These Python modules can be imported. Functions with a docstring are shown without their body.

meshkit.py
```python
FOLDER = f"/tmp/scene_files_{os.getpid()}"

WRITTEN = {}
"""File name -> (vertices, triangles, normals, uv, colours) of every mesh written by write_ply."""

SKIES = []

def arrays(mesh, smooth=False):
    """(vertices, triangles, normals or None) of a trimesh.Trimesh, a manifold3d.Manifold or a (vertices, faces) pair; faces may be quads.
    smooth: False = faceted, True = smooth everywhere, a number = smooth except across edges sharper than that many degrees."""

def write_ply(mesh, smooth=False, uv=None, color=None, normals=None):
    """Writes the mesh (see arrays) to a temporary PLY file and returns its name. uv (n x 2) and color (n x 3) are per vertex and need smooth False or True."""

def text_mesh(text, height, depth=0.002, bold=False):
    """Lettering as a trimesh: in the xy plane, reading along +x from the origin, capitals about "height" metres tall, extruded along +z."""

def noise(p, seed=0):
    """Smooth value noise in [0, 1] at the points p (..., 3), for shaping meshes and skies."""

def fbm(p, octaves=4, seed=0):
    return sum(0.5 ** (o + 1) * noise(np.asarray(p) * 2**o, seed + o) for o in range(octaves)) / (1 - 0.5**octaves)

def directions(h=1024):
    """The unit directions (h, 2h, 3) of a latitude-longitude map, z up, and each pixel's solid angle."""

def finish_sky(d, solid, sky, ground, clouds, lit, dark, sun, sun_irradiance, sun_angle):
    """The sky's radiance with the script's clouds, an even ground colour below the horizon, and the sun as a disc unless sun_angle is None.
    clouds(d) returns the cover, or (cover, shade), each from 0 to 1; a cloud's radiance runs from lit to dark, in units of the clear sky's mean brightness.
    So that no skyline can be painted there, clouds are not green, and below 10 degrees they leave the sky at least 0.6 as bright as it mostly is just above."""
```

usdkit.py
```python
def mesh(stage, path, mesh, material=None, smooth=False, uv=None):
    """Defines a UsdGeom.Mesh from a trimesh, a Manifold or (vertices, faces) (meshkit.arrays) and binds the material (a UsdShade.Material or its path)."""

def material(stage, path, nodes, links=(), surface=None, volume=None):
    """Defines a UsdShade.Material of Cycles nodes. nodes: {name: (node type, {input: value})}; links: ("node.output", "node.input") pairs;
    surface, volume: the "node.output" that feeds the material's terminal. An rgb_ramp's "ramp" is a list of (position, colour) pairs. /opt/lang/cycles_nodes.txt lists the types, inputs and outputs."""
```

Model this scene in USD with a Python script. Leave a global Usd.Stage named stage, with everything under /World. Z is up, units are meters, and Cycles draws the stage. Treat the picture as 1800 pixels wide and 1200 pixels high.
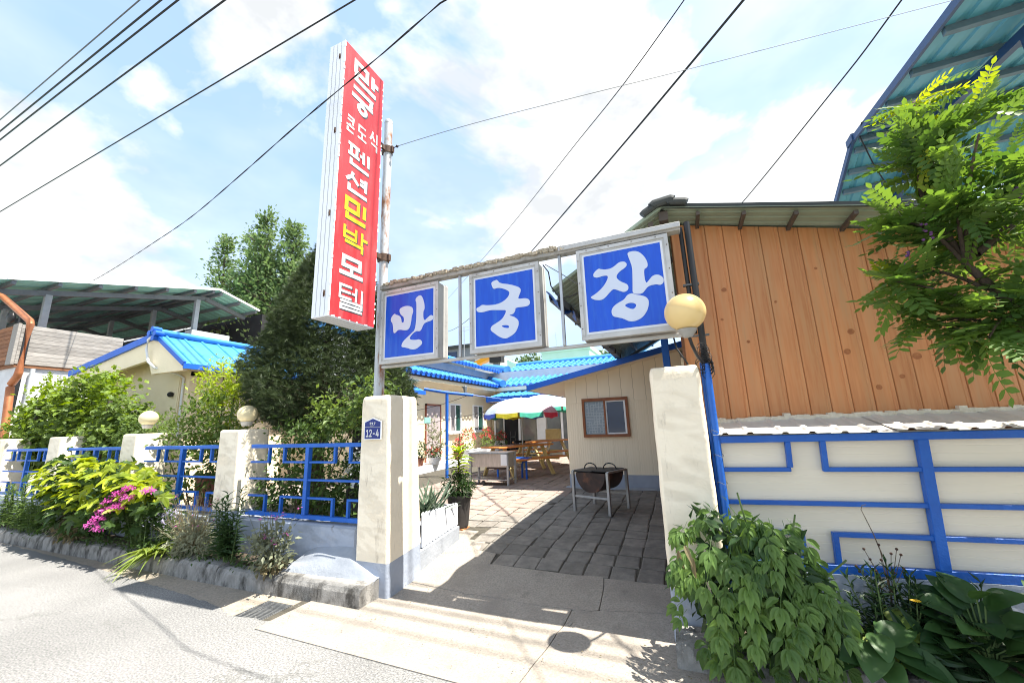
import math, random
import numpy as np, trimesh
from shapely.geometry import Polygon, LineString, Point, box as sbox
from shapely.ops import unary_union
from shapely import affinity
import usdkit, meshkit
from pxr import Usd, UsdGeom, UsdLux, UsdShade, Gf, Sdf

stage = Usd.Stage.CreateInMemory()
UsdGeom.Xform.Define(stage, '/World')
UsdGeom.Scope.Define(stage, '/World/Looks')

# ---------------------------------------------------------------- camera, sky, sun, exposure
EXPOSURE = 1.58
SUN_EL, SUN_AZ = math.radians(66.0), math.radians(88.5)
SKY_STRENGTH, SUN_INTENSITY = 0.108, 1.25
CAM_H = 1.6
_p, _r, _y = [math.radians(a) for a in (11.84, -1.94, -22.9)]
_fw = np.array([math.sin(_y) * math.cos(_p), math.cos(_y) * math.cos(_p), math.sin(_p)])
_rt = np.array([math.cos(_y), -math.sin(_y), 0.0])
_up = np.cross(_rt, _fw)
_c, _s = math.cos(_r), math.sin(_r)
_R, _U = _c * _rt + _s * _up, -_s * _rt + _c * _up
cam = UsdGeom.Camera.Define(stage, '/World/camera')
cam.CreateHorizontalApertureAttr(36.0)
cam.CreateVerticalApertureAttr(24.0)
cam.CreateFocalLengthAttr(14.0)
cam.CreateExposureAttr(EXPOSURE)
cam.CreateClippingRangeAttr(Gf.Vec2f(0.05, 3000))
cam.AddTransformOp().Set(Gf.Matrix4d(*_R, 0, *_U, 0, *(-_fw), 0, 0, 0, CAM_H, 1))

usdkit.material(stage, '/World/Looks/sky_material', {
    'tc': ('texture_coordinate', {}),
    'sky': ('sky_texture', {'sky_type': 'single_scattering', 'sun_disc': False, 'sun_elevation': SUN_EL, 'sun_rotation': SUN_AZ, 'altitude': 100.0, 'air_density': 1.0, 'aerosol_density': 1.6, 'ozone_density': 1.0}),
    'map': ('mapping', {'scale': (1.0, 1.0, 1.7), 'location': (0.3, 2.7, 4.4)}),
    'n1': ('noise_texture', {'scale': 2.1, 'detail': 9.0, 'roughness': 0.52, 'distortion': 0.25}),
    'r1': ('rgb_ramp', {'ramp': [(0.0, (0, 0, 0)), (0.50, (0, 0, 0)), (0.53, (0.40, 0.40, 0.40)), (0.56, (0.85, 0.85, 0.85)), (0.62, (1, 1, 1)), (1, (1, 1, 1))]}),
    'n2': ('noise_texture', {'scale': 1.3, 'detail': 4.0, 'roughness': 0.5, 'distortion': 0.6}),
    'r2': ('rgb_ramp', {'ramp': [(0.0, (0, 0, 0)), (0.42, (0.03, 0.03, 0.03)), (0.7, (0.5, 0.5, 0.5)), (1, (0.6, 0.6, 0.6))]}),
    'mx': ('mix', {'mix_type': 'lighten', 'fac': 1.0}),
    'pale': ('mix', {'mix_type': 'mix', 'fac': 0.52, 'color2': (2.15, 3.15, 4.4)}),
    'n3': ('noise_texture', {'scale': 5.5, 'detail': 6.0, 'roughness': 0.55}), 'r3': ('rgb_ramp', {'ramp': [(0.36, (2.8, 2.9, 3.0)), (0.62, (4.5, 4.45, 4.35))]}),
    'cl': ('mix', {'mix_type': 'mix'}),
    'bg': ('background_shader', {'strength': SKY_STRENGTH}),
}, [('tc.generated', 'map.vector'), ('map.vector', 'n1.vector'), ('map.vector', 'n2.vector'), ('n1.fac', 'r1.fac'), ('n2.fac', 'r2.fac'),
    ('r1.color', 'mx.color1'), ('r2.color', 'mx.color2'), ('sky.color', 'pale.color1'), ('pale.color', 'cl.color1'), ('mx.color', 'cl.fac'), ('map.vector', 'n3.vector'), ('n3.fac', 'r3.fac'), ('r3.color', 'cl.color2'), ('cl.color', 'bg.color')], surface='bg.background')
sky = UsdLux.DomeLight.Define(stage, '/World/sky')
UsdShade.MaterialBindingAPI.Apply(sky.GetPrim()).Bind(UsdShade.Material.Get(stage, '/World/Looks/sky_material'))
sky.GetPrim().SetCustomDataByKey('kind', 'structure')
sun = UsdLux.DistantLight.Define(stage, '/World/sun')
sun.CreateNormalizeAttr(True)
sun.CreateIntensityAttr(SUN_INTENSITY)
sun.CreateAngleAttr(0.5)
sun.CreateColorAttr(Gf.Vec3f(1.0, 0.95, 0.86))
_d = np.array([math.cos(SUN_EL) * math.sin(SUN_AZ), math.cos(SUN_EL) * math.cos(SUN_AZ), math.sin(SUN_EL)])
_x = np.cross([0, 0, 1.0], _d); _x /= np.linalg.norm(_x); _yv = np.cross(_d, _x)
sun.AddTransformOp().Set(Gf.Matrix4d(*_x, 0, *_yv, 0, *_d, 0, 0, 0, 50, 1))

# ---------------------------------------------------------------- naming and tagging
_names = {}
def numbered(parent, name):
    k = _names.setdefault(parent, {})
    n = k.get(name, 0); k[name] = n + 1
    return f'{parent}/{name}' if n == 0 else f'{parent}/{name}_{n:03d}'
def tag(prim, label=None, cat=None, group=None, kind=None):
    for k, v in (('label', label), ('category', cat), ('group', group), ('kind', kind)):
        if v: prim.SetCustomDataByKey(k, v)
    return prim
def path_of(parent):
    return '/World' if parent is None else (parent if isinstance(parent, str) else str(parent.GetPath()))
def obj(name, mesh, mat, parent=None, smooth=False, label=None, cat=None, group=None, kind=None):
    p = numbered(path_of(parent), name)
    m = usdkit.mesh(stage, p, mesh, '/World/Looks/' + mat, smooth)
    return tag(m.GetPrim(), label, cat, group, kind)
def thing(name, label, cat, group=None, kind=None, loc=None, rz=0.0):
    p = numbered('/World', name)
    x = UsdGeom.Xform.Define(stage, p)
    if loc is not None:
        x.AddTranslateOp().Set(Gf.Vec3d(*map(float, loc)))
        if rz: x.AddRotateZOp().Set(float(rz))
    return tag(x.GetPrim(), label, cat, group, kind)
def copy_of(src, label, loc, rz=0.0, group=None, cat=None):
    d = src.GetCustomData()
    t = thing(src.GetName().rstrip('0123456789').rstrip('_'), label, cat or d.get('category'), group or d.get('group'), None, loc, rz)
    t.GetReferences().AddInternalReference(src.GetPath()); t.SetInstanceable(True)
    return t

# ---------------------------------------------------------------- mesh helpers
def cat(ms):
    vs, fs, n = [], [], 0
    for m in ms:
        v, f = (np.asarray(m.vertices), np.asarray(m.faces)) if hasattr(m, 'faces') else (np.asarray(m[0], float), np.asarray(m[1], int))
        if f.shape[1] == 4: f = np.vstack([f[:, [0, 1, 2]], f[:, [0, 2, 3]]])
        vs.append(v); fs.append(f + n); n += len(v)
    return np.vstack(vs), np.vstack(fs)
def box(x0, y0, z0, x1, y1, z1):
    v = np.array([(x, y, z) for z in (z0, z1) for y in (y0, y1) for x in (x0, x1)], float)
    f = np.array([(0, 2, 3, 1), (4, 5, 7, 6), (0, 1, 5, 4), (2, 6, 7, 3), (0, 4, 6, 2), (1, 3, 7, 5)])
    return v, np.vstack([f[:, [0, 1, 2]], f[:, [0, 2, 3]]])
def cbox(x0, y0, z0, x1, y1, z1, b=0.008):
    b = min(b, (x1 - x0) * .45, (y1 - y0) * .45, (z1 - z0) * .45)
    P = []
    for x, sx in ((x0, 1), (x1, -1)):
        for y, sy in ((y0, 1), (y1, -1)):
            for z, sz in ((z0, 1), (z1, -1)):
                P += [(x + sx * b, y + sy * b, z), (x + sx * b, y, z + sz * b), (x, y + sy * b, z + sz * b)]
    h = trimesh.convex.convex_hull(np.array(P))
    return np.asarray(h.vertices), np.asarray(h.faces)
def beam(a, b, w, h, up=(0, 0, 1)):
    a, b, up = np.array(a, float), np.array(b, float), np.array(up, float)
    d = b - a; L = np.linalg.norm(d); d /= L
    s = np.cross(d, up); s /= np.linalg.norm(s); u = np.cross(s, d)
    v, f = box(-w / 2, 0, -h / 2, w / 2, L, h / 2)
    return a + v[:, :1] * s + v[:, 1:2] * d + v[:, 2:] * u, f
def tube(pts, r, n=8, caps=True):
    p = np.array(pts, float); r = np.broadcast_to(np.array(r, float), (len(p),))
    t = np.gradient(p, axis=0); t /= np.linalg.norm(t, axis=1, keepdims=True) + 1e-12
    ref = np.array([0, 0, 1.0]) if abs(t[:, 2]).mean() < .8 else np.array([1.0, 0, 0])
    a = np.cross(t, ref); a /= np.linalg.norm(a, axis=1, keepdims=True) + 1e-12
    b = np.cross(t, a); g = np.arange(n) * 2 * np.pi / n
    v = (p[:, None] + r[:, None, None] * (np.cos(g)[None, :, None] * a[:, None] + np.sin(g)[None, :, None] * b[:, None])).reshape(-1, 3)
    f = []
    for i in range(len(p) - 1):
        for j in range(n):
            k = (j + 1) % n
            f.append((i * n + j, (i + 1) * n + j, (i + 1) * n + k)); f.append((i * n + j, (i + 1) * n + k, i * n + k))
    if caps:
        v = np.vstack([v, p[:1], p[-1:]]); c0, c1 = len(v) - 2, len(v) - 1; q = (len(p) - 1) * n
        for j in range(n):
            k = (j + 1) % n
            f.append((c0, j, k)); f.append((c1, q + k, q + j))
    return v, np.array(f)
def lathe(profile, c=(0, 0, 0), n=24):
    pr = np.array(profile, float); g = np.arange(n) * 2 * np.pi / n
    v = np.stack([pr[:, None, 0] * np.cos(g), pr[:, None, 0] * np.sin(g), np.repeat(pr[:, 1:2], n, 1)], -1).reshape(-1, 3) + np.array(c)
    f = []
    for i in range(len(pr) - 1):
        for j in range(n):
            k = (j + 1) % n
            f.append((i * n + j, i * n + k, (i + 1) * n + k)); f.append((i * n + j, (i + 1) * n + k, (i + 1) * n + j))
    return v, np.array(f)
def sphere(c, r, sub=3, sc=(1, 1, 1)):
    m = trimesh.creation.icosphere(sub, 1.0)
    return np.asarray(m.vertices) * r * np.array(sc) + np.array(c), np.asarray(m.faces)
def poly(pts, plane, d0, d1):
    """extrude a 2-D shape; plane 'xz' (normal -y), 'yz' (normal +x), 'xy' (up); d0..d1 along the remaining axis"""
    P = pts if hasattr(pts, 'geom_type') else Polygon(pts)
    P = P.buffer(0)
    geoms = list(P.geoms) if hasattr(P, 'geoms') else [P]
    out = []
    for g in geoms:
        if g.area < 1e-7: continue
        m = trimesh.creation.extrude_polygon(g, abs(d1 - d0))
        v, f = np.array(m.vertices), np.array(m.faces); lo = min(d0, d1)
        if plane == 'xz': v, f = np.stack([v[:, 0], v[:, 2] + lo, v[:, 1]], 1), f[:, ::-1]
        elif plane == 'yz': v = np.stack([v[:, 2] + lo, v[:, 0], v[:, 1]], 1)
        else: v = np.stack([v[:, 0], v[:, 1], v[:, 2] + lo], 1)
        out.append((v, f))
    return cat(out)
def sheet(x0, x1, y0, y1, nx, ny, zf):
    X, Y = np.meshgrid(np.linspace(x0, x1, nx + 1), np.linspace(y0, y1, ny + 1), indexing='ij')
    Z = zf(X, Y) * np.ones_like(X)
    v = np.stack([X, Y, Z], -1).reshape(-1, 3)
    i, j = np.meshgrid(np.arange(nx), np.arange(ny), indexing='ij'); a = (i * (ny + 1) + j).ravel()
    return v, np.vstack([np.stack([a, a + ny + 1, a + ny + 2], 1), np.stack([a, a + ny + 2, a + 1], 1)])
def xf(m, loc=(0, 0, 0), rz=0, s=1.0):
    v, f = m; c, sn = math.cos(rz), math.sin(rz)
    R = np.array([[c, -sn, 0], [sn, c, 0], [0, 0, 1]])
    return (np.asarray(v) * s) @ R.T + np.array(loc), f
def rough(m, amp, scale, target=0.05, seed=0, keep=None):
    """refine a closed mesh and push it about a little, so that plaster, stone and kerbs are not ruler-straight"""
    v, f = cat([m]); t = trimesh.Trimesh(v, f, process=True)
    v, f = trimesh.remesh.subdivide_to_size(t.vertices, t.faces, target, max_iter=12)
    t = trimesh.Trimesh(v, f, process=True); v = np.array(t.vertices); n = np.array(t.vertex_normals)
    k = meshkit.fbm(v * scale + seed * 7.3)
    k = np.asarray(k).reshape(-1); k = k - k.mean()
    return v + n * (k * amp)[:, None], np.array(t.faces)
def arc(n, a0, a1): return np.linspace(a0, a1, n)
def gz(y):
    return np.interp(y, [-50, 3.45, 3.9, 4.4, 4.9, 6.0, 8.0, 15.0, 40.0], [0, 0.02, 0.06, 0.13, 0.20, 0.28, 0.34, 0.42, 0.6])

# ---------------------------------------------------------------- materials
def mat(name, c1, c2=None, scale=6.0, rough_=0.6, bump=0.0, bscale=60.0, metal=0.0, spec=0.4, detail=5.0, dirt=None, dscale=2.5, dlo=.5, dhi=.72, coord='position', stretch=None, island=0.0, ramp=(.35, .65), dirt2=None, d2=(8.0, .62, .70), d2stretch=None):
    c2 = c2 or tuple(c * .82 for c in c1)
    n = {'geo': ('geometry', {}), 'tc': ('texture_coordinate', {}), 'n': ('noise_texture', {'scale': scale, 'detail': detail, 'roughness': 0.6}), 'r': ('rgb_ramp', {'ramp': [(ramp[0], c2), (ramp[1], c1)]}),
         'p': ('principled_bsdf', {'roughness': rough_, 'metallic': metal, 'specular_ior_level': spec})}
    src = 'geo.position' if coord == 'position' else 'tc.object'
    l = []
    if stretch:
        n['m'] = ('mapping', {'scale': stretch}); l += [(src, 'm.vector')]; src = 'm.vector'
    l += [(src, 'n.vector'), ('n.fac', 'r.fac')]
    out = 'r.color'
    if island:
        n['hs'] = ('hsv', {'saturation': 1.0}); n['mr'] = ('map_range', {'from_min': 0.0, 'from_max': 1.0, 'to_min': 1 - island, 'to_max': 1 + island})
        n['oi'] = ('object_info', {}); n['ad'] = ('math', {'math_type': 'add'}); n['fr'] = ('math', {'math_type': 'fraction'})
        l += [('geo.random_per_island', 'ad.value1'), ('oi.random', 'ad.value2'), ('ad.value', 'fr.value1'), ('fr.value', 'mr.value'), ('mr.result', 'hs.value'), (out, 'hs.color')]; out = 'hs.color'
    if dirt:
        n['dn'] = ('noise_texture', {'scale': dscale, 'detail': 8.0, 'roughness': 0.68}); n['dr'] = ('rgb_ramp', {'ramp': [(dlo, (0, 0, 0)), (dhi, (1, 1, 1))]})
        n['dm'] = ('mix', {'mix_type': 'mix', 'color2': dirt})
        l += [(src, 'dn.vector'), ('dn.fac', 'dr.fac'), ('dr.color', 'dm.fac'), (out, 'dm.color1')]; out = 'dm.color'
    if dirt2:
        n['en'] = ('noise_texture', {'scale': d2[0], 'detail': 7.0, 'roughness': 0.7}); n['er'] = ('rgb_ramp', {'ramp': [(d2[1], (0, 0, 0)), (d2[2], (1, 1, 1))]}); n['em'] = ('mix', {'mix_type': 'mix', 'color2': dirt2})
        s2 = 'geo.position'
        if d2stretch: n['e2'] = ('mapping', {'scale': d2stretch}); l += [('geo.position', 'e2.vector')]; s2 = 'e2.vector'
        l += [(s2, 'en.vector'), ('en.fac', 'er.fac'), ('er.color', 'em.fac'), (out, 'em.color1')]; out = 'em.color'
    l += [(out, 'p.base_color')]
    if bump:
        n['bn'] = ('noise_texture', {'scale': bscale, 'detail': 6.0, 'roughness': 0.6}); n['b'] = ('bump', {'strength': min(1.0, bump), 'distance': 0.01})
        l += [('geo.position', 'bn.vector'), ('bn.fac', 'b.height'), ('b.normal', 'p.normal')]
    usdkit.material(stage, '/World/Looks/' + name, n, l, surface='p.BSDF')
def leafmat(name, dark, light, trans=0.35, rough_=0.5, scale=1.6, yellow=None):
    n = {'geo': ('geometry', {}), 'oi': ('object_info', {}), 'n': ('noise_texture', {'scale': scale, 'detail': 3.0}), 'a': ('math', {'math_type': 'multiply_add', 'value2': 0.55}),
         'o': ('math', {'math_type': 'multiply_add', 'value2': 0.45}), 's': ('math', {'math_type': 'add'}), 'fr': ('math', {'math_type': 'fraction'}),
         'r': ('rgb_ramp', {'ramp': [(0.2, dark), (0.8, light)] if not yellow else [(0.15, dark), (0.7, light), (0.97, light), (1.0, yellow)]}),
         'p': ('principled_bsdf', {'roughness': rough_, 'specular_ior_level': 0.35}), 't': ('translucent_bsdf', {}), 'g': ('hsv', {'hue': 0.485, 'saturation': 1.15, 'value': 1.5}), 'm': ('mix_closure', {'fac': trans})}
    l = [('geo.random_per_island', 's.value1'), ('oi.random', 's.value2'), ('s.value', 'fr.value1'), ('fr.value', 'a.value1'), ('geo.position', 'n.vector'), ('n.fac', 'o.value1'), ('a.value', 'o.value3'), ('o.value', 'r.fac'),
         ('r.color', 'p.base_color'), ('r.color', 'g.color'), ('g.color', 't.color'), ('p.BSDF', 'm.closure1'), ('t.BSDF', 'm.closure2')]
    n['a'][1]['value3'] = 0.0
    usdkit.material(stage, '/World/Looks/' + name, n, l, surface='m.closure')

usdkit.material(stage, '/World/Looks/asphalt', {
    'geo': ('geometry', {}), 'n': ('noise_texture', {'scale': 70.0, 'detail': 4.0, 'roughness': 0.7}), 'r': ('rgb_ramp', {'ramp': [(.34, (.095, .095, .094)), (.5, (.195, .192, .187)), (.64, (.30, .296, .288))]}),
    'n2': ('noise_texture', {'scale': 0.8, 'detail': 6.0, 'roughness': 0.6}), 'r2': ('rgb_ramp', {'ramp': [(.35, (.80, .80, .80)), (.7, (1.12, 1.12, 1.11))]}), 'm2': ('mix', {'mix_type': 'multiply', 'fac': 1.0}),
    'wn': ('noise_texture', {'scale': 1.6, 'detail': 6.0, 'roughness': 0.65}), 'wm': ('mix', {'mix_type': 'linear_light', 'fac': 0.55}), 'vo': ('voronoi_texture', {'feature': 'distance_to_edge', 'scale': 0.55, 'randomness': 1.0}),
    'vr': ('map_range', {'from_min': 0.0, 'from_max': 0.012, 'to_min': 1.0, 'to_max': 0.0, 'clamp': True}), 'mk': ('noise_texture', {'scale': 0.9, 'detail': 2.0}), 'mkr': ('rgb_ramp', {'ramp': [(.46, (0, 0, 0)), (.6, (.55, .55, .55))]}), 'mm': ('math', {'math_type': 'multiply'}),
    'cm': ('mix', {'mix_type': 'mix', 'color2': (.09, .088, .08)}), 'st': ('noise_texture', {'scale': 3.2, 'detail': 7.0, 'roughness': 0.7}), 'sr': ('rgb_ramp', {'ramp': [(.62, (0, 0, 0)), (.78, (.5, .5, .5))]}), 'sm': ('mix', {'mix_type': 'mix', 'color2': (.15, .145, .135)}),
    'b': ('bump', {'strength': 0.9, 'distance': 0.008}), 'p': ('principled_bsdf', {'roughness': 0.9, 'specular_ior_level': 0.3})},
    [('geo.position', 'n.vector'), ('n.fac', 'r.fac'), ('geo.position', 'n2.vector'), ('n2.fac', 'r2.fac'), ('r.color', 'm2.color1'), ('r2.color', 'm2.color2'), ('geo.position', 'wn.vector'), ('geo.position', 'wm.color1'), ('wn.color', 'wm.color2'), ('wm.color', 'vo.vector'), ('vo.distance', 'vr.value'),
     ('geo.position', 'mk.vector'), ('mk.fac', 'mkr.fac'), ('vr.result', 'mm.value1'), ('mkr.color', 'mm.value2'), ('geo.position', 'st.vector'), ('st.fac', 'sr.fac'), ('sr.color', 'sm.fac'), ('m2.color', 'sm.color1'), ('sm.color', 'cm.color1'), ('mm.value', 'cm.fac'), ('cm.color', 'p.base_color'), ('n.fac', 'b.height'), ('b.normal', 'p.normal')], surface='p.BSDF')
mat('concrete_tan', (0.36, 0.3096, 0.2448), (0.2448, 0.2088, 0.1656), scale=40, rough_=0.9, bump=0.9, bscale=70, detail=8.0, dirt2=(0.144, 0.1224, 0.0936), d2=(3.0, .58, .75), dirt=(0.2088, 0.1872, 0.1548), dscale=4.0, dlo=.55, dhi=.8)
mat('concrete_apron', (0.36, 0.3168, 0.2664), (0.2376, 0.2124, 0.18), scale=55, rough_=0.9, bump=1.0, bscale=70, detail=8.0, dirt=(0.2448, 0.216, 0.1836), dscale=2.4, dlo=.46, dhi=.7, ramp=(.33, .6), dirt2=(0.1728, 0.1548, 0.1332), d2=(5.5, .6, .78))
mat('kerb_stone_material', (0.34, 0.3272, 0.306), (0.2295, 0.221, 0.204), scale=14, rough_=0.92, bump=0.9, bscale=70, dirt=(0.06375, 0.0595, 0.0527), dscale=5.5, dlo=.46, dhi=.62, stretch=(1, 1, .55))
mat('paver_stone', (0.2464, 0.2231, 0.1931), (0.1665, 0.1499, 0.1318), scale=9, rough_=0.92, bump=0.9, bscale=55, dirt=(0.1258, 0.1147, 0.0999), dscale=4.0, dlo=.52, dhi=.75, island=0.16)
mat('paver_red', (0.3182, 0.2442, 0.2072), (0.2516, 0.1924, 0.1628), scale=9, rough_=0.92, bump=0.7, bscale=55, dirt=(0.1776, 0.148, 0.1258), dscale=4.0, island=0.12)
mat('joint_dirt', (0.085, 0.075, 0.058), (0.055, 0.05, 0.038), scale=20, rough_=1.0, bump=0.6)
mat('yard_concrete', (0.3256, 0.2738, 0.2368), (0.2738, 0.2294, 0.1998), scale=4, rough_=0.92, bump=0.4)
mat('soil', (0.10, 0.075, 0.05), (0.05, 0.04, 0.028), scale=18, rough_=1.0, bump=1.0, bscale=40)
mat('far_ground', (0.34, 0.33, 0.28), (0.25, 0.25, 0.19), scale=.6, rough_=1.0)
mat('cream_plaster', (0.82, 0.695, 0.49), (0.78, 0.655, 0.455), scale=2.2, rough_=0.8, bump=0.5, bscale=26, dirt=(0.60, 0.52, 0.38), dscale=3.0, dlo=.6, dhi=.85)
mat('pillar_paint', (0.81, 0.715, 0.56), (0.77, 0.675, 0.52), scale=2.6, rough_=0.75, bump=0.5, bscale=22, dirt=(0.62, 0.55, 0.42), dscale=5.0, dlo=.55, dhi=.8, dirt2=(0.40, 0.34, 0.26), d2=(9.0, .59, .74), d2stretch=(1, 1, .22))
mat('grey_blue_paint', (0.3256, 0.3608, 0.4312), (0.2728, 0.308, 0.3696), scale=4, rough_=0.7, bump=0.5, bscale=28, dirt=(0.4048, 0.4136, 0.4312), dscale=3, dlo=.58, dhi=.75, dirt2=(0.1496, 0.1408, 0.132), d2=(7.0, .62, .72), d2stretch=(1, 1, .5))
mat('blue_paint', (0.0117, 0.1125, 0.468), (0.0099, 0.09, 0.396), scale=4, rough_=0.42, bump=0.35, bscale=45, dirt=(0.045, 0.162, 0.45), dscale=10, dlo=.60, dhi=.8, dirt2=(0.09, 0.045, 0.0315), d2=(26.0, .70, .73))
mat('blue_tile', (0.0533, 0.2378, 0.5412), (0.041, 0.2009, 0.4838), scale=5, rough_=0.42, spec=.35)
mat('blue_trim', (0.012, 0.11, 0.52), (0.01, 0.09, 0.44), scale=3, rough_=0.4)
mat('steel_grey', (0.45, 0.46, 0.47), (0.33, 0.34, 0.35), scale=12, rough_=0.45, metal=.7, stretch=(1, 1, .3))
mat('galvanised', (0.56, 0.58, 0.60), (0.44, 0.46, 0.48), scale=9, rough_=0.5, metal=.35)
mat('pole_rust', (0.50, 0.52, 0.54), (0.42, 0.44, 0.46), scale=6, rough_=0.6, metal=.2, dirt=(0.23, 0.10, 0.045), dscale=2.2, dlo=.50, dhi=.60, stretch=(2.5, 2.5, .8))
mat('rust_clamp', (0.10, 0.055, 0.035), (0.06, 0.035, 0.025), scale=30, rough_=.85)
mat('aluminium_dirty', (0.4638, 0.4563, 0.4375), (0.374, 0.3665, 0.3478), scale=5, rough_=0.5, metal=.15, dirt=(0.1955, 0.17, 0.136), dscale=6, dlo=.58, dhi=.78)
mat('sign_box_side', (0.72, 0.72, 0.70), (0.62, 0.62, 0.60), scale=5, rough_=0.5, dirt=(0.33, 0.31, 0.27), dscale=3.0, dlo=.62, dhi=.85)
mat('sign_white', (0.6216, 0.6384, 0.672), (0.5712, 0.588, 0.63), scale=2, rough_=0.35)
mat('sign_letter', (0.504, 0.546, 0.6384), (0.4788, 0.5208, 0.6132), scale=3, rough_=0.45)
mat('sign_blue', (0.00924, 0.07392, 0.4872), (0.00756, 0.0588, 0.42), scale=3.0, rough_=0.25, stretch=(5, 1, .5), dirt2=(0.0252, 0.1176, 0.4704), d2=(5.0, .5, .8), d2stretch=(4, 1, .4))
mat('sign_red', (0.612, 0.04675, 0.051), (0.527, 0.02975, 0.034), scale=1.3, rough_=0.32, dirt2=(0.612, 0.119, 0.119), d2=(3.0, .5, .85), d2stretch=(1, 3, .5))
mat('letter_white', (0.66, 0.66, 0.65), None, rough_=.4)
mat('letter_yellow', (0.66, 0.47, 0.015), (0.62, 0.44, 0.015), rough_=.4)
mat('letter_shadow_grey', (0.055, 0.06, 0.065), None, rough_=.5)
mat('white_cabinet', (0.74, 0.75, 0.77), (0.68, 0.69, 0.71), scale=3, rough_=.45, dirt=(0.45, 0.43, 0.38), dscale=4, dlo=.66, dhi=.9)
mat('beam_dirty', (0.368, 0.352, 0.32), (0.272, 0.26, 0.236), scale=7, rough_=.7, dirt=(0.16, 0.14, 0.112), dscale=9, dlo=.52, dhi=.7)
mat('wood_siding', (0.58, 0.255, 0.105), (0.49, 0.195, 0.075), scale=4.0, rough_=0.55, stretch=(9, 9, .55), detail=7.0, dirt=(0.4884, 0.2516, 0.1147), dscale=2.0, dlo=.45, dhi=.7, island=.10)
mat('knot', (0.40, 0.15, 0.055), (0.27, 0.09, 0.03), scale=40, rough_=.6)
mat('groove_dark', (0.2664, 0.1073, 0.0407), None, rough_=.8)
mat('roof_green', (0.27, 0.33, 0.25), (0.23, 0.28, 0.21), scale=2, rough_=0.5)
mat('roof_dark', (0.028, 0.032, 0.03), (0.022, 0.026, 0.024), scale=3, rough_=0.5)
mat('rafter_brown', (0.085, 0.066, 0.052), (0.06, 0.047, 0.038), scale=8, rough_=.7)
mat('flashing_sheet', (0.6656, 0.6334, 0.569), (0.5797, 0.5475, 0.4939), scale=3, rough_=.55, dirt=(0.3344, 0.2992, 0.2464), dscale=3.2, dlo=.6, dhi=.85)
mat('caulk', (0.7392, 0.6496, 0.5152), (0.6496, 0.56, 0.448), scale=20, rough_=.8, bump=.6)
mat('cream_siding', (0.84, 0.745, 0.595), (0.81, 0.715, 0.565), scale=1.2, rough_=.6, stretch=(.6, .6, 6))
mat('shed_siding', (0.84, 0.735, 0.56), (0.81, 0.705, 0.53), scale=2, rough_=.6, stretch=(4, 4, .5))
mat('canopy_teal', (0.085, 0.29, 0.37), (0.075, 0.26, 0.33), scale=1.4, rough_=.5)
mat('canopy_trim', (0.014, 0.05, 0.13), None, rough_=.5)
mat('canopy_purlin', (0.10, 0.16, 0.20), (0.08, 0.13, 0.165), scale=5, rough_=.6)
mat('canopy_green', (0.24, 0.53, 0.48), (0.20, 0.46, 0.42), scale=1.2, rough_=.55)
mat('canopy_white', (0.75, 0.76, 0.76), None, rough_=.5)
mat('frame_grey', (0.17, 0.19, 0.21), (0.13, 0.15, 0.17), scale=6, rough_=.6)
mat('post_grey', (0.34, 0.37, 0.40), (0.28, 0.31, 0.34), scale=6, rough_=.6)
mat('grey_boards', (0.34, 0.315, 0.285), (0.22, 0.20, 0.18), scale=5, rough_=.9, stretch=(8, .7, 8), dirt=(0.12, 0.11, 0.10), dscale=4, dlo=.62, dhi=.8, island=.2)
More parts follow.
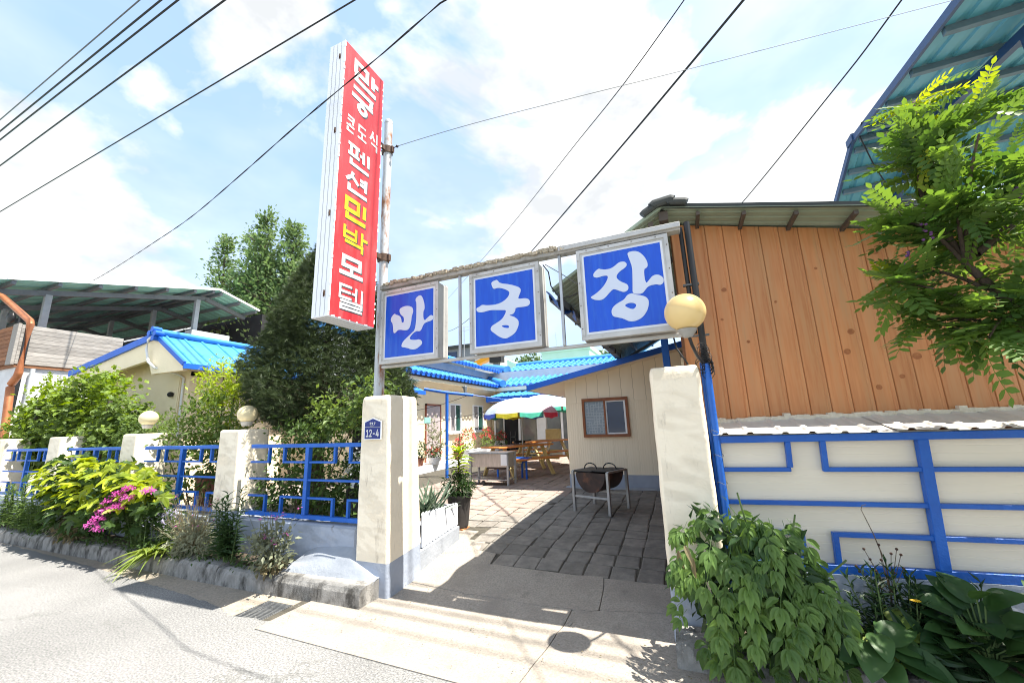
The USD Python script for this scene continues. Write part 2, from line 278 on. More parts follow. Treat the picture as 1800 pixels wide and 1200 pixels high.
mat('brown_boards', (0.27, 0.12, 0.055), (0.18, 0.075, 0.035), scale=5, rough_=.85, stretch=(.7, 8, 8), island=.2)
mat('copper_pipe', (0.45, 0.17, 0.075), (0.33, 0.12, 0.05), scale=6, rough_=.45, metal=.3)
mat('neighbour_wall', (0.60, 0.60, 0.60), (0.5, 0.5, 0.5), scale=2, rough_=.8)
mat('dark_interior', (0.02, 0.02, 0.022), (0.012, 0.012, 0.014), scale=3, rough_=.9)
mat('black_plastic', (0.016, 0.016, 0.017), None, rough_=.45)
mat('cable_black', (0.012, 0.012, 0.013), None, rough_=.6)
mat('cable_grey', (0.10, 0.105, 0.11), None, rough_=.6)
mat('white_plastic', (0.78, 0.79, 0.80), (0.72, 0.73, 0.74), rough_=.4)
mat('white_picket', (0.72, 0.74, 0.78), (0.66, 0.68, 0.72), scale=9, rough_=.55)
mat('grey_white_plinth', (0.3444, 0.369, 0.41), (0.2788, 0.3034, 0.3403), scale=4, rough_=.75, bump=.6, bscale=24, dirt=(0.2952, 0.3034, 0.328), dscale=4, dlo=.6, dhi=.8)
mat('window_wood', (0.25, 0.075, 0.018), (0.18, 0.05, 0.012), scale=6, rough_=.4, stretch=(1, 1, 1))
mat('glass_dark', (0.012, 0.022, 0.06), (0.01, 0.018, 0.045), scale=2, rough_=.08, spec=.6)
mat('glass_green', (0.03, 0.09, 0.075), (0.02, 0.06, 0.05), scale=2, rough_=.08, spec=.6)
mat('glass_grey', (0.16, 0.165, 0.165), (0.09, 0.095, 0.095), scale=1.6, rough_=.1, spec=.6)
mat('glass_frost', (0.27, 0.32, 0.36), (0.22, 0.27, 0.31), scale=4, rough_=.3)
mat('lattice_white', (0.62, 0.66, 0.68), None, rough_=.5)
mat('curtain', (0.33, 0.31, 0.31), (0.24, 0.22, 0.22), scale=4, rough_=.9, stretch=(6, 6, .2))
mat('door_panel', (0.42, 0.36, 0.36), (0.38, 0.32, 0.32), scale=3, rough_=.6)
mat('door_edge', (0.30, 0.10, 0.06), None, rough_=.6)
mat('siding_gap', (0.30, 0.24, 0.16), None, rough_=.9)
mat('mint', (0.42, 0.68, 0.58), (0.36, 0.6, 0.51), scale=.4, rough_=.7)
mat('lamp_yellow', (0.7052, 0.516, 0.2322), (0.6794, 0.4902, 0.215), scale=3, rough_=.25)
mat('lamp_cream', (0.666, 0.576, 0.36), (0.63, 0.54, 0.333), scale=3, rough_=.25)
mat('stainless', (0.42, 0.42, 0.42), (0.33, 0.33, 0.33), scale=8, rough_=.3, metal=.85, stretch=(3, 3, .4))
mat('drum_rust', (0.06, 0.035, 0.03), (0.03, 0.02, 0.018), scale=7, rough_=.6, dirt=(0.16, 0.065, 0.035), dscale=6, dlo=.55, dhi=.7)
mat('table_orange', (0.62, 0.235, 0.05), (0.5, 0.17, 0.035), scale=6, rough_=.45, stretch=(.6, 6, 6))
mat('leg_yellow', (0.62, 0.5, 0.22), (0.52, 0.4, 0.17), scale=6, rough_=.6)
mat('terracotta', (0.26, 0.10, 0.06), (0.2, 0.08, 0.05), scale=9, rough_=.8)
mat('pot_dark', (0.055, 0.048, 0.046), (0.04, 0.036, 0.034), scale=6, rough_=.6)
mat('plate_navy', (0.012, 0.025, 0.16), None, rough_=.3)
mat('grate_iron', (0.20, 0.20, 0.195), (0.12, 0.12, 0.115), scale=25, rough_=.6, metal=.4)
mat('bark', (0.10, 0.07, 0.05), (0.05, 0.036, 0.026), scale=14, rough_=.95, bump=1.0, bscale=30, stretch=(3, 3, .6))
mat('twig_brown', (0.12, 0.085, 0.05), (0.07, 0.05, 0.03), scale=20, rough_=.9)
mat('stem_green', (0.10, 0.15, 0.045), (0.07, 0.11, 0.03), scale=14, rough_=.7)
mat('pad_grey', (0.08, 0.08, 0.082), (0.06, 0.06, 0.06), scale=5, rough_=.8)
mat('tape_tatty', (0.40, 0.35, 0.26), (0.24, 0.2, 0.15), scale=30, rough_=.9, bump=.8, bscale=50)
mat('orange_machine', (0.70, 0.32, 0.02), None, rough_=.4)
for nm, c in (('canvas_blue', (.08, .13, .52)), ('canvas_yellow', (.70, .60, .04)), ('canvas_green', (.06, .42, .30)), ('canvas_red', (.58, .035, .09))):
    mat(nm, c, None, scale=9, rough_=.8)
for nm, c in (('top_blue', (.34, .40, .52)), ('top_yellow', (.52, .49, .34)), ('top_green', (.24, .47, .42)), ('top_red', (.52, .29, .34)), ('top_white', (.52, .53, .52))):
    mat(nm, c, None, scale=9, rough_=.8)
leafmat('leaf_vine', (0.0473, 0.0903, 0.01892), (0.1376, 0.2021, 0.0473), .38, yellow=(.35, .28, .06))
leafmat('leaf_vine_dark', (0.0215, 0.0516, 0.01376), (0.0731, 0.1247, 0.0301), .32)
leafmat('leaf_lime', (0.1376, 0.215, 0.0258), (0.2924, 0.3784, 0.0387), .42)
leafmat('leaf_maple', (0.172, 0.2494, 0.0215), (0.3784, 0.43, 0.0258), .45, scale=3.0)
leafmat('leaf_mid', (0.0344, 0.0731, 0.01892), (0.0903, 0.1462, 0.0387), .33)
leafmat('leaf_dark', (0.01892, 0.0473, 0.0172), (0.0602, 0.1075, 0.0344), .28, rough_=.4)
leafmat('leaf_peony', (0.0387, 0.0903, 0.02408), (0.1634, 0.2666, 0.0645), .38, rough_=.42, scale=3.2, yellow=(.34, .27, .05))
leafmat('leaf_acacia', (0.035, 0.09, 0.02), (0.12, 0.205, 0.04), .38, scale=3.0, yellow=(.45, .38, .03))
leafmat('leaf_acacia_young', (0.1892, 0.2752, 0.0258), (0.3612, 0.4128, 0.0516), .45)
leafmat('leaf_hosta', (0.016, 0.05, 0.014), (0.065, 0.135, 0.034), .25, rough_=.45, scale=6)
leafmat('leaf_hosta_bright', (0.1204, 0.1892, 0.0301), (0.258, 0.3182, 0.0688), .35)
leafmat('leaf_conifer', (0.009, 0.021, 0.011), (0.05, 0.074, 0.026), .15, scale=2.4, yellow=(.16, .10, .04))
leafmat('leaf_ginkgo', (0.0516, 0.0989, 0.0387), (0.129, 0.1892, 0.0731), .36, scale=.6)
leafmat('leaf_silver', (0.129, 0.1462, 0.086), (0.258, 0.2666, 0.172), .25)
leafmat('leaf_dry', (0.1462, 0.1204, 0.0602), (0.258, 0.215, 0.1204), .25)
leafmat('leaf_yucca', (0.07, 0.11, 0.075), (0.16, 0.21, 0.14), .18, rough_=.4)
leafmat('leaf_hill', (0.05, 0.10, 0.04), (0.11, 0.16, 0.07), .2, scale=.2)
leafmat('petal_pink', (0.473, 0.0602, 0.2924), (0.6364, 0.172, 0.4472), .35)
leafmat('petal_red', (0.60, 0.03, 0.05), (0.75, 0.10, 0.12), .3)
leafmat('petal_white', (0.65, 0.64, 0.66), (0.78, 0.78, 0.80), .3)
leafmat('petal_lilac', (0.40, 0.36, 0.50), (0.55, 0.50, 0.62), .3)
leafmat('petal_yellow', (0.70, 0.45, 0.02), (0.80, 0.60, 0.05), .3)
leafmat('petal_orange', (0.70, 0.20, 0.02), (0.80, 0.30, 0.03), .3)
mat('seed_brown', (0.06, 0.03, 0.02), None, rough_=.9)
# ================================================================= SETTING
rng = np.random.default_rng(7)
obj('ground', sheet(-120, 90, -60, 160, 12, 12, lambda x, y: -0.12 + 0 * x + np.where(y > 25, .2, 0)), 'far_ground', kind='structure')
# yard behind the fence line, rising gently towards the houses
def yard_z(x, y): return gz(y) - 0.03
obj('courtyard_base', sheet(-17, 6, 3.46, 24, 46, 60, yard_z), 'yard_concrete', kind='structure')
# asphalt lane with a broken edge towards the concrete gutter
edge = [(-45, 3.5), (-16, 3.22), (-10.6, 3.13), (-8.4, 3.04), (-6.5, 2.93), (-5.1, 2.83), (-4.51, 2.78), (-4.18, 2.72), (-3.99, 2.655), (-3.87, 2.665), (-3.55, 2.71), (-3.04, 2.80), (-2.63, 2.79), (-2.27, 2.785), (-1.89, 2.79), (-1.48, 2.78), (-1.12, 2.785), (-0.84, 2.79), (-.3, 2.77), (.4, 2.8), (1.5, 2.78), (4, 2.8), (40, 2.9)]
ex = np.concatenate([np.linspace(a[0], b[0], max(2, int(abs(b[0] - a[0]) / .06) if abs(b[0]) < 12 else 3), endpoint=False) for a, b in zip(edge[:-1], edge[1:])] + [[40]])
ey = np.interp(ex, [e[0] for e in edge], [e[1] for e in edge]) + np.where(np.abs(ex) < 12, rng.normal(0, .008, len(ex)), 0)
road_v = np.vstack([np.c_[ex, ey, np.full(len(ex), .010)], np.c_[ex, ey - .03, np.full(len(ex), .014)], np.c_[ex, np.full(len(ex), -9.0), np.full(len(ex), .016)], np.c_[ex, ey + .002, np.full(len(ex), -.02)]])
n = len(ex); a = np.arange(n - 1)
rf = []
for lo, hi in ((1, 0), (2, 1), (0, 3)):
    rf += [np.stack([lo * n + a, lo * n + a + 1, hi * n + a + 1], 1), np.stack([lo * n + a, hi * n + a + 1, hi * n + a], 1)]
obj('road', (road_v, np.vstack(rf)), 'asphalt', kind='structure')
gutter = thing('gutter', None, None, kind='structure')
gx = [-45, -14, -11.2, -9.9, -8.6, -7.3, -6.05, -4.95, -3.98]
for i in range(len(gx) - 1):
    obj('concrete_slab', poly([(gx[i] + .004, 2.3), (gx[i + 1] - .004, 2.3), (gx[i + 1] - .004, 3.45 if i else 4.0), (gx[i] + .004, 3.45 if i else 4.0)], 'xy', -.06, .002), 'concrete_tan', gutter)
obj('concrete_slab', poly([(-3.976, 2.3), (-3.50, 2.3), (-3.50, 2.66), (-3.976, 2.63)], 'xy', -.06, .002), 'concrete_tan', gutter)
obj('concrete_slab', poly([(-3.976, 3.035), (-3.50, 3.035), (-3.50, 3.3), (-3.976, 3.3)], 'xy', -.06, .003), 'concrete_tan', gutter)
# drain grate set in the gutter
gr = thing('drain_grate', 'rusty iron drain grate set in the concrete gutter beside the kerb', 'drain grate')
obj('drain_pit', cat([box(-3.97, 2.66, -.30, -3.51, 3.03, -.28)]), 'joint_dirt', gr)
obj('grate_frame', cat([box(-3.97, 2.64, -.28, -3.51, 2.665, .006), box(-3.97, 3.01, -.28, -3.51, 3.035, .006), box(-3.975, 2.665, -.28, -3.945, 3.01, .006), box(-3.535, 2.665, -.28, -3.505, 3.01, .006)]), 'concrete_tan', gr)
for i in range(17):
    y = 2.678 + i * .0197
    obj('grate_bar', cbox(-3.944, y, -.03, -3.536, y + .0095, .006, .002), 'grate_iron', gr)
obj('grate_cross_bar', cat([box(-3.85, 2.666, -.035, -3.838, 3.009, .002), box(-3.64, 2.666, -.035, -3.628, 3.009, .002)]), 'grate_iron', gr)
# concrete apron of the drive, poured in slabs with cracked joints
apron = thing('driveway_apron', None, None, kind='structure')
def wob(p, q, k, seed, a=.012):
    r = np.random.default_rng(seed); t = np.linspace(0, 1, k)
    pts = np.array(p)[None] * (1 - t[:, None]) + np.array(q)[None] * t[:, None]
    nrm = np.array([-(q[1] - p[1]), q[0] - p[0]]); nrm = nrm / np.linalg.norm(nrm)
    off = np.cumsum(r.normal(0, a * .5, k)); off -= np.linspace(off[0], off[-1], k)
    return [tuple(x) for x in pts + nrm[None] * off[:, None]]
crack = wob((-3.0, 3.76), (-2.34, 3.70), 10, 1) + wob((-2.3, 3.70), (-1.45, 3.66), 16, 2) + wob((-1.4, 3.665), (-.87, 3.72), 10, 3) + wob((-.83, 3.725), (-.1, 3.86), 12, 4)
vj = wob((-1.16, 2.5), (-1.10, 3.2), 10, 5, .006) + wob((-1.10, 3.25), (-1.08, 3.66), 8, 6, .006)
vj2 = wob((-.86, 3.74), (-.92, 4.29), 10, 8, .006)
def draped(shape, zf, gap=.004, thick=.07, size=.16):
    g = Polygon(shape).buffer(0).buffer(-gap)
    if hasattr(g, 'geoms'): g = max(g.geoms, key=lambda q: q.area)
    m = trimesh.creation.extrude_polygon(g, thick)
    v, f = trimesh.remesh.subdivide_to_size(m.vertices, m.faces, size, max_iter=10)
    v = np.array(v); v[:, 2] += zf(v[:, 0], v[:, 1]) - thick
    return v, f
cl = [c for c in crack if c[0] < -1.09]; cr = [c for c in crack if c[0] >= -1.09]
ul = [c for c in crack if c[0] < -.86]; ur = [c for c in crack if c[0] >= -.86]
az = lambda x, y: gz(y) + .002
obj('apron_slab', draped([(-3.49, 2.55), (-1.16, 2.5)] + vj + cl[::-1] + [(-3.0, 3.3), (-3.49, 3.3)], az), 'concrete_apron', apron)
obj('apron_slab', draped([(-1.16, 2.5), (2.6, 2.5), (2.6, 3.3), (-.15, 3.3), (-.1, 3.86)] + cr[::-1] + vj[::-1], az), 'concrete_apron', apron)
obj('apron_slab', draped(ul + vj2 + [(-1.2, 4.262), (-2.16, 4.29), (-2.20, 4.53), (-2.45, 4.57), (-2.47, 4.80), (-2.72, 4.83), (-2.74, 5.12), (-3.7, 5.14), (-3.7, 4.5)], az), 'concrete_apron', apron)
obj('apron_slab', draped(ur + [(.1, 4.3), (-.4, 4.268), (-.92, 4.262)] + vj2[::-1], az), 'concrete_apron', apron)
obj('joint_filler', sheet(-3.6, 2.7, 2.45, 4.6, 10, 24, lambda x, y: gz(y) - .012), 'joint_dirt', apron)
# stone pavers of the drive and court
court = thing('courtyard_paving', None, None, kind='structure')
obj('paving_bed', sheet(-7.5, .6, 4.2, 16, 40, 80, lambda x, y: gz(y) - .008), 'joint_dirt', court)
P = .2555; cnt = 0; rest = []
for j in range(46):
    for i in range(-20, 6):
        x0 = -.355 + i * P + .008 * math.sin(j * .9 + i * .3) + .012 * math.sin(j * .35); y0 = 4.275 + j * P * (1 if j < 14 else 1) + .018 * math.sin(i * .8 + j * .4)
        if i == 0 and False: continue
        if x0 < -2.2 + (0) and y0 < 4.27 + max(0, (-2.2 - x0)) * .45: continue
        if x0 + P > .45 or x0 < -7.1 or y0 > 15.2: continue
        if x0 + P > -.05 and y0 < 4.3: continue
        if x0 < -2.75 and y0 < 5.15: continue
        if x0 + P * .5 > -2.2 and y0 > 8.15: continue
        g = .0045 + .007 * rng.random() + (.003 if i > -5 and y0 < 6 else 0); a0, a1, b0, b1 = x0 + g, x0 + P - g * .8, y0 + g, y0 + P - g
        zz = gz(np.array([b0, b1])) + rng.normal(0, .003); tl = rng.normal(0, .0025, 2)
        q = rng.normal(0, .0045, (4, 2)); e = .013
        top = [(a0 + q[0, 0], b0 + q[0, 1], zz[0] + tl[0]), (a1 + q[1, 0], b0 + q[1, 1], zz[0] - tl[0]), (a1 + q[2, 0], b1 + q[2, 1], zz[1] + tl[1]), (a0 + q[3, 0], b1 + q[3, 1], zz[1] - tl[1])]
        cx, cy = (a0 + a1) / 2, (b0 + b1) / 2
        inner = [(cx + (p[0] - cx) * .90, cy + (p[1] - cy) * .90, p[2] + .005) for p in top]
        bot = [(p[0], p[1], p[2] - .05) for p in top]
        v = np.array(bot + top + inner); f = []
        for k in range(4):
            l = (k + 1) % 4
            f += [(k, l, 4 + l), (k, 4 + l, 4 + k), (4 + k, 4 + l, 8 + l), (4 + k, 8 + l, 8 + k)]
        f += [(8, 9, 10), (8, 10, 11)]
        red = x0 < -2.6 and y0 > 5.6 or y0 > 7.2 and x0 < -2.2
        near = y0 < 9.2 and x0 > -4.6 - (y0 - 6) * .25
        if near and cnt < 292: obj('paver', (v, np.array(f)), 'paver_red' if red else 'paver_stone', court); cnt += 1
        else: rest.append((v, np.array(f)))
obj('far_pavers', cat(rest), 'paver_red', court, kind='stuff')
# kerbs: weathered stones along the planting ledge
kerb = thing('kerb', None, None, kind='structure')
kx = [-2.90, -3.42, -4.05, -4.95, -5.62, -6.6, -7.45, -8.5, -9.5, -10.55, -11.7, -13.0, -15]
for i in range(len(kx) - 1):
    x1, x0 = kx[i] - .003, kx[i + 1] + .003
    yf = 3.105 + .035 * (0 if i < 4 else min(1, (i - 3) / 3)); zt = .185 + rng.normal(0, .006)
    P4 = [(yf, -.05), (yf + .012, zt - .05), (yf + .035, zt - .012), (yf + .075, zt), (3.46, zt + .012), (3.46, -.05)]
    m = poly(P4, 'yz', x0, x1)
    obj('kerb_stone', rough(m, .006, 6.0, .05, seed=i), 'kerb_stone_material', kerb, smooth=50)
kx = [-.235, .42, 1.12, 1.85, 2.7]
for i in range(4):
    zt = .168 + rng.normal(0, .006)
    P4 = [(3.11 + .02 * (i == 0), -.05), (3.122, zt - .05), (3.145, zt - .012), (3.19, zt), (3.40, zt + .004), (3.40, -.05)]
    obj('kerb_stone', rough(poly(P4, 'yz', kx[i] + .003, kx[i + 1] - .003), .03, 5.0, .06, seed=40 + i), 'kerb_stone_material', kerb, smooth=50)
obj('planting_bed', rough(box(.0, 3.34, .0, 3.2, 3.62, .20), .08, 5, .08, 3), 'soil', kind='structure')
obj('planting_bed', rough(box(-12.5, 3.27, .1, -3.9, 3.46, .215), .05, 6, .1, 4), 'soil', kind='structure')
obj('garden_bed', sheet(-16, -3.3, 3.75, 4.7, 60, 10, lambda x, y: gz(y) + .06 + .05 * np.sin(x * 5) * np.sin(y * 7)), 'soil', kind='structure')

# ================================================================= GATE PILLARS AND FENCE
def rounded_post(x0, x1, y0, y1, z0, z1, flare, topround, seed, skew=(0, 0)):
    """plaster post: slightly wider foot, soft top, corners rounded"""
    zs = np.concatenate([np.linspace(z0, z1 - topround, 16), z1 - topround + topround * np.sin(np.linspace(.25, 1, 6) * np.pi / 2)])
    sec = np.array(sbox(0, 0, 1, 1).buffer(-.08).buffer(.08, quad_segs=4).exterior.coords)[:-1]
    V = []
    cx, cy, hx, hy = (x0 + x1) / 2, (y0 + y1) / 2, (x1 - x0) / 2, (y1 - y0) / 2
    for z in zs:
        t = (z1 - z) / (z1 - z0); k = 1.0
        if z > z1 - topround: u = (z - (z1 - topround)) / topround; k = 1 - .12 * (1 - math.sqrt(max(0, 1 - u * u)))
        V.append(np.c_[cx + skew[0] * t + (sec[:, 0] - .5) * 2 * (hx * k + flare * t), cy + skew[1] * t + (sec[:, 1] - .5) * 2 * (hy * k + flare * t), np.full(len(sec), z)])
    n = len(sec); V = np.vstack(V + [[[cx, cy, z1 + .004]]]); f = []
    for i in range(len(zs) - 1):
        for j in range(n):
            k = (j + 1) % n; f += [(i * n + j, i * n + k, (i + 1) * n + k), (i * n + j, (i + 1) * n + k, (i + 1) * n + j)]
    q = (len(zs) - 1) * n
    for j in range(n): f.append((q + j, q + (j + 1) % n, len(V) - 1))
    m = trimesh.Trimesh(V, np.array(f), process=False)
    v, f = trimesh.remesh.subdivide_to_size(m.vertices, m.faces, .09, max_iter=8)
    m = trimesh.Trimesh(v, f, process=True); v = np.array(m.vertices)
    k = meshkit.fbm(v * 4.5 + seed * 3.1) - .5 + .35 * (meshkit.fbm(v * 14 + seed) - .5)
    return v + np.array(m.vertex_normals) * (k * .013)[:, None], np.array(m.faces)
def split_z(m, zfun):
    v, f = m; c = v[f].mean(1); lo = c[:, 2] < zfun(c[:, 0], c[:, 1])
    return (v, f[~lo]), (v, f[lo])
def cut_post(t, m, zfun, top_mat='pillar_paint', band='grey_blue_paint'):
    """slice the post along the painted line into shaft and base band"""
    v, f = m
    tm = trimesh.Trimesh(v, f, process=True)
    z0 = float(zfun(np.array([v[:, 0].mean()]), np.array([v[:, 1].mean()]))[0]); dy = zfun(np.array([0.]), np.array([1.]))[0] - zfun(np.array([0.]), np.array([0.]))[0]
    nrm = np.array([0, -dy, 1.0]); nrm /= np.linalg.norm(nrm); o = np.array([v[:, 0].mean(), v[:, 1].mean(), z0])
    up_ = trimesh.intersections.slice_mesh_plane(tm, nrm, o); dn = trimesh.intersections.slice_mesh_plane(tm, -nrm, o)
    obj('pillar_shaft', up_, top_mat, t, smooth=60)
    obj('painted_base', dn, band, t, smooth=60)
gp = thing('gate_pillar', 'tall cream gate pillar with the house number plate under the red sign', 'gate pillar')
cut_post(gp, rounded_post(-3.25, -2.875, 3.40, 3.90, -.03, 1.96, .03, .06, 1, (.05, 0)), lambda x, y: .335 + .0 * x + (y - 3.5) * .10)
gp2 = thing('gate_pillar', 'tall cream gate pillar with rounded top beside the blue pipe and wooden wall', 'gate pillar')
cut_post(gp2, rounded_post(-.245, .135, 3.45, 3.86, .0, 2.02, .012, .10, 2), lambda x, y: .385 + 0 * x)
plabels = ['squat cream fence pillar under a globe lamp nearest the red sign', 'cream fence pillar with globe lamp behind the pink flowers', 'cream fence pillar above the yellow green large leaved shrub', 'cream fence pillar at the far left edge of the photo']
px = [(-5.81, -5.39), (-8.215, -7.80), (-10.64, -10.22), (-13.06, -12.64)]
for i, (x0, x1) in enumerate(px):
    t = thing('fence_pillar', plabels[i], 'pillar', 'cream pillars of the street fence')
    cut_post(t, rounded_post(x0, x1, 3.50, 3.92, .1, 1.66, .02, .03, 5 + i, (.05, 0)), lambda x, y: .66 + 0 * x)
# low walls and blue railings between the pillars
bays = [(-5.37, -3.31), (-7.78, -5.79), (-10.2, -8.19), (-12.62, -10.62)]
wl = ['low grey blue wall under the railing nearest the gate', 'low grey blue wall behind the dry lavender plant', 'low grey blue wall hidden behind the yellow green shrub', 'low grey blue wall at the far left of the fence']
fl = ['blue geometric railing panel beside the house number pillar', 'blue geometric railing panel behind the pink flowers and lavender', 'blue geometric railing panel behind the yellow green shrub', 'blue geometric railing panel at the far left of the fence']
for i, (x0, x1) in enumerate(bays):
    w = obj('low_wall', rough(cbox(x0 + .004, 3.47, .02, x1 - .004, 3.72, .60 - .005 * i, .02), .012, 6, .09, 20 + i), 'grey_blue_paint', smooth=40)
    tag(w, wl[i], 'low wall')
    t = thing('fence_panel', fl[i], 'railing', 'blue railing panels of the street fence')
    W = x1 - x0; L = x0 + .20; Rr = x1 + .0; Y0, Y1 = 3.53, 3.57
    mid = x1 - .86
    for z, h in ((1.443, .045), (.648, .045)): obj('rail', cbox(L, Y0 - .005, z - h / 2, Rr, Y1 + .005, z + h / 2, .003), 'blue_paint', t)
    obj('rail', cbox(L, Y0, 1.04, Rr, Y1, 1.064, .003), 'blue_paint', t)
    obj('upright', cbox(mid - .028, Y0 - .008, .67, mid + .028, Y1 + .008, 1.421, .003), 'blue_paint', t)
    def bars(z, zr, segs):
        for (a, b, ua, ub) in segs:
            obj('short_rail', cbox(a, Y0 + .002, z - .012, b, Y1 - .002, z + .012, .003), 'blue_paint', t)
            lo, hi = (z + .012, 1.421) if zr > 0 else (.67, z - .012)
            for u in ([a] if ua else []) + ([b - .03] if ub else []):
                obj('short_upright', cbox(u, Y0 + .001, lo, u + .03, Y1 - .001, hi, .003), 'blue_paint', t)
    bars(1.252, 1, [(L, L + .34, 0, 1), (mid - .42, mid - .028, 1, 0), (mid + .028, mid + .44, 0, 1), (mid + .64, Rr, 1, 0)])
    bars(.853, -1, [(L, L + .33, 0, 1), (mid - .42, mid - .028, 1, 0), (mid + .028, mid + .44, 0, 1), (mid + .64, Rr, 1, 0)])
# mortar hump against the low wall by the gate pillar
hn, hm = 26, 14
V_ = []
for x in np.linspace(-4.12, -2.90, hn):
    u = (x + 4.12) / .92; e = math.sqrt(max(0.0, 1 - (1 - min(1, u * 1.5)) ** 2.2)) * (1 - .75 * min(1, max(0, (x + 3.30) / .36)))
    for t_ in np.linspace(0, 1, hm):
        y = 3.225 + .04 * u + t_ * (.27 - .04 * u); prof = math.sqrt(max(0, 1 - (1 - t_) ** 2.0)) * .62 + .38 * min(1, t_ * 5)
        V_.append((x, y, .165 + e * (.135 + .115 * t_) * prof / 1.0 + .006 * math.sin(11 * u + 6 * t_) * (t_ > 0)))
V_ = np.array(V_); hf = []
for i in range(hn - 1):
    for j in range(hm - 1):
        a = i * hm + j; hf += [(a, a + hm, a + hm + 1), (a, a + hm + 1, a + 1)]
kk = meshkit.fbm(V_ * 9); V_[:, 2] += (kk - .5) * .02 * (np.tile(np.linspace(0, 1, hm), hn) > 0)
obj('mortar_hump', (V_, np.array(hf)), 'grey_white_plinth', smooth=True, label='sloping hump of pale grey painted mortar against the gate pillar foot', cat='mortar hump')
# globe lamps on two fence pillars
def globe_lamp(c, r, label, m='lamp_cream'):
    t = thing('globe_lamp', label, 'globe lamp')
    obj('globe', sphere(c, r, 4, (1, 1, .96)), m, t, smooth=True)
    if m == 'lamp_cream': obj('lamp_base', lathe([(r * .46, -r * 1.28), (r * .50, -r * 1.18), (r * .55, -r * 1.02), (r * .62, -r * .84), (r * .40, -r * .82), (0, -r * .8)], c, 20), 'rust_clamp' if m != 'lamp_cream' else 'aluminium_dirty', t, smooth=40)
    return t
globe_lamp((-7.98, 3.70, 1.90), .125, 'cream globe lamp on the pillar behind the pink flowers')
globe_lamp((-5.57, 3.70, 1.87), .125, 'cream globe lamp in shade under the dark conifer')
for k, (x, z) in enumerate([(-7.98, 1.70), (-5.57, 1.68)]):
    pass
gl = globe_lamp((.078, 3.24, 2.40), .149, 'yellow globe lamp in front of the blue gate sign corner', 'lamp_yellow')
obj('lamp_arm', tube([(.085, 3.24, 2.22), (.10, 3.27, 2.15), (.13, 3.38, 2.08), (.18, 3.56, 2.03)], .013, 8), 'black_plastic', gl, smooth=True)
obj('lamp_cap', lathe([(.0, -.20), (.03, -.195), (.055, -.165), (.075, -.135), (.06, -.13)], (.078, 3.24, 2.40), 20), 'beam_dirty', gl, smooth=40)
# house number plate
pl = thing('house_number_plate', 'navy house number plate reading 12-4 on the gate pillar', 'number plate')
PX, PZ, PY = -3.05, 1.50, 3.366
shape = [(-.112, 0), (.112, 0), (.112, .185), (0, .225), (-.112, .185)]
obj('plate_border', poly([(PX + x, PZ + z) for x, z in shape], 'xz', PY, PY + .012), 'white_plastic', pl)
obj('plate_face', poly(Polygon([(PX + x, PZ + z) for x, z in shape]).buffer(-.009), 'xz', PY - .0025, PY + .001), 'plate_navy', pl)
def text_xz(s, h, x, z, y, bold=True, w=None):
    m = meshkit.text_mesh(s, h, .0015, bold); v = np.array(m.vertices); f = np.array(m.faces)
    if w: v[:, 0] *= w / (v[:, 0].max() - v[:, 0].min())
    v[:, 0] -= (v[:, 0].max() + v[:, 0].min()) / 2
    return np.stack([v[:, 0] + x, y - v[:, 2], v[:, 1] + z], 1), f
obj('number', text_xz('12-4', .072, PX + .002, PZ + .03, PY - .003, True, .17), 'letter_white', pl)
obj('divider_line', box(PX - .1, PY - .0045, PZ + .127, PX + .1, PY - .003, PZ + .130), 'letter_white', pl)
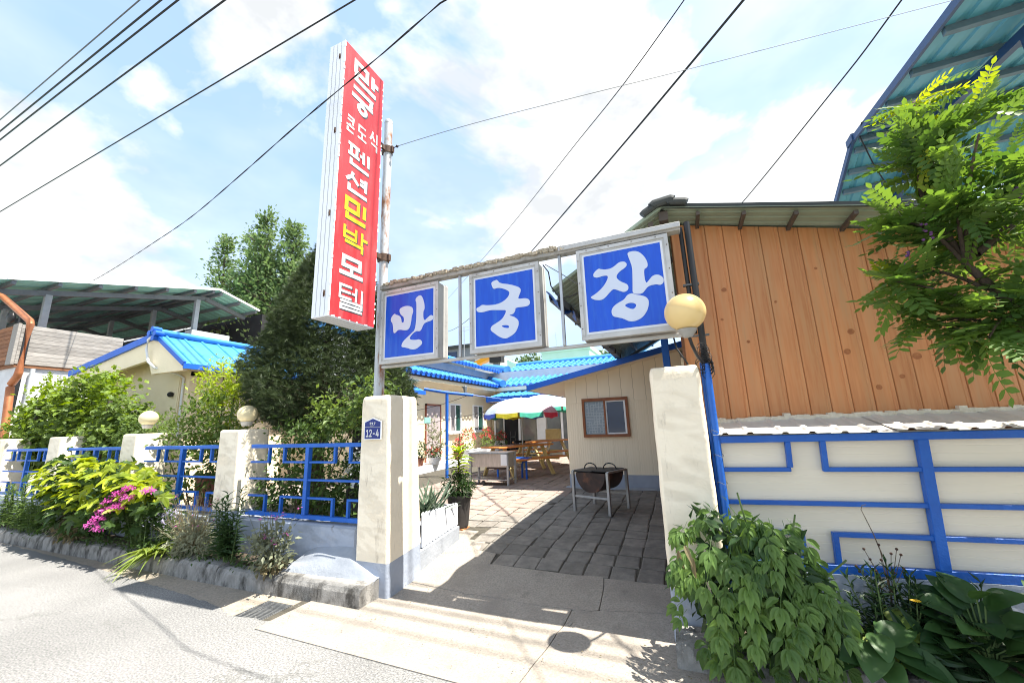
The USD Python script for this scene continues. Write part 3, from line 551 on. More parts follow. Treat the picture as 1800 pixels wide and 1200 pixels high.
# ================================================================= HANGUL STROKES (u right, v up, unit cell)
def C(cx, cy, r, k=28): return [(cx + r * math.cos(t), cy + r * math.sin(t)) for t in np.linspace(0, 2 * np.pi, k)]
H = {
 'man': [[(.05, .95), (.52, .95), (.52, .42), (.05, .42), (.05, .95)], [(.78, 1), (.78, .33)], [(.78, .68), (1.02, .68)], [(.08, .30), (.08, .04), (.92, .04)]],
 'gung': [[(.06, .96), (.92, .96), (.88, .64)], [(0, .56), (1, .56)], [(.5, .56), (.5, .42)], C(.5, .20, .17)],
 'kon': [[(.1, .95), (.86, .95), (.78, .5)], [(.1, .72), (.82, .72)], [(.45, .5), (.45, .36)], [(0, .36), (1, .36)], [(.15, .24), (.15, .03), (.9, .03)]],
 'do': [[(.9, .92), (.12, .92), (.12, .5), (.9, .5)], [(.5, .5), (.5, .08)], [(0, .08), (1, .08)]],
 'sik': [[(.34, .97), (.28, .75), (.03, .48)], [(.3, .75), (.62, .5)], [(.9, 1), (.9, .42)], [(.15, .3), (.9, .3), (.9, 0)]],
 'pen': [[(0, .95), (.52, .95)], [(.13, .95), (.13, .5)], [(.39, .95), (.39, .5)], [(0, .47), (.52, .47)], [(.54, .70), (.70, .70)], [(.71, 1), (.71, .38)], [(.95, 1), (.95, .36)], [(.15, .28), (.15, .03), (.98, .03)]],
 'syeon': [[(.30, 1), (.26, .78), (.02, .48)], [(.28, .76), (.56, .48)], [(.90, 1), (.90, .34)], [(.62, .84), (.90, .84)], [(.62, .62), (.90, .62)], [(.15, .34), (.15, .04), (.97, .04)]],
 'min': [[(.05, .95), (.60, .95), (.60, .42), (.05, .42), (.05, .95)], [(.90, 1), (.90, .34)], [(.10, .28), (.10, .04), (.97, .04)]],
 'bak': [[(.05, 1), (.05, .45), (.52, .45), (.52, 1)], [(.05, .72), (.52, .72)], [(.78, 1), (.78, .36)], [(.78, .68), (1.02, .68)], [(.08, .26), (.80, .26), (.80, -.02)]],
 'mo': [[(.14, .96), (.86, .96), (.86, .50), (.14, .50), (.14, .96)], [(.5, .5), (.5, .08)], [(0, .08), (1, .08)]],
 'tel': [[(.52, .97), (.05, .97), (.05, .47), (.52, .47)], [(.05, .72), (.48, .72)], [(.52, .72), (.66, .72)], [(.70, 1), (.70, .41)], [(.95, 1), (.95, .41)], [(.08, .33), (.95, .33), (.95, .18), (.10, .18), (.10, .03), (.98, .03)]],
}
def glyph(name, u0, u1, v0, v1, wu):
    out = []
    for s in H[name]:
        P = [(u0 + a * (u1 - u0), v0 + b * (v1 - v0)) for a, b in s]
        out.append(LineString(P).buffer(wu / 2, cap_style=2, join_style=2, mitre_limit=2.5))
    return unary_union(out).buffer(0)
def chaikin(P, k=2):
    P = np.array(P, float)
    for _ in range(k):
        Q = np.roll(P, -1, 0); P = np.stack([.75 * P + .25 * Q, .25 * P + .75 * Q], 1).reshape(-1, 2)
    return P
def text_small(s, h, x, z, y): return text_xz(s, h, x, z, y, False)
sm = unary_union([affinity.translate(glyph(g, 0, .017, 0, .022, .0035), dx, 0) for g, dx in (('man', -.035), ('bak', -.010), ('gung', .018))])
obj('street_name', poly(affinity.translate(sm, PX, PZ + .155), 'xz', PY - .0045, PY - .003), 'letter_white', pl)
obj('street_name', cat([box(PX - .033 + k * .0125, PY - .0045, PZ + .142, PX - .033 + k * .0125 + .009, PY - .003, PZ + .146) for k in range(5)]), 'letter_white', pl)

# ================================================================= RED MOTEL SIGN ON ITS POLE
rs = thing('motel_sign', 'tall red projecting motel sign with white and yellow Korean lettering', 'sign')
SX0, SX1, SY0, SY1, SZ0, SZ1 = -3.275, -3.04, 2.70, 3.32, 2.685, 5.90
obj('cabinet', cbox(SX0, SY0, SZ0, SX1 - .004, SY1, SZ1, .006), 'white_cabinet', rs)
obj('red_face', poly(Polygon([(SY0 + .012, SZ0 + .012), (SY1 - .006, SZ0 + .012), (SY1 - .006, SZ1 - .012), (SY0 + .012, SZ1 - .012)]), 'yz', SX1 - .003, SX1), 'sign_red', rs)
for k in (1, 2, 3):
    x = SX0 + (SX1 - SX0) * k / 4
    obj('panel_seam', box(x - .0012, SY0 - .0015, SZ0 + .01, x + .0012, SY0 + .001, SZ1 - .01), 'cable_grey', rs)
    obj('panel_seam', box(x - .0012, SY0 + .01, SZ0 - .0015, x + .0012, SY1 - .01, SZ0 + .001), 'cable_grey', rs)
for z in (5.70, 4.75, 3.78, 2.92):
    x = SX1 - .075
    obj('latch', cat([box(x - .006, SY0 - .008, z - .035, x - .001, SY0 + .001, z + .035), box(x + .006, SY0 - .008, z - .03, x + .011, SY0 + .001, z + .03), box(x - .004, SY0 - .012, z - .008, x + .009, SY0 - .008, z + .008)]), 'rust_clamp', rs)
rg = np.random.default_rng(3); fl_ = []
for y, zs in ((SY0 + .004, None), (SY1 - .003, None)):
    z = SZ0 + .05
    while z < SZ1 - .05:
        h = rg.uniform(.015, .06); w = rg.uniform(.004, .011); fl_.append(poly([(y - w, z), (y + w, z + h * .1), (y + w * .7, z + h), (y - w * .8, z + h * .8)], 'yz', SX1 - .002, SX1 + .0012)); z += h + rg.uniform(.02, .16)
y = SY0 + .03
while y < SY1 - .03:
    h = rg.uniform(.015, .05); fl_.append(poly([(y, SZ0 + .006), (y + h, SZ0 + .004), (y + h * .9, SZ0 + .02), (y + h * .1, SZ0 + .017)], 'yz', SX1 - .002, SX1 + .0012)); y += h + rg.uniform(.02, .12)
obj('peeling_edge', cat(fl_), 'white_plastic', rs, kind='stuff')
rowsL = [('man', 2.82, 3.245, 5.49, 5.80, 'letter_white', .054), ('gung', 2.80, 3.18, 5.12, 5.45, 'letter_white', .050),
         ('kon', 2.765, 2.90, 4.79, 5.01, 'letter_white', .024), ('do', 2.93, 3.085, 4.80, 5.01, 'letter_white', .024), ('sik', 3.115, 3.265, 4.80, 5.07, 'letter_white', .024),
         ('pen', 2.80, 3.155, 4.42, 4.70, 'letter_white', .038), ('syeon', 2.79, 3.15, 4.10, 4.37, 'letter_white', .040),
         ('min', 2.80, 3.15, 3.77, 4.05, 'letter_yellow', .047), ('bak', 2.80, 3.17, 3.45, 3.72, 'letter_yellow', .033),
         ('mo', 2.775, 3.135, 3.14, 3.385, 'letter_white', .044), ('tel', 2.79, 3.145, 2.785, 3.065, 'letter_white', .026)]
for g, u0, u1, v0, v1, m, w in rowsL:
    G = glyph(g, u0 + w / 2, u1 - w / 2, v0 + w / 2, v1 - w / 2, w)
    if g not in ('kon', 'do', 'sik'):
        obj('letter_shadow', poly(affinity.translate(G, .013, -.012), 'yz', SX1 + .0005, SX1 + .0018), 'letter_shadow_grey', rs)
    obj('letter', poly(G, 'yz', SX1 + .002, SX1 + .0036), m, rs)
po = thing('sign_pole', 'rust streaked steel pole carrying the tall red motel sign', 'pole')
obj('pole_shaft', tube([(-3.15, 3.56, .2), (-3.15, 3.56, 5.52)], .052, 20), 'pole_rust', po, smooth=40)
obj('pole_cap', lathe([(0, .012), (.05, .008), (.054, 0), (.054, -.03)], (-3.15, 3.56, 5.53), 20), 'galvanised', po, smooth=40)
for z in (5.10, 3.62):
    obj('clamp', cat([lathe([(.058, -.05), (.064, -.045), (.064, .045), (.058, .05)], (-3.15, 3.56, z), 20), box(-3.165, 3.30, z - .03, -3.135, 3.51, z + .03), box(-3.09, 3.54, z - .04, -3.06, 3.58, z + .04), box(-3.24, 3.54, z - .03, -3.21, 3.58, z + .03)]), 'rust_clamp', po)
obj('side_conduit', tube([(-3.22, 3.575, .6), (-3.22, 3.575, 3.3)], .02, 10), 'galvanised', po, smooth=True)
obj('insulator', cat([tube([(-3.10, 3.56, 5.11), (-3.02, 3.56, 5.12)], .006, 6), sphere((-3.0, 3.56, 5.12), .018, 2)]), 'black_plastic', po)

# ================================================================= GATE SIGN: steel frame with three light boxes
fr = thing('gate_sign_frame', 'weathered steel frame spanning the gate between pole and pillar', 'sign frame')
obj('top_beam', cbox(-3.11, 3.46, 3.185, .125, 3.56, 3.240, .005), 'beam_dirty', fr)
tp = []
for k in range(60):
    x = -3.05 + k * .036; w = .028 + .03 * rg.random(); z = 3.25 + .022 * rg.random() ** 2
    tp.append(rough(box(x, 3.450 - .012 * rg.random(), 3.215 + .02 * rg.random(), x + w, 3.55, z), .03, 18, .02, k))
obj('peeling_tape', cat(tp), 'tape_tatty', fr, kind='stuff')
obj('top_beam', cbox(-.95, 3.44, 3.205, .13, 3.57, 3.252, .004), 'aluminium_dirty', fr)
obj('bottom_rail', cbox(-3.10, 3.52, 2.272, .05, 3.56, 2.302, .004), 'aluminium_dirty', fr)
for x in (-2.06, -.955): obj('hanger_rod', cbox(x - .014, 3.49, 2.30, x + .014, 3.518, 3.186, .003), 'steel_grey', fr)
obj('hanger_wire', tube([(-1.13, 3.52, 3.13), (-1.08, 3.53, 3.05), (-1.06, 3.52, 2.9), (-.98, 3.52, 2.76), (-.88, 3.51, 2.76), (-.79, 3.5, 2.78)], .006, 6), 'cable_black', fr)
obj('hanger_wire', tube([(-1.1, 3.5, 3.12), (-.95, 3.5, 3.0), (-.79, 3.5, 2.86)], .004, 6), 'cable_grey', fr)
SG = {
'man': ((-3.070, -2.292, 2.302, 3.152), 'blue light box sign with the first white brush character beside the pole', [[(-2.871,2.866),(-2.899,2.851),(-2.926,2.817),(-2.924,2.78),(-2.895,2.753),(-2.886,2.641),(-2.858,2.64),(-2.815,2.678),(-2.721,2.65),(-2.678,2.66),(-2.651,2.707),(-2.639,2.815),(-2.62,2.849),(-2.628,2.896),(-2.663,2.921),(-2.729,2.934),(-2.795,2.92),(-2.811,2.895),(-2.798,2.851),(-2.77,2.824),(-2.745,2.806),(-2.743,2.745),(-2.776,2.749),(-2.782,2.798),(-2.809,2.834),(-2.859,2.85)],
 [(-2.531,3.033),(-2.589,3.005),(-2.594,2.974),(-2.577,2.943),(-2.582,2.653),(-2.645,2.607),(-2.745,2.538),(-2.769,2.5),(-2.768,2.47),(-2.716,2.463),(-2.599,2.417),(-2.501,2.47),(-2.498,2.505),(-2.533,2.535),(-2.601,2.53),(-2.67,2.549),(-2.645,2.589),(-2.582,2.63),(-2.519,2.616),(-2.489,2.686),(-2.458,2.708),(-2.376,2.719),(-2.353,2.743),(-2.361,2.766),(-2.389,2.784),(-2.427,2.762),(-2.481,2.722),(-2.493,2.83),(-2.47,2.863),(-2.477,2.928),(-2.499,2.995)]], []),
'gung': ((-1.920, -1.148, 2.305, 3.150), 'blue light box sign with white brush character in the middle of the gate', [[(-1.606,3.04),(-1.664,3.023),(-1.662,2.991),(-1.644,2.947),(-1.618,2.947),(-1.589,2.951),(-1.533,2.933),(-1.479,2.901),(-1.466,2.877),(-1.481,2.84),(-1.528,2.803),(-1.603,2.779),(-1.717,2.785),(-1.775,2.803),(-1.805,2.783),(-1.842,2.775),(-1.835,2.738),(-1.796,2.723),(-1.757,2.722),(-1.68,2.733),(-1.568,2.715),(-1.508,2.708),(-1.519,2.67),(-1.557,2.619),(-1.628,2.585),(-1.675,2.565),(-1.687,2.524),(-1.64,2.487),(-1.594,2.448),(-1.531,2.419),(-1.486,2.431),(-1.422,2.465),(-1.393,2.512),(-1.378,2.561),(-1.39,2.596),(-1.425,2.627),(-1.487,2.653),(-1.437,2.654),(-1.412,2.685),(-1.412,2.716),(-1.341,2.713),(-1.279,2.713),(-1.256,2.735),(-1.259,2.77),(-1.288,2.794),(-1.337,2.799),(-1.382,2.802),(-1.367,2.834),(-1.344,2.883),(-1.355,2.911),(-1.395,2.936),(-1.467,2.966),(-1.569,2.995),(-1.587,3.023)]], [[(-1.571,2.556),(-1.518,2.558),(-1.482,2.545),(-1.487,2.52),(-1.537,2.532)]]),
'jang': ((-.782, .026, 2.312, 3.172), 'blue light box sign with white brush character next to the yellow globe lamp', [[(-0.637,2.909),(-0.621,2.936),(-0.581,2.963),(-0.563,2.95),(-0.494,2.937),(-0.447,2.952),(-0.398,2.988),(-0.353,2.986),(-0.33,2.959),(-0.344,2.928),(-0.396,2.903),(-0.426,2.875),(-0.433,2.846),(-0.404,2.807),(-0.345,2.773),(-0.337,2.742),(-0.346,2.715),(-0.378,2.703),(-0.412,2.719),(-0.464,2.75),(-0.493,2.73),(-0.552,2.672),(-0.59,2.662),(-0.641,2.674),(-0.675,2.699),(-0.666,2.71),(-0.613,2.735),(-0.543,2.792),(-0.494,2.877),(-0.545,2.887),(-0.597,2.876),(-0.629,2.887)],
 [(-0.319,3.061),(-0.283,3.068),(-0.23,3.057),(-0.191,3.014),(-0.165,2.96),(-0.159,2.911),(-0.172,2.89),(-0.199,2.88),(-0.195,2.746),(-0.162,2.778),(-0.133,2.811),(-0.09,2.817),(-0.052,2.786),(-0.045,2.757),(-0.053,2.731),(-0.076,2.716),(-0.116,2.732),(-0.176,2.724),(-0.205,2.692),(-0.224,2.671),(-0.25,2.666),(-0.31,2.676),(-0.302,2.746),(-0.29,2.912),(-0.301,2.968),(-0.317,3.031)],
 [(-0.309,2.685),(-0.353,2.678),(-0.384,2.636),(-0.43,2.619),(-0.482,2.589),(-0.503,2.549),(-0.494,2.5),(-0.45,2.485),(-0.407,2.47),(-0.358,2.435),(-0.306,2.433),(-0.253,2.453),(-0.211,2.498),(-0.189,2.549),(-0.182,2.595),(-0.198,2.63),(-0.234,2.65),(-0.293,2.669)]], [[(-0.393,2.585),(-0.343,2.603),(-0.3,2.592),(-0.285,2.569),(-0.309,2.54),(-0.339,2.546)]]),
}
for key, ((x0, x1, z0, z1), lab, polys, holes) in SG.items():
    t = thing('light_box_sign', lab, 'sign', 'three blue light boxes of the gate sign')
    YF = 3.45
    body = affinity.scale(sbox(x0, z0, x1, z1), 1, 1)
    rb = body.buffer(-.03).buffer(.03, quad_segs=5)
    obj('box_body', poly(rb.buffer(-.006), 'xz', YF + .012, YF + .17), 'aluminium_dirty', t, smooth=30)
    obj('back_rim', poly(rb.difference(body.buffer(-.03)), 'xz', YF + .15, YF + .185), 'aluminium_dirty', t, smooth=30)
    obj('front_frame', poly(body.buffer(-.004).difference(body.buffer(-.036)), 'xz', YF - .006, YF + .02), 'aluminium_dirty', t, smooth=30)
    obj('inner_frame', poly(body.buffer(-.034).difference(body.buffer(-.052)), 'xz', YF + .002, YF + .02), 'aluminium_dirty', t)
    obj('white_panel', poly(body.buffer(-.050), 'xz', YF + .006, YF + .018), 'sign_white', t)
    obj('blue_panel', poly(body.buffer(-.071), 'xz', YF + .0035, YF + .0065), 'sign_blue', t)
    G = unary_union([Polygon(chaikin(p, 2)).buffer(0) for p in polys])
    for h in holes: G = G.difference(Polygon(chaikin(h, 2)).buffer(0))
    obj('brush_character', poly(G, 'xz', YF + .0015, YF + .004), 'sign_letter', t)
    sc_ = []
    for k in range(4):
        for xx, zz in ((x0 + .018, z0 + (z1 - z0) * (k + .5) / 4), (x1 - .018, z0 + (z1 - z0) * (k + .5) / 4), (x0 + (x1 - x0) * (k + .5) / 4, z1 - .018)):
            sc_.append(box(xx - .004, YF - .0085, zz - .004, xx + .004, YF - .005, zz + .004))
    obj('screw', cat(sc_), 'rust_clamp', t, kind='stuff')
# ================================================================= WOODEN BUILDING BESIDE THE GATE
wb = thing('wooden_building', 'building clad in orange brown wooden planks with green metal gable roof', 'building')
WA = math.radians(7.0); WU = np.array([math.cos(WA), math.sin(WA)]); W0 = np.array([.06, 3.98])
def roof_z(x): return np.where(x < 0, 3.52 + .575 * x, 3.52 - .205 * x)
def loc(m, o, ang): return xf(m, (o[0], o[1], 0), ang)
pw = .152; r4 = np.random.default_rng(11)
for i in range(21):
    s0, s1 = i * pw, (i + 1) * pw
    xa, xb = W0[0] + WU[0] * s0, W0[0] + WU[0] * s1
    g = .0012; v = []
    prof = [(s0 + g, .008), (s0 + g + .004, 0), (s1 - g - .006 - .030, 0), (s1 - g - .0325, .004), (s1 - g - .0285, .004), (s1 - g - .024, 0), (s1 - g - .004, 0), (s1 - g, .008)]
    k = len(prof); zb = 1.50
    for s, d in prof: v.append((s, d, zb))
    for s, d in prof: v.append((s, d, float(roof_z(W0[0] + WU[0] * s)) - .02))
    f = []
    for j in range(k - 1): f += [(j, j + 1, k + j + 1), (j, k + j + 1, k + j)]
    pk = obj('plank', loc((np.array(v), np.array(f)), W0, WA), 'wood_siding', wb)
    for q in range(r4.integers(0, 3)):
        z = r4.uniform(1.7, 3.0); a = r4.uniform(.011, .030); s = r4.uniform(s0 + .03, s1 - .06)
        e = [(s + a * math.cos(t) * r4.uniform(.85, 1.1), z + a * .9 * math.sin(t)) for t in np.linspace(0, 2 * np.pi, 14)[:-1]]
        obj('knot', loc(poly(Polygon(e).buffer(.001), 'xz', -.0022, .004), W0, WA), 'knot', pk)
obj('wall_core', loc(box(.0, .012, .4, 3.2, .2, 2.78), W0, WA), 'groove_dark', wb)
obj('wall_core', cat([loc(poly([(0, 2.6), (3.2, 2.6), (3.2, 2.80), (0, 3.47)], 'xz', .013, .1), W0, WA), box(.10, 4.2, .2, .2, 9.2, 3.46)]), 'groove_dark', wb)
def corr_sheet(x0, x1, y0f, y1, per, h, zf, thick=.004, nx=2):
    """metal sheet with ribs running along the slope (x); profile repeats along y"""
    ys, zs = [], []
    y = y0f; 
    while y < y1:
        for a, b in ((0, 0), (.55, 0), (.65, h), (.9, h)): 
            ys.append(y + a * per); zs.append(b)
        y += per
    ys.append(y); zs.append(0)
    ys, zs = np.array(ys), np.array(zs); xs = np.linspace(x0, x1, nx + 1)
    V = [np.c_[np.full(len(ys), x), ys, zs + float(zf(np.array(x)))] for x in xs]
    n = len(ys); f = []
    V2 = [v + [0, 0, thick] for v in V]
    A = np.vstack(V + V2); k = (nx + 1) * n
    for i in range(nx):
        for j in range(n - 1):
            a = i * n + j
            f += [(a, a + 1, a + n + 1), (a, a + n + 1, a + n), (k + a, k + a + n, k + a + n + 1), (k + a, k + a + n + 1, k + a + 1)]
    for i in range(nx):
        for e in (0, n - 1):
            a = i * n + e; f += [(a, a + n, k + a + n), (a, k + a + n, k + a)]
    for j in range(n - 1):
        for e in (0, nx * n):
            a = e + j; f += [(a, k + a, k + a + 1), (a, k + a + 1, a + 1)]
    return A, np.array(f)
def skewy(m, k):
    v, f = m; v = np.array(v); v[:, 1] += k * np.clip(v[:, 0], 0, None); return v, f
obj('roof_sheet', skewy(corr_sheet(.0, 3.3, 3.645, 9.2, .105, .010, roof_z), .085), 'roof_green', wb)
obj('roof_sheet', corr_sheet(-1.09, 0, 3.645, 9.2, .105, .010, roof_z), 'roof_green', wb)
obj('verge_trim', skewy(cat([beam((0, 3.655, 3.537), (3.3, 3.655, 3.52 - .205 * 3.3 + .017), .012, .045)]), .085), 'roof_dark', wb)
obj('verge_trim', cat([beam((0, 3.655, 3.535), (-1.09, 3.655, 3.52 - .575 * 1.09 + .014), .012, .032)]), 'roof_green', wb)
for k, x in enumerate((.30, .66, 1.04, 1.44, 1.85, 2.3, 2.8)):
    y0 = 3.68 + .085 * x; z = float(roof_z(np.array(x))) - .022
    obj('purlin', box(x - .015, y0, z - .034, x + .015, 3.97 + .12 * x, z), 'rafter_brown', wb)
for x in (-.22, -.5, -.8): obj('purlin', box(x - .02, 3.9, float(roof_z(np.array(x))) - .07, x + .02, 9.0, float(roof_z(np.array(x))) - .012), 'frame_grey', wb)
for y in (4.6, 6.4, 8.2): obj('rafter', beam((.1, y, 3.39), (-1.04, y, 2.80), .05, .05), 'frame_grey', wb)
for k, (a, b, r) in enumerate((((-.17, 3.405), (.0, 3.475), .034), ((-.08, 3.47), (.11, 3.485), .042), ((.05, 3.465), (.22, 3.435), .034))):
    m = tube([(a[0], 3.63, a[1] + .068), (a[0] + .02, 3.63, a[1] + .088), (b[0] - .02, 3.63, b[1] + .088), (b[0], 3.63, b[1] + .076)], r, 10); 
    obj('ridge_tile', m, 'roof_dark', wb, smooth=30)
obj('ridge_tile', tube([(0, 3.68, 3.56), (0, 9.2, 3.56)], .05, 10), 'roof_dark', wb, smooth=30)
obj('roof_bracket', box(-.03, 3.69, 3.41, .05, 3.76, 3.50), 'rafter_brown', wb); obj('roof_bracket', box(-.13, 3.69, 3.35, -.085, 3.72, 3.42), 'rafter_brown', wb)
obj('gutter', cat([poly(Polygon([(-1.16, 2.887), (-1.15, 2.82), (-1.06, 2.82), (-1.05, 2.887), (-1.06, 2.887), (-1.07, 2.83), (-1.14, 2.83), (-1.15, 2.887)]), 'xz', 3.75, 9.2)]), 'frame_grey', wb)
for y in np.arange(4.2, 9, .62): obj('gutter_strap', cbox(-1.167, y, 2.813, -1.043, y + .03, 2.895, .003), 'roof_dark', wb)
# crumpled blue sheet tied over the gutter end
X_, T_ = np.linspace(0, 1, 16), np.linspace(0, 1, 10)
tv = [(-1.20 + .16 * t + .02 * math.sin(7 * u + 3 * t), 3.64 + .80 * u, 2.92 - .03 * u - (.14 + .05 * math.sin(6 * u)) * t + .015 * math.sin(13 * u + 5 * t)) for u in X_ for t in T_]
tf = []
for i in range(15):
    for j in range(9): a = i * 10 + j; tf += [(a, a + 10, a + 11), (a, a + 11, a + 1)]
obj('blue_sheet', (np.array(tv), np.array(tf)), 'blue_paint', smooth=True, label='crumpled blue sheet hanging over the gutter end of the wooden building', cat='blue sheet')
ppost = obj('carport_post', cbox(-.18, 4.97, .2, -.10, 5.05, 3.27, .004), 'blue_paint', label='square blue steel post under the green roof behind the gate pillar', cat='post')

# ================================================================= FENCE TO THE RIGHT OF THE GATE
F0, FA = np.array([.17, 3.55]), math.radians(6.0)
rf_ = thing('fence_panel', 'blue framed fence with cream backing sheets under the wooden wall', 'fence')
def L(m): return xf(m, (F0[0], F0[1], 0), FA)
def lean(m, k=-.05):
    v, f = m; v = np.array(v); v[:, 0] += (v[:, 2] - 1.0) * -k; return v, f
def rail(a, b, z, h, y0=-.022, y1=.018): obj('rail', L(cbox(a, y0, z - h / 2, b, y1, z + h / 2, .003)), 'blue_paint', rf_)
rail(.03, 2.75, 1.437, .052, -.026, .02); rail(.03, 2.75, .565, .056, -.026, .02)
rail(.03, .49, 1.216, .030); rail(.70, 2.05, 1.216, .030); rail(2.25, 2.75, 1.216, .03); rail(.03, 2.75, .985, .030); rail(.03, .5, .785, .028); rail(.70, 2.1, .785, .030); rail(2.3, 2.75, .785, .03)
obj('upright', L(lean(cbox(1.243, -.03, .592, 1.303, .022, 1.412, .003))), 'blue_paint', rf_)
for s, lo, hi in ((.475, 1.231, 1.412), (.695, 1.201, 1.412), (2.05, 1.2, 1.412), (2.25, 1.2, 1.412), (.70, .592, .80), (.50, .592, .80), (2.1, .592, .8), (2.3, .592, .8)):
    obj('short_upright', L(lean(cbox(s - .014, -.024, lo, s + .018, .016, hi, .003))), 'blue_paint', rf_)
prof = []
z = .575
while z < 1.46:
    prof += [(.030, z), (.030, z + .041), (.0312, z + .043), (.0312, z + .0455), (.030, z + .0475)]; z += .05
for a, b in ((.02, 1.272), (1.274, 2.16), (2.162, 2.8)):
    pr = [(y, zz) for y, zz in prof] + [(.05, 1.47), (.05, .575)]
    obj('backing_sheet', L(poly(pr, 'yz', a, b)), 'cream_siding', rf_)
fw_ = obj('low_wall', L(rough(box(.0, -.03, .05, 2.9, .16, .535), .014, 6, .08, 31)), 'grey_blue_paint', smooth=40)
tag(fw_, 'low grey blue wall under the blue fence beside the wooden wall', 'low wall')
# ribbed white flashing between fence and wooden wall
fs = thing('flashing', 'ribbed off white metal flashing above the blue framed fence', 'flashing')
sheets = [(.0, .42), (.40, .78), (.765, 1.16), (1.15, 1.5), (1.49, 1.9), (1.88, 2.32), (2.3, 2.8)]
r6 = np.random.default_rng(5)
for k, (a, b) in enumerate(sheets):
    ss, hh = [a], [0.0]
    for c in np.arange(a + .06, b - .02, .17):
        ss += [c, c + .012, c + .038, c + .05]; hh += [0, .013, .013, 0]
    ss.append(b); hh.append(0.0); ss, hh = np.array(ss), np.array(hh) + .004 * (k % 2)
    dz0, dz1 = r6.uniform(-.006, .006), r6.uniform(-.004, .01)
    front = np.c_[ss, np.full(len(ss), -.045 + r6.uniform(-.008, .008)), 1.472 + hh + np.linspace(dz0, dz1, len(ss))]
    back = np.c_[ss + .02, .44 + .02 * ss, 1.568 + .012 * ss + hh]
    V = np.vstack([front, back, front - [0, 0, .003], back - [0, 0, .003]]); n = len(ss); f = []
    for j in range(n - 1):
        f += [(j, j + 1, n + j + 1), (j, n + j + 1, n + j), (2 * n + j, 3 * n + j + 1, 2 * n + j + 1), (2 * n + j, 3 * n + j, 3 * n + j + 1), (j, 2 * n + j, 2 * n + j + 1), (j, 2 * n + j + 1, j + 1)]
    obj('flashing_sheet', L((V, np.array(f))), 'flashing_sheet', fs)
cp = []
for k in range(64):
    s = k * .045; h = .012 + .02 * r6.random() * (1.6 if r6.random() < .18 else .7)
    cp.append(rough(box(s, .39 + .022 * s, 1.552 + .012 * s, s + .05, .455 + .022 * s, 1.572 + h + .012 * s), .02, 22, .03, k))
obj('caulk_line', L(cat(cp)), 'caulk', fs, kind='stuff')
# pipes at the pillar
pp = thing('blue_pipe', 'blue painted steel pipe standing between the gate pillar and blue fence', 'pipe')
obj('pipe', tube([(.195, 3.53, .3), (.195, 3.535, 2.03)], .026, 12), 'blue_paint', pp, smooth=40)
obj('pipe', tube([(.165, 3.585, .3), (.165, 3.59, 2.05)], .018, 10), 'blue_paint', pp, smooth=40)
for z in (1.5, 1.32, 1.12): obj('wire_tie', tube([(.195 + .034 * math.cos(t), 3.535 + .05 * math.sin(t), z + .01 * math.sin(2 * t)) for t in np.linspace(0, 2 * np.pi, 14)], .002, 4), 'cable_grey', pp)
bp = thing('black_pipe', 'pair of black conduit pipes rising past the right end of the gate sign', 'pipe')
obj('conduit', tube([(.195, 3.60, 2.0), (.19, 3.60, 3.30)], .026, 12), 'black_plastic', bp, smooth=40)
obj('conduit', tube([(.145, 3.62, 2.3), (.135, 3.62, 3.27)], .019, 10), 'black_plastic', bp, smooth=40)
obj('strap', cat([box(.10, 3.59, 2.72, .225, 3.632, 2.735), box(.12, 3.59, 2.27, .25, 3.61, 2.285)]), 'cable_grey', bp)
cw = []
for k in range(14):
    t = np.linspace(0, 2 * np.pi * 1.6, 18); r_ = .02 + .03 * r6.random(); c = np.array([.20 + r6.normal(0, .015), 3.52, 2.03 + r6.normal(0, .05)])
    cw.append(tube(np.c_[c[0] + r_ * np.cos(t + k), np.full(18, c[1]) + .01 * np.sin(3 * t), c[2] + r_ * 1.2 * np.sin(t + k) + .004 * t], .0028, 4))
obj('wire_tangle', cat(cw), 'cable_black', bp, kind='stuff')
obj('loose_cable', tube([(-.03, 3.7, 2.33), (-.01, 3.68, 2.2), (.05, 3.66, 2.08), (.09, 3.66, 1.98)], .008, 6), 'cable_black', bp)

# ================================================================= BLUE CANOPY HIGH ON THE RIGHT
bc = thing('blue_canopy', 'high teal blue corrugated canopy roof behind the wooden building', 'canopy')
CX0, CX1 = 4.5, 15.0
def cz(y): return np.where(y < 11.2, 8.10 + .117 * (y - 11.2), 8.10 - .47 * (y - 11.2))
def ribs_x(x0, x1, ya, yb, per, h, zf, thick=.006):
    m = corr_sheet(ya, yb, x0, x1, per, h, zf, thick)
    v, f = m; v = np.array(v)[:, [1, 0, 2]]; return v, f[:, ::-1]
for k in range(11):
    a = CX0 + k * .96
    obj('roof_sheet', ribs_x(a, a + .955, 5.0, 11.2, .32, .035, cz), 'canopy_teal', bc)
    obj('roof_sheet', ribs_x(a, a + .955, 11.2, 13.2, .32, .035, cz), 'canopy_teal', bc)
for y in (5.6, 6.7, 7.75, 8.75, 9.7, 10.6, 11.05, 11.4, 11.95, 12.5, 13.05):
    z = float(cz(np.array(y))); obj('purlin', box(CX0 + .05, y - .05, z - .12, CX1, y + .05, z - .005), 'canopy_purlin', bc)
for x in (5.75, 9.5, 13.0):
    obj('rafter', beam((x, 5.0, float(cz(np.array(5.0))) - .2), (x, 11.2, 7.90), .12, .16), 'canopy_trim', bc)
    obj('rafter', beam((x, 11.2, 7.90), (x, 13.1, float(cz(np.array(13.1))) - .2), .12, .16), 'canopy_trim', bc)
    for y in (8.2, 12.9): obj('post', box(x - .07, y - .07, .2, x + .07, y + .07, float(cz(np.array(y))) - .26), 'canopy_trim', bc)
obj('verge_trim', cat([beam((CX0 - .03, 5.0, float(cz(np.array(5.0))) + .02), (CX0 - .03, 11.2, 8.12), .06, .15), beam((CX0 - .03, 11.2, 8.12), (CX0 - .03, 13.2, float(cz(np.array(13.2))) + .02), .06, .15)]), 'canopy_trim', bc)
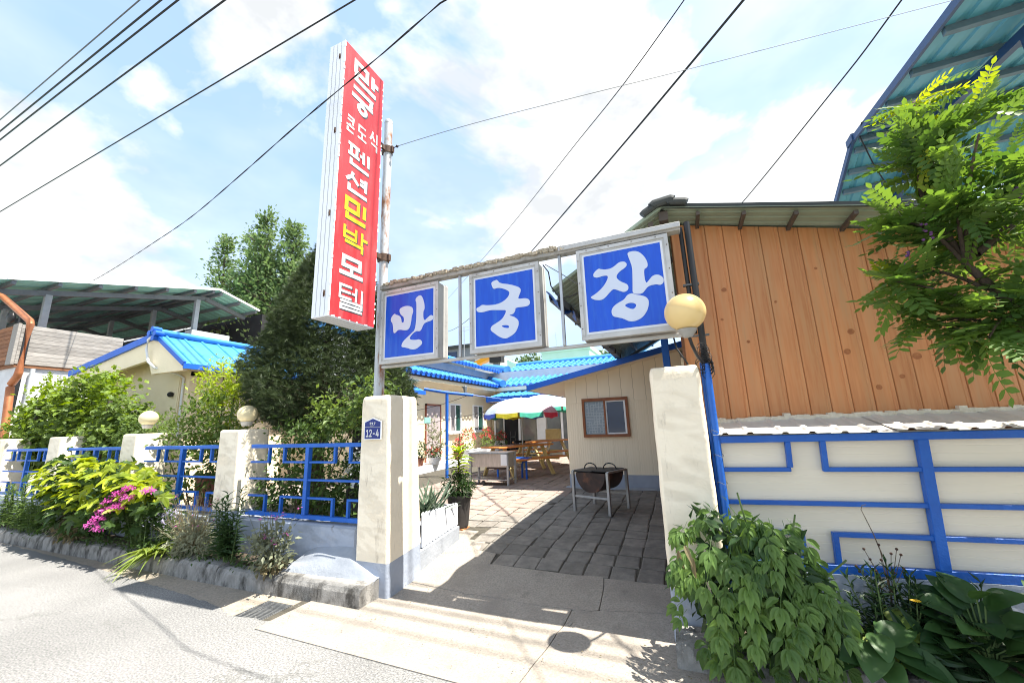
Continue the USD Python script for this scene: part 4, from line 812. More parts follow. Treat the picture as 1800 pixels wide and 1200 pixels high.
obj('ridge_cap', box(CX0 - .09, 11.05, 8.05, CX0 + .02, 11.4, 8.22), 'canopy_trim', bc)
obj('hanging_cable', tube([(CX0 - .02, 10.3, 8.02), (CX0 - .07, 10.5, 8.1), (CX0 + .0, 10.9, 8.02), (CX0 + .25, 11.2, 7.4), (CX0 + .5, 11.4, 6.8), (CX0 + .65, 11.5, 5.5)], .015, 6), 'cable_black', bc)
# ================================================================= LEFT NEIGHBOUR WITH ROOF TERRACE CANOPY
gc = thing('terrace_canopy', 'green sheet metal canopy on grey posts over the roof terrace far left', 'canopy')
GX0, GX1 = -34.0, -17.0
def gcz(y): return np.where(y < 9.6, 7.39 + .246 * (y - 9.6), 7.39 - .265 * (y - 9.6))
for k in range(17):
    a = GX0 + k * 1.0
    obj('roof_sheet', ribs_x(a, a + .995, 3.0, 9.6, .332, .03, gcz), 'canopy_green', gc)
    obj('roof_sheet', ribs_x(a, a + .995, 9.6, 11.35, .332, .03, gcz), 'canopy_green', gc)
for y in (3.4, 4.3, 5.2, 6.1, 7.0, 7.9, 8.8, 9.45, 9.75, 10.5, 11.25):
    z = float(gcz(np.array(y))); obj('purlin', box(GX0, y - .045, z - .12, GX1 - .06, y + .045, z - .005), 'frame_grey', gc)
for x in (-17.9, -21.0, -24.5, -28):
    obj('rafter', beam((x, 3.0, float(gcz(np.array(3.0))) - .21), (x, 9.6, 7.18), .12, .16), 'frame_grey', gc)
    obj('rafter', beam((x, 9.6, 7.18), (x, 11.3, float(gcz(np.array(11.3))) - .21), .12, .16), 'frame_grey', gc)
    for y in (5.25, 9.35): obj('post', box(x - .075, y - .075, 3.66, x + .075, y + .075, float(gcz(np.array(y))) - .27), 'post_grey', gc)
obj('verge_trim', cat([beam((GX1 + .02, 3.0, float(gcz(np.array(3.0))) + .04), (GX1 + .02, 9.6, 7.43), .04, .08), beam((GX1 + .02, 9.6, 7.43), (GX1 + .02, 11.35, float(gcz(np.array(11.35))) + .04), .04, .08)]), 'canopy_white', gc)
nb = thing('neighbour_building', 'pale neighbouring building with roof terrace at the far left edge', 'building')
obj('wall', box(-34, 4.4, -.1, -16.05, 12.5, 3.52), 'neighbour_wall', nb)
obj('terrace_slab', box(-34, 4.35, 3.52, -16.0, 12.5, 3.66), 'brown_boards', nb)
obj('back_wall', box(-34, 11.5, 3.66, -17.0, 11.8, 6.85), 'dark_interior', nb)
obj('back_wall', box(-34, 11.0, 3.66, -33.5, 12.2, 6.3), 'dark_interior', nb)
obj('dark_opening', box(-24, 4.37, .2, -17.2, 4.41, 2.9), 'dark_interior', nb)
for k in range(9):
    z = 3.60 + k * .118
    obj('screen_board', cbox(-16.03, 4.34, z, -15.98, 6.46, z + .112, .006), 'grey_boards', nb)
    obj('screen_board', cbox(-24.0, 4.29, z, -16.30, 4.335, z + .112, .006), 'brown_boards', nb)
obj('corner_board', cbox(-16.3, 4.27, 3.58, -15.97, 4.335, 4.68, .006), 'grey_boards', nb)
obj('corner_strip', cbox(-15.985, 4.40, 2.2, -15.95, 4.52, 4.66, .006), 'black_plastic', nb)
obj('downpipe', tube([(-15.94, 4.68, .2), (-15.94, 4.68, 3.5)], .05, 10), 'galvanised', nb, smooth=True)
obj('water_tank', lathe([(0, 3.66), (.6, 3.66), (.66, 4.9), (.5, 5.0), (0, 5.02)], (-17.9, 8.3, 0), 20), 'canopy_trim', nb, smooth=40)
obj('terrace_box', box(-17.6, 8.9, 3.66, -17.15, 10.3, 5.62), 'galvanised', nb)
dish = obj('floodlight', cat([tube([(-16.2, 4.32, 4.66), (-16.2, 4.32, 4.9)], .02, 6), sphere((-16.5, 4.25, 4.9), .16, 2, (1, .5, 1)), tube([(-16.2, 4.3, 4.9), (-16.5, 4.25, 5.1), (-16.75, 4.2, 5.12)], .015, 6)]), 'black_plastic', nb)
cpp = obj('copper_downpipe', tube([(-18.2, 4.2, 5.9), (-16.9, 4.12, 5.52), (-14.72, 4.1, 4.53), (-14.64, 4.1, 4.44), (-14.70, 4.1, 3.25), (-14.74, 4.1, 3.15), (-14.98, 4.1, 2.98), (-15.0, 4.1, 2.9), (-14.65, 4.1, 1.4), (-14.6, 4.1, .1)], .075, 12), 'copper_pipe', smooth=40)
tag(cpp, 'copper coloured bent downpipe in front of the grey board screen', 'downpipe')

# ================================================================= TILE ROOF MAKER
def tiled(p0, u, s, n, pitch, r, rows=3, ends=False):
    """p0 eave start, u unit vector along the eave, s vector from eave to top; n columns of half-round tiles over flat pans"""
    p0, u, s = np.array(p0, float), np.array(u, float), np.array(s, float)
    nv = np.cross(u, s); nv /= np.linalg.norm(nv)
    if nv[2] < 0: nv = -nv
    out = []
    q = np.array([p0, p0 + u * n * pitch, p0 + u * n * pitch + s, p0 + s])
    out.append((np.vstack([q, q - nv * .05]), np.array([(0, 1, 2), (0, 2, 3), (4, 6, 5), (4, 7, 6), (0, 4, 5), (0, 5, 1), (1, 5, 6), (1, 6, 2), (3, 2, 6), (3, 6, 7), (0, 3, 7), (0, 7, 4)])))
    g = np.linspace(0, np.pi, 6)
    if ends:
        g2 = np.linspace(-.25, np.pi + .25, 9); eo = []
        for i in range(n):
            c = p0 + u * (i + .5) * pitch - s / np.linalg.norm(s) * .045; A = c + r * 1.06 * (np.cos(g2)[:, None] * u + np.sin(g2)[:, None] * nv); B = A + s / np.linalg.norm(s) * .06
            eo.append((np.vstack([A, B, [c]]), np.array([(j, j + 1, 18) for j in range(8)] + [(j, 9 + j, 10 + j) for j in range(8)] + [(j, 10 + j, j + 1) for j in range(8)])))
            if i < n - 1: d_ = c + u * .5 * pitch; eo.append(beam(d_ - u * pitch * .28 - nv * .02, d_ + u * pitch * .28 - nv * .02, .02, .05))
        return cat(eo)
    for i in range(n):
        c = p0 + u * (i + .5) * pitch
        for k in range(rows):
            ra, rb = r, r * .86
            a, b = c + s * (k / rows) - s / np.linalg.norm(s) * (.03 if k == 0 else .0) + nv * .012 * (0), c + s * ((k + 1) / rows)
            A = a + ra * (np.cos(g)[:, None] * u + np.sin(g)[:, None] * nv); B = b + rb * (np.cos(g)[:, None] * u + np.sin(g)[:, None] * nv)
            V = np.vstack([A, B, [a]]); f = []
            for j in range(5): f += [(j, j + 1, 7 + j), (j, 7 + j, 6 + j), (j + 1, j, 12)]
            out.append((V, np.array(f)))
    return cat(out)

# ================================================================= MAIN HOUSE
mh = thing('main_house', 'cream motel house with two tiers of bright blue roof tiles', 'house')
FX, BY = -7.6, 15.5
obj('wall', box(-14.0, 8.3, .1, FX, BY + .3, 3.15), 'cream_plaster', mh)
obj('wall', box(FX + .002, BY, .1, 3.5, BY + .3, 3.3), 'cream_plaster', mh)
obj('cornice', poly([(FX, 2.86), (FX, 3.14), (FX + .46, 3.14), (FX + .46, 3.0), (FX + .28, 2.96)], 'xz', 8.2, BY - .004), 'cream_plaster', mh)
obj('cornice', poly([(BY - .002, 2.9), (BY - .002, 3.14), (BY - .4, 3.14), (BY - .4, 3.0)], 'yz', FX + .46, 3.4), 'cream_plaster', mh)
obj('eave_board', box(FX + .47, 8.1, 3.10, FX + .5, 15.2, 3.16), 'drum_rust', mh)
obj('skirt_tiles', tiled((-7.06, 8.0, 3.19), (0, 1, 0), (-.92, 0, .40), 29, .255, .085, 2), 'blue_tile', mh, kind='stuff')
obj('skirt_tile_ends', tiled((-7.06, 8.0, 3.19), (0, 1, 0), (-.92, 0, .40), 29, .255, .085, 2, ends=True), 'blue_trim', mh, kind='stuff')
obj('skirt_tiles', tiled((-7.06, 15.25, 3.19), (1, 0, 0), (0, .92, .40), 36, .255, .085, 2), 'blue_tile', mh, kind='stuff')
obj('skirt_tile_ends', tiled((-7.06, 15.25, 3.19), (1, 0, 0), (0, .92, .40), 36, .255, .085, 2, ends=True), 'blue_trim', mh, kind='stuff')
obj('grey_band', cat([box(-8.1, 8.0, 3.5, -7.96, 16.2, 3.92), box(-7.96, 16.15, 3.5, 3, 16.3, 3.92)]), 'neighbour_wall', mh)
obj('upper_tiles', tiled((-7.5, 7.6, 3.93), (0, 1, 0), (-2.0, 0, .62), 36, .255, .09, 4), 'blue_tile', mh, kind='stuff')
obj('upper_tile_ends', tiled((-7.5, 7.6, 3.93), (0, 1, 0), (-2.0, 0, .62), 36, .255, .09, 4, ends=True), 'blue_trim', mh, kind='stuff')
obj('upper_tiles', tiled((-7.5, 16.55, 3.93), (1, 0, 0), (0, 1.7, .52), 42, .255, .09, 4), 'blue_tile', mh, kind='stuff')
obj('upper_tile_ends', tiled((-7.5, 16.55, 3.93), (1, 0, 0), (0, 1.7, .52), 42, .255, .09, 4, ends=True), 'blue_trim', mh, kind='stuff')
obj('ridge', tube([(-9.5, 7.6, 4.6), (-9.5, 17.6, 4.6)], .14, 12), 'blue_tile', mh, smooth=40)
obj('ridge', tube([(-7.5, 18.3, 4.5), (3.2, 18.3, 4.5)], .14, 12), 'blue_tile', mh, smooth=40)
obj('hip_cap', tube([(-9.3, 18.2, 4.56), (-7.2, 16.4, 4.06)], .17, 14), 'blue_tile', mh, smooth=40)
obj('hip_cap', tube([(-8.0, 16.1, 3.64), (-6.85, 15.1, 3.30)], .15, 14), 'blue_tile', mh, smooth=40)
# door, windows and lantern on the courtyard side
dr = obj('door', cbox(FX - .02, 10.74, .40, FX + .035, 11.52, 2.30, .006), 'door_panel', mh, label='pale mauve panelled door')
for z0, z1 in ((.55, 1.2), (1.32, 2.15)):
    for y0, y1 in ((10.84, 11.08), (11.16, 11.42)): obj('door_panel', cbox(FX + .03, y0, z0, FX + .045, y1, z1, .008), 'door_panel', dr)
obj('door_frame', cat([box(FX, 10.70, .38, FX + .05, 10.735, 2.36), box(FX, 11.525, .38, FX + .05, 11.56, 2.36), box(FX, 10.70, 2.305, FX + .05, 11.56, 2.36)]), 'door_edge', mh)
for y0, y1 in ((12.10, 12.86), (13.80, 14.62)):
    w = obj('window', cat([box(FX, y0, 1.42, FX + .06, y1, 1.47), box(FX, y0, 2.36, FX + .06, y1, 2.41), box(FX, y0, 1.47, FX + .06, y0 + .04, 2.36), box(FX, y1 - .04, 1.47, FX + .06, y1, 2.36), box(FX + .005, (y0 + y1) / 2 - .02, 1.47, FX + .055, (y0 + y1) / 2 + .02, 2.36)]), 'white_plastic', mh)
    obj('curtain', box(FX + .005, y0 + .042, 1.47, FX + .03, (y0 + y1) / 2 - .021, 2.36), 'curtain', w)
    obj('pane', box(FX + .005, (y0 + y1) / 2 + .021, 1.47, FX + .025, y1 - .042, 2.36), 'glass_green', w)
    obj('sill', cbox(FX, y0 - .05, 1.36, FX + .10, y1 + .05, 1.418, .006), 'white_plastic', w)
ln = obj('wall_lantern', cat([lathe([(0, .17), (.09, .12), (.085, .09), (.055, -.09), (0, -.14)], (FX + .52, 12.35, 2.86), 6), box(FX + .40, 12.33, 2.95, FX + .52, 12.37, 2.99)]), 'frame_grey', mh)
lt = obj('side_roof', tiled((-7.0, 7.2, 2.66), (0, 1, 0), (-.6, 0, .30), 8, .33, .02, 1), 'blue_tile', mh)
obj('side_roof_trim', box(-7.02, 7.2, 2.56, -6.98, 9.86, 2.67), 'blue_trim', lt)
# front wing (gable end towards the street)
fx = thing('annex_house', 'small cream gabled house with blue roof behind the vine bush', 'house')
obj('wall', box(-13.9, 5.25, .1, -9.95, 8.28, 3.0), 'cream_plaster', fx)
AX, AZ = -10.55, 3.86
obj('gable_wall', poly([(-13.9, 2.9), (-9.95, 2.9), (-9.95, 3.28), (AX, 3.62), (-13.9, 3.16)], 'xz', 5.26, 5.5), 'cream_plaster', fx)
obj('gable_fascia', poly([(-9.42, 2.93), (-9.42, 3.06), (AX, 3.74), (-14.1, 3.16), (-14.1, 2.90), (-10.75, 3.26), (-10.55, 2.94)], 'xz', 4.82, 4.90), 'cream_plaster', fx)
obj('soffit', cat([poly([(-14.1, 3.08), (AX, 3.68), (AX, 3.72), (-14.1, 3.14)], 'xz', 4.91, 5.25), poly([(AX, 3.68), (-9.42, 2.98), (-9.42, 3.02), (AX, 3.72)], 'xz', 4.91, 5.25)]), 'cream_plaster', fx)
obj('verge_trim', beam((AX, 4.80, 3.80), (-14.2, 4.80, 3.235), .05, .15), 'blue_trim', fx)
obj('verge_trim', beam((AX, 4.80, 3.80), (-9.36, 4.80, 3.06), .05, .09), 'blue_trim', fx)
obj('left_roof_sheet', poly([(-14.2, 3.24), (AX, 3.80), (AX, 3.84), (-14.2, 3.28)], 'xz', 4.83, 8.3), 'blue_tile', fx)
obj('roof_tiles', tiled((-9.36, 4.80, 3.06), (0, 1, 0), (-1.2, 0, .76), 10, .36, .035, 3), 'blue_tile', fx)
obj('eave_trim', box(-9.36, 4.78, 2.96, -9.32, 8.4, 3.065), 'blue_trim', fx)
obj('ridge', tube([(AX, 4.72, 3.88), (AX, 8.4, 3.86)], .075, 10), 'blue_tile', fx, smooth=40)
for k, (dx, dz) in enumerate(((-.10, .0), (.02, .08), (.13, -.02), (.07, -.12))): obj('ridge_end_tile', tube([(AX + dx, 4.70, 3.84 + dz), (AX + dx, 4.86, 3.84 + dz)], .062, 12), 'blue_trim', fx, smooth=40)
obj('white_conduit', tube([(AX - .05, 4.76, 3.78), (AX - .16, 4.74, 3.70), (AX - .17, 4.74, 3.5), (AX - .02, 4.74, 3.2), (AX + .18, 4.77, 3.06), (-10.3, 5.2, 2.95), (-10.12, 5.22, 2.86), (-10.08, 5.22, 1.6)], .024, 8), 'white_plastic', fx, smooth=True)
obj('conduit_strip', cat([box(-10.3, 5.22, 1.2, -10.26, 5.26, 2.9), box(-10.22, 5.21, 1.2, -10.19, 5.25, 2.9)]), 'cream_plaster', fx)
obj('camera_dome', sphere((-10.5, 5.20, 2.52), .06, 2), 'black_plastic', fx)
obj('window_hood', cat([box(-11.7, 5.05, 1.98, -10.9, 5.27, 2.03), box(-11.65, 5.2, 1.2, -10.95, 5.262, 1.97)]), 'white_plastic', fx)

# ================================================================= PORCH WITH SLIDING DOORS
pr = thing('porch_roof', 'blue tiled porch roof over the glazed sliding doors', 'porch roof')
obj('porch_tiles', tiled((-7.0, 13.95, 2.66), (1, 0, 0), (0, 1.5, .30), 12, .258, .05, 2), 'blue_tile', pr)
obj('porch_fascia', cat([box(-7.05, 13.90, 2.50, -3.90, 13.945, 2.68), box(-7.05, 13.945, 2.48, -7.0, 15.4, 2.72), box(-3.95, 13.95, 2.48, -3.90, 15.4, 2.70)]), 'blue_trim', pr)
obj('porch_ceiling', box(-6.99, 13.96, 2.50, -3.96, 15.4, 2.53), 'cream_siding', pr)
obj('downspout', tube([(-3.93, 13.9, 2.52), (-3.93, 13.9, 2.05)], .045, 8), 'blue_trim', pr)
sd = thing('sliding_doors', 'white framed glazed sliding doors standing open under the porch', 'sliding doors')
SY = 15.35
def glass(x0, x1, z0, z1, m, name='pane'): return obj(name, box(x0, SY + .02, z0, x1, SY + .04, z1), m, sd)
glass(-7.35, -6.98, 1.0, 2.1, 'glass_grey'); glass(-6.96, -6.32, .42, 2.1, 'dark_interior', 'open_doorway'); glass(-6.24, -5.52, .95, 2.1, 'glass_grey'); glass(-5.14, -4.52, .6, 2.1, 'glass_grey'); glass(-4.44, -3.5, .5, 2.1, 'glass_grey')
obj('lower_panel', box(-7.35, SY, .45, -6.98, SY + .03, .98), 'lattice_white', sd)
obj('doorway_shelf', cat([box(-6.72, SY + .005, .42, -6.69, SY + .02, 1.35), box(-6.5, SY + .005, .42, -6.47, SY + .02, 1.35), box(-6.72, SY + .005, 1.1, -6.47, SY + .02, 1.15)]), 'pad_grey', sd)
for x0, x1 in ((-7.42, -7.35), (-6.98, -6.95), (-6.32, -6.24), (-5.52, -5.14), (-4.52, -4.44), (-3.5, -3.42)): obj('door_frame', cbox(x0, SY - .03, .40, x1, SY + .05, 2.48, .004), 'white_plastic', sd)
obj('door_frame', cat([box(-7.34, SY - .03, 2.1, -3.5, SY + .05, 2.16), box(-7.34, SY - .03, 2.42, -3.5, SY + .05, 2.48)]), 'white_plastic', sd)
def lattice(x0, x1, z0, z1, step, y, w=.012, diag=True):
    out = []; R_ = sbox(x0, z0, x1, z1)
    for k in np.arange(-(z1 - z0), (x1 - x0) + step, step):
        for sgn in (1, -1):
            a = (x0 + k, z0) if sgn > 0 else (x0 + k, z1); b = (x0 + k + (z1 - z0), z1) if sgn > 0 else (x0 + k + (z1 - z0), z0)
            g = LineString([a, b]).buffer(w / 2, cap_style=2).intersection(R_)
            if not g.is_empty and g.area > 1e-6: out.append(g)
    return poly(unary_union(out), 'xz', y, y + .01)
glass(-7.34, -3.5, 2.16, 2.42, 'glass_dark', 'transom')
obj('lattice', lattice(-7.34, -5.3, 2.16, 2.42, .13, SY - .005, .018), 'lattice_white', sd)
obj('lattice', lattice(-6.24, -5.52, .42, .95, .16, SY - .005, .022), 'lattice_white', sd)
obj('lower_panel', box(-6.24, SY + .01, .42, -5.52, SY + .03, .95), 'glass_green', sd)

# ================================================================= SHED
sh = thing('shed', 'cream sided shed with wood framed window and low blue edged roof', 'shed')
SX, SYF = -2.28, 8.17
obj('wall_core', box(SX + .02, SYF + .02, .2, .0, 12.0, 2.4), 'siding_gap', sh)
obj('wall_core', poly([(SX + .001, 2.0), (.02, 2.0), (.02, 2.93), (SX + .001, 2.47)], 'xz', SYF - .004, SYF + .018), 'siding_gap', sh)
obj('side_wall', box(SX, SYF + .015, .25, SX + .02, 12.0, 2.42), 'shed_siding', sh)
wpan = .23
for k in range(10):
    a, b = SX + k * wpan, min(SX + (k + 1) * wpan, .02)
    rbs = []
    for q in range(5): rbs.append(box(a + .012 + q * .045, SYF - .005, .6, a + .030 + q * .045, SYF + .0, 1.985))
    obj('siding_panel', cat([cbox(a + .0006, SYF, .56, b - .0006, SYF + .02, 2.02, .0012)] + rbs), 'shed_siding', sh)
    zt = lambda x: 2.40 + .20 * (x + 2.85) - .04
    obj('siding_panel', poly([(a + .0025, 2.0), (b - .0025, 2.0), (b - .0025, zt(b)), (a + .0025, zt(a))], 'xz', SYF - .014, SYF + .02), 'shed_siding', sh)
obj('base_band', cbox(SX - .006, SYF - .008, .25, .05, SYF + .05, .60, .004), 'grey_blue_paint', sh)
obj('base_ledge', cbox(SX - .08, SYF - .10, .2, .05, SYF - .008, .375, .02), 'grey_white_plinth', sh)
obj('roof_edge', beam((-2.98, 7.78, 2.335), (.3, 7.78, 2.99), .05, .11), 'blue_trim', sh)
obj('roof_edge', beam((-2.98, 7.80, 2.335), (-2.98, 12.2, 2.335), .05, .11), 'blue_trim', sh)
obj('roof_sheet', poly([(-3.0, 2.37), (.3, 3.03), (.3, 3.05), (-3.0, 2.39)], 'xz', 7.8, 12.3), 'blue_tile', sh)
obj('soffit', poly([(-2.96, 2.285), (.3, 2.94), (.3, 2.955), (-2.96, 2.30)], 'xz', 7.82, 12.0), 'cream_siding', sh)
ww = thing('x', None, None) if False else obj('window', cat([box(-1.935, SYF - .05, 2.015, -1.025, SYF + .01, 2.075), box(-1.935, SYF - .05, 1.31, -1.025, SYF + .01, 1.365), box(-1.935, SYF - .05, 1.365, -1.885, SYF + .01, 2.015), box(-1.075, SYF - .05, 1.365, -1.025, SYF + .01, 2.015), box(-1.50, SYF - .045, 1.365, -1.462, SYF + .01, 2.015)]), 'window_wood', sh)
obj('pane', box(-1.885, SYF - .02, 1.365, -1.50, SYF - .012, 2.015), 'glass_frost', ww)
lat = []
rl = np.random.default_rng(2)
for i in range(7):
    for j in range(11):
        x, z = -1.87 + i * .054, 1.385 + j * .056
        if rl.random() < .8: lat.append(box(x, SYF - .026, z, x + .05, SYF - .021, z + .006))
        if rl.random() < .8: lat.append(box(x, SYF - .026, z, x + .006, SYF - .021, z + .052))
obj('lattice', cat(lat), 'lattice_white', ww, kind='stuff')
obj('pane', box(-1.44, SYF - .014, 1.39, -1.10, SYF - .006, 1.99), 'glass_dark', ww)
obj('sash', cat([box(-1.462, SYF - .03, 1.365, -1.075, SYF - .004, 1.39), box(-1.462, SYF - .03, 1.99, -1.075, SYF - .004, 2.015), box(-1.462, SYF - .03, 1.39, -1.44, SYF - .004, 1.99), box(-1.11, SYF - .03, 1.39, -1.075, SYF - .004, 1.99)]), 'white_plastic', ww)

# ================================================================= FAR BACKGROUND
mb = thing('mint_building', 'distant mint green building behind the blue tiled roofs', 'building')
obj('wall', box(-13.5, 40, 0, -8.35, 46, 9.0), 'mint', mb)
obj('parapet', box(-13.6, 39.9, 9.0, -8.25, 46, 9.45), 'mint', mb)
mb2 = thing('mint_building', 'low mint green roof behind the orange machine arm', 'building')
obj('wall', box(-21, 44, 0, -14.8, 50, 7.4), 'mint', mb2); obj('roof', poly([(-21.2, 7.4), (-14.6, 7.4), (-17, 8.2), (-20, 9.8)], 'xz', 43.9, 50), 'mint', mb2)
db = thing('rooftop_shed', 'dark rooftop hut with flat roof between the sign boxes', 'rooftop hut')
obj('wall', box(-20.0, 30, 4, -16.2, 33, 8.4), 'frame_grey', db); obj('roof', box(-20.3, 29.8, 8.4, -16.0, 33.2, 8.65), 'roof_dark', db); obj('window', box(-19.4, 29.96, 7.2, -18.0, 30.0, 8.1), 'glass_dark', db); obj('side_wall', box(-16.2, 30.2, 3, -14.5, 33, 7.6), 'neighbour_wall', db)
om = thing('machine_arm', 'orange machine arm above the blue tiled roofs', 'machine arm')
obj('boom', beam((-13.6, 25, 5.85), (-12.0, 25, 6.45), .5, .32), 'orange_machine', om); obj('mount', box(-12.2, 24.7, 5.9, -11.3, 25.3, 6.7), 'black_plastic', om); obj('mast', box(-12.0, 24.9, 3, -11.6, 25.2, 5.9), 'frame_grey', om)
for k, (x, y, z0, z1, lab) in enumerate(((-13.8, 24, 4, 8.6, 'thin aerial mast seen between the first and second sign boxes'), (-12.4, 42, 9, 11.6, 'thin aerial on the mint building behind the gate sign'))):
    am = thing('aerial', lab, 'aerial'); obj('mast', tube([(x, y, z0), (x, y, z1)], .025, 6), 'steel_grey', am)
    obj('element', cat([tube([(x - .4, y, z), (x + .4, y, z)], .012, 4) for z in (z1 - .1, z1 - .35)]), 'steel_grey', am)
hl = sheet(-120, 70, 62, 130, 60, 16, lambda x, y: 1.5 + 10.5 * np.exp(-((x + 22) / 30) ** 2) * np.clip((y - 62) / 12, 0, 1) + .5 * np.sin(x * .3))
obj('hill', hl, 'far_ground', kind='structure')
# ================================================================= FOLIAGE TOOLS
def fan(outline, center=(0, .45, .0)):
    v = np.vstack([[center], outline]); n = len(outline)
    return v, np.array([(0, 1 + i, 1 + (i + 1) % n) for i in range(n)])
T_SMALL = (np.array([(0, 0, 0), (.24, .42, .07), (0, 1, -.04), (-.24, .42, .07), (0, .45, 0)]), np.array([(0, 1, 4), (1, 2, 4), (2, 3, 4), (3, 0, 4)]))
T_TINY = (np.array([(0, 0, 0), (.26, .5, .06), (0, 1, 0), (-.26, .5, .06)]), np.array([(0, 1, 2), (0, 2, 3)]))
T_NARROW = (np.array([(0, 0, 0), (.11, .4, .04), (0, 1, -.12), (-.11, .4, .04)]), np.array([(0, 1, 2), (0, 2, 3)]))
T_VINE = fan(np.array([(.0, .0, 0), (.30, -.06, .02), (.42, .25, .06), (.30, .42, .05), (.34, .68, .02), (.12, .72, .03), (0, 1, -.10), (-.12, .72, .03), (-.34, .68, .02), (-.30, .42, .05), (-.42, .25, .06), (-.30, -.06, .02)]), (0, .35, -.02))
def lobed(n=5, depth=.42, seed=0):
    out = []; A = np.radians([-125, -62, 0, 62, 125]); Ls = [.55, .85, 1.0, .85, .55]
    for k, (a, l) in enumerate(zip(A, Ls)):
        for da, ll, z in ((-.30, l * .62, .03), (-.17, l * .84, .0), (0, l, -.10), (.17, l * .84, .0), (.30, l * .62, .03)): out.append((math.sin(a + da) * ll, math.cos(a + da) * ll + .0, z))
        if k < 4: am = (a + A[k + 1]) / 2; out.append((math.sin(am) * depth, math.cos(am) * depth, .05))
    return fan(np.array(out)[::-1], (0, 0, 0))
T_MAPLE = lobed()
def blade(wfun, nl=7, nw=2, curl=.25, fold=.08, twist=0.0, waves=0.0):
    V = []; t = np.linspace(0, 1, nl + 1); 
    for a in t:
        w = wfun(a)
        for b in np.linspace(-1, 1, 2 * nw + 1):
            V.append((b * w, a - .10 * curl * a * a, fold * abs(b) * (w * 2) - curl * a * a + waves * math.sin(9 * a + 3 * b) * w))
    k = 2 * nw + 1; f = []
    for i in range(nl):
        for j in range(k - 1): q = i * k + j; f += [(q, q + 1, q + k + 1), (q, q + k + 1, q + k)]
    return np.array(V), np.array(f)
T_HOSTA = blade(lambda a: .36 * max(0.02, math.sin(math.pi * min(1, (a * .95 + .05)) ** .82)) ** .8 if a < 1 else .004, 11, 3, .45, .10, waves=.05)
T_LILY = blade(lambda a: .13 * max(.05, math.sin(math.pi * min(1, a * .95 + .05) ** .8)), 6, 1, .4, .3)
T_YUCCA = blade(lambda a: .035 * (1 - .25 * a) * (1 - a ** 5) + .0008, 6, 1, .10, .5)
T_STRAP = blade(lambda a: .055 * math.sin(math.pi * (a * .92 + .08) ** .7) + .001, 7, 1, .75, .4)
_leaflet = blade(lambda a: .225 * max(.03, math.sin(math.pi * min(1, a * .94 + .06) ** .85)), 5, 1, .28, .25)
def peony_leaf():
    out = []
    for (px_, py_, ang, s) in ((0, .52, 0, .50), (.02, .50, .50, .42), (-.02, .50, -.50, .42), (.05, .30, .95, .40), (.16, .36, .55, .30), (-.05, .30, -.95, .40), (-.16, .36, -.55, .30)):
        v, f = _leaflet; c, sn = math.cos(-ang), math.sin(-ang); v = v * s
        out.append((np.c_[v[:, 0] * c - v[:, 1] * sn + px_, v[:, 0] * sn + v[:, 1] * c + py_, v[:, 2] - .10 * py_], f))
    st = np.array([(.008, 0, 0), (-.008, 0, 0), (-.006, .52, -.05), (.006, .52, -.05)])
    out.append((st, np.array([(0, 1, 2), (0, 2, 3)])))
    return cat(out)
T_PEONY = peony_leaf()
def pinnate(n=8, droop=.28, seed=0):
    r = np.random.default_rng(seed); out = []
    t = np.linspace(.12, 1, n)
    rach = lambda a: np.array([.04 * math.sin(3 * a + seed), a, -droop * a * a])
    for i, a in enumerate(t):
        for sd in ((-1, 1) if i < n - 1 else (0,)):
            s = .25 * (1 - .35 * abs(a - .5)) * r.uniform(.85, 1.12); ang = sd * (1.15 - .25 * a) + r.normal(0, .08); p = rach(a)
            o = np.array([(0, 0, 0), (.21, .25, .02), (.25, .6, .0), (.0, 1, -.07), (-.25, .6, .0), (-.21, .25, .02)]) * s
            v, f = fan(o, np.array([0, .5, -.02]) * s); c, sn = math.cos(-ang), math.sin(-ang)
            v = np.c_[v[:, 0] * c - v[:, 1] * sn, v[:, 0] * sn + v[:, 1] * c, v[:, 2] - abs(sd) * .18 * np.abs(v[:, 1]) + r.normal(0, .006)] + p
            out.append((v, f))
    q = np.array([rach(a) for a in np.linspace(0, 1, 6)]); e = np.array([.006, 0, 0])
    V = np.vstack([q - e, q + e]); out.append((V, np.array([(i, i + 6, i + 7) for i in range(5)] + [(i, i + 7, i + 1) for i in range(5)])))
    return cat(out)
T_PINN = [pinnate(8, .30, s) for s in range(4)]
def frames(d, n):
    d = d / (np.linalg.norm(d, axis=1, keepdims=True) + 1e-9)
    n = n - (n * d).sum(1, keepdims=True) * d; n = n / (np.linalg.norm(n, axis=1, keepdims=True) + 1e-9)
    return np.cross(d, n), d, n
def scatter(T, pos, d, n, size):
    pos, d, n = np.asarray(pos, float), np.asarray(d, float), np.asarray(n, float); size = np.broadcast_to(np.asarray(size, float), (len(pos),))
    x, y, z = frames(d, n); tv, tf = T
    V = pos[:, None] + size[:, None, None] * (tv[None, :, :1] * x[:, None] + tv[None, :, 1:2] * y[:, None] + tv[None, :, 2:] * z[:, None])
    return V.reshape(-1, 3), (tf[None] + (np.arange(len(pos)) * len(tv))[:, None, None]).reshape(-1, 3)
def shell(r, n, ell, inner=.55):
    """points in ellipsoids, denser towards the surface; returns points and outward directions"""
    vol = np.array([e[3] * e[4] * e[5] for e in ell]) ** .67; k = r.choice(len(ell), n, p=vol / vol.sum()); E = np.array(ell)[k]
    d = r.normal(size=(n, 3)); d /= np.linalg.norm(d, axis=1, keepdims=True)
    rad = (inner + (1 - inner) * r.random(n) ** .6)
    return E[:, :3] + d * E[:, 3:] * rad[:, None], d
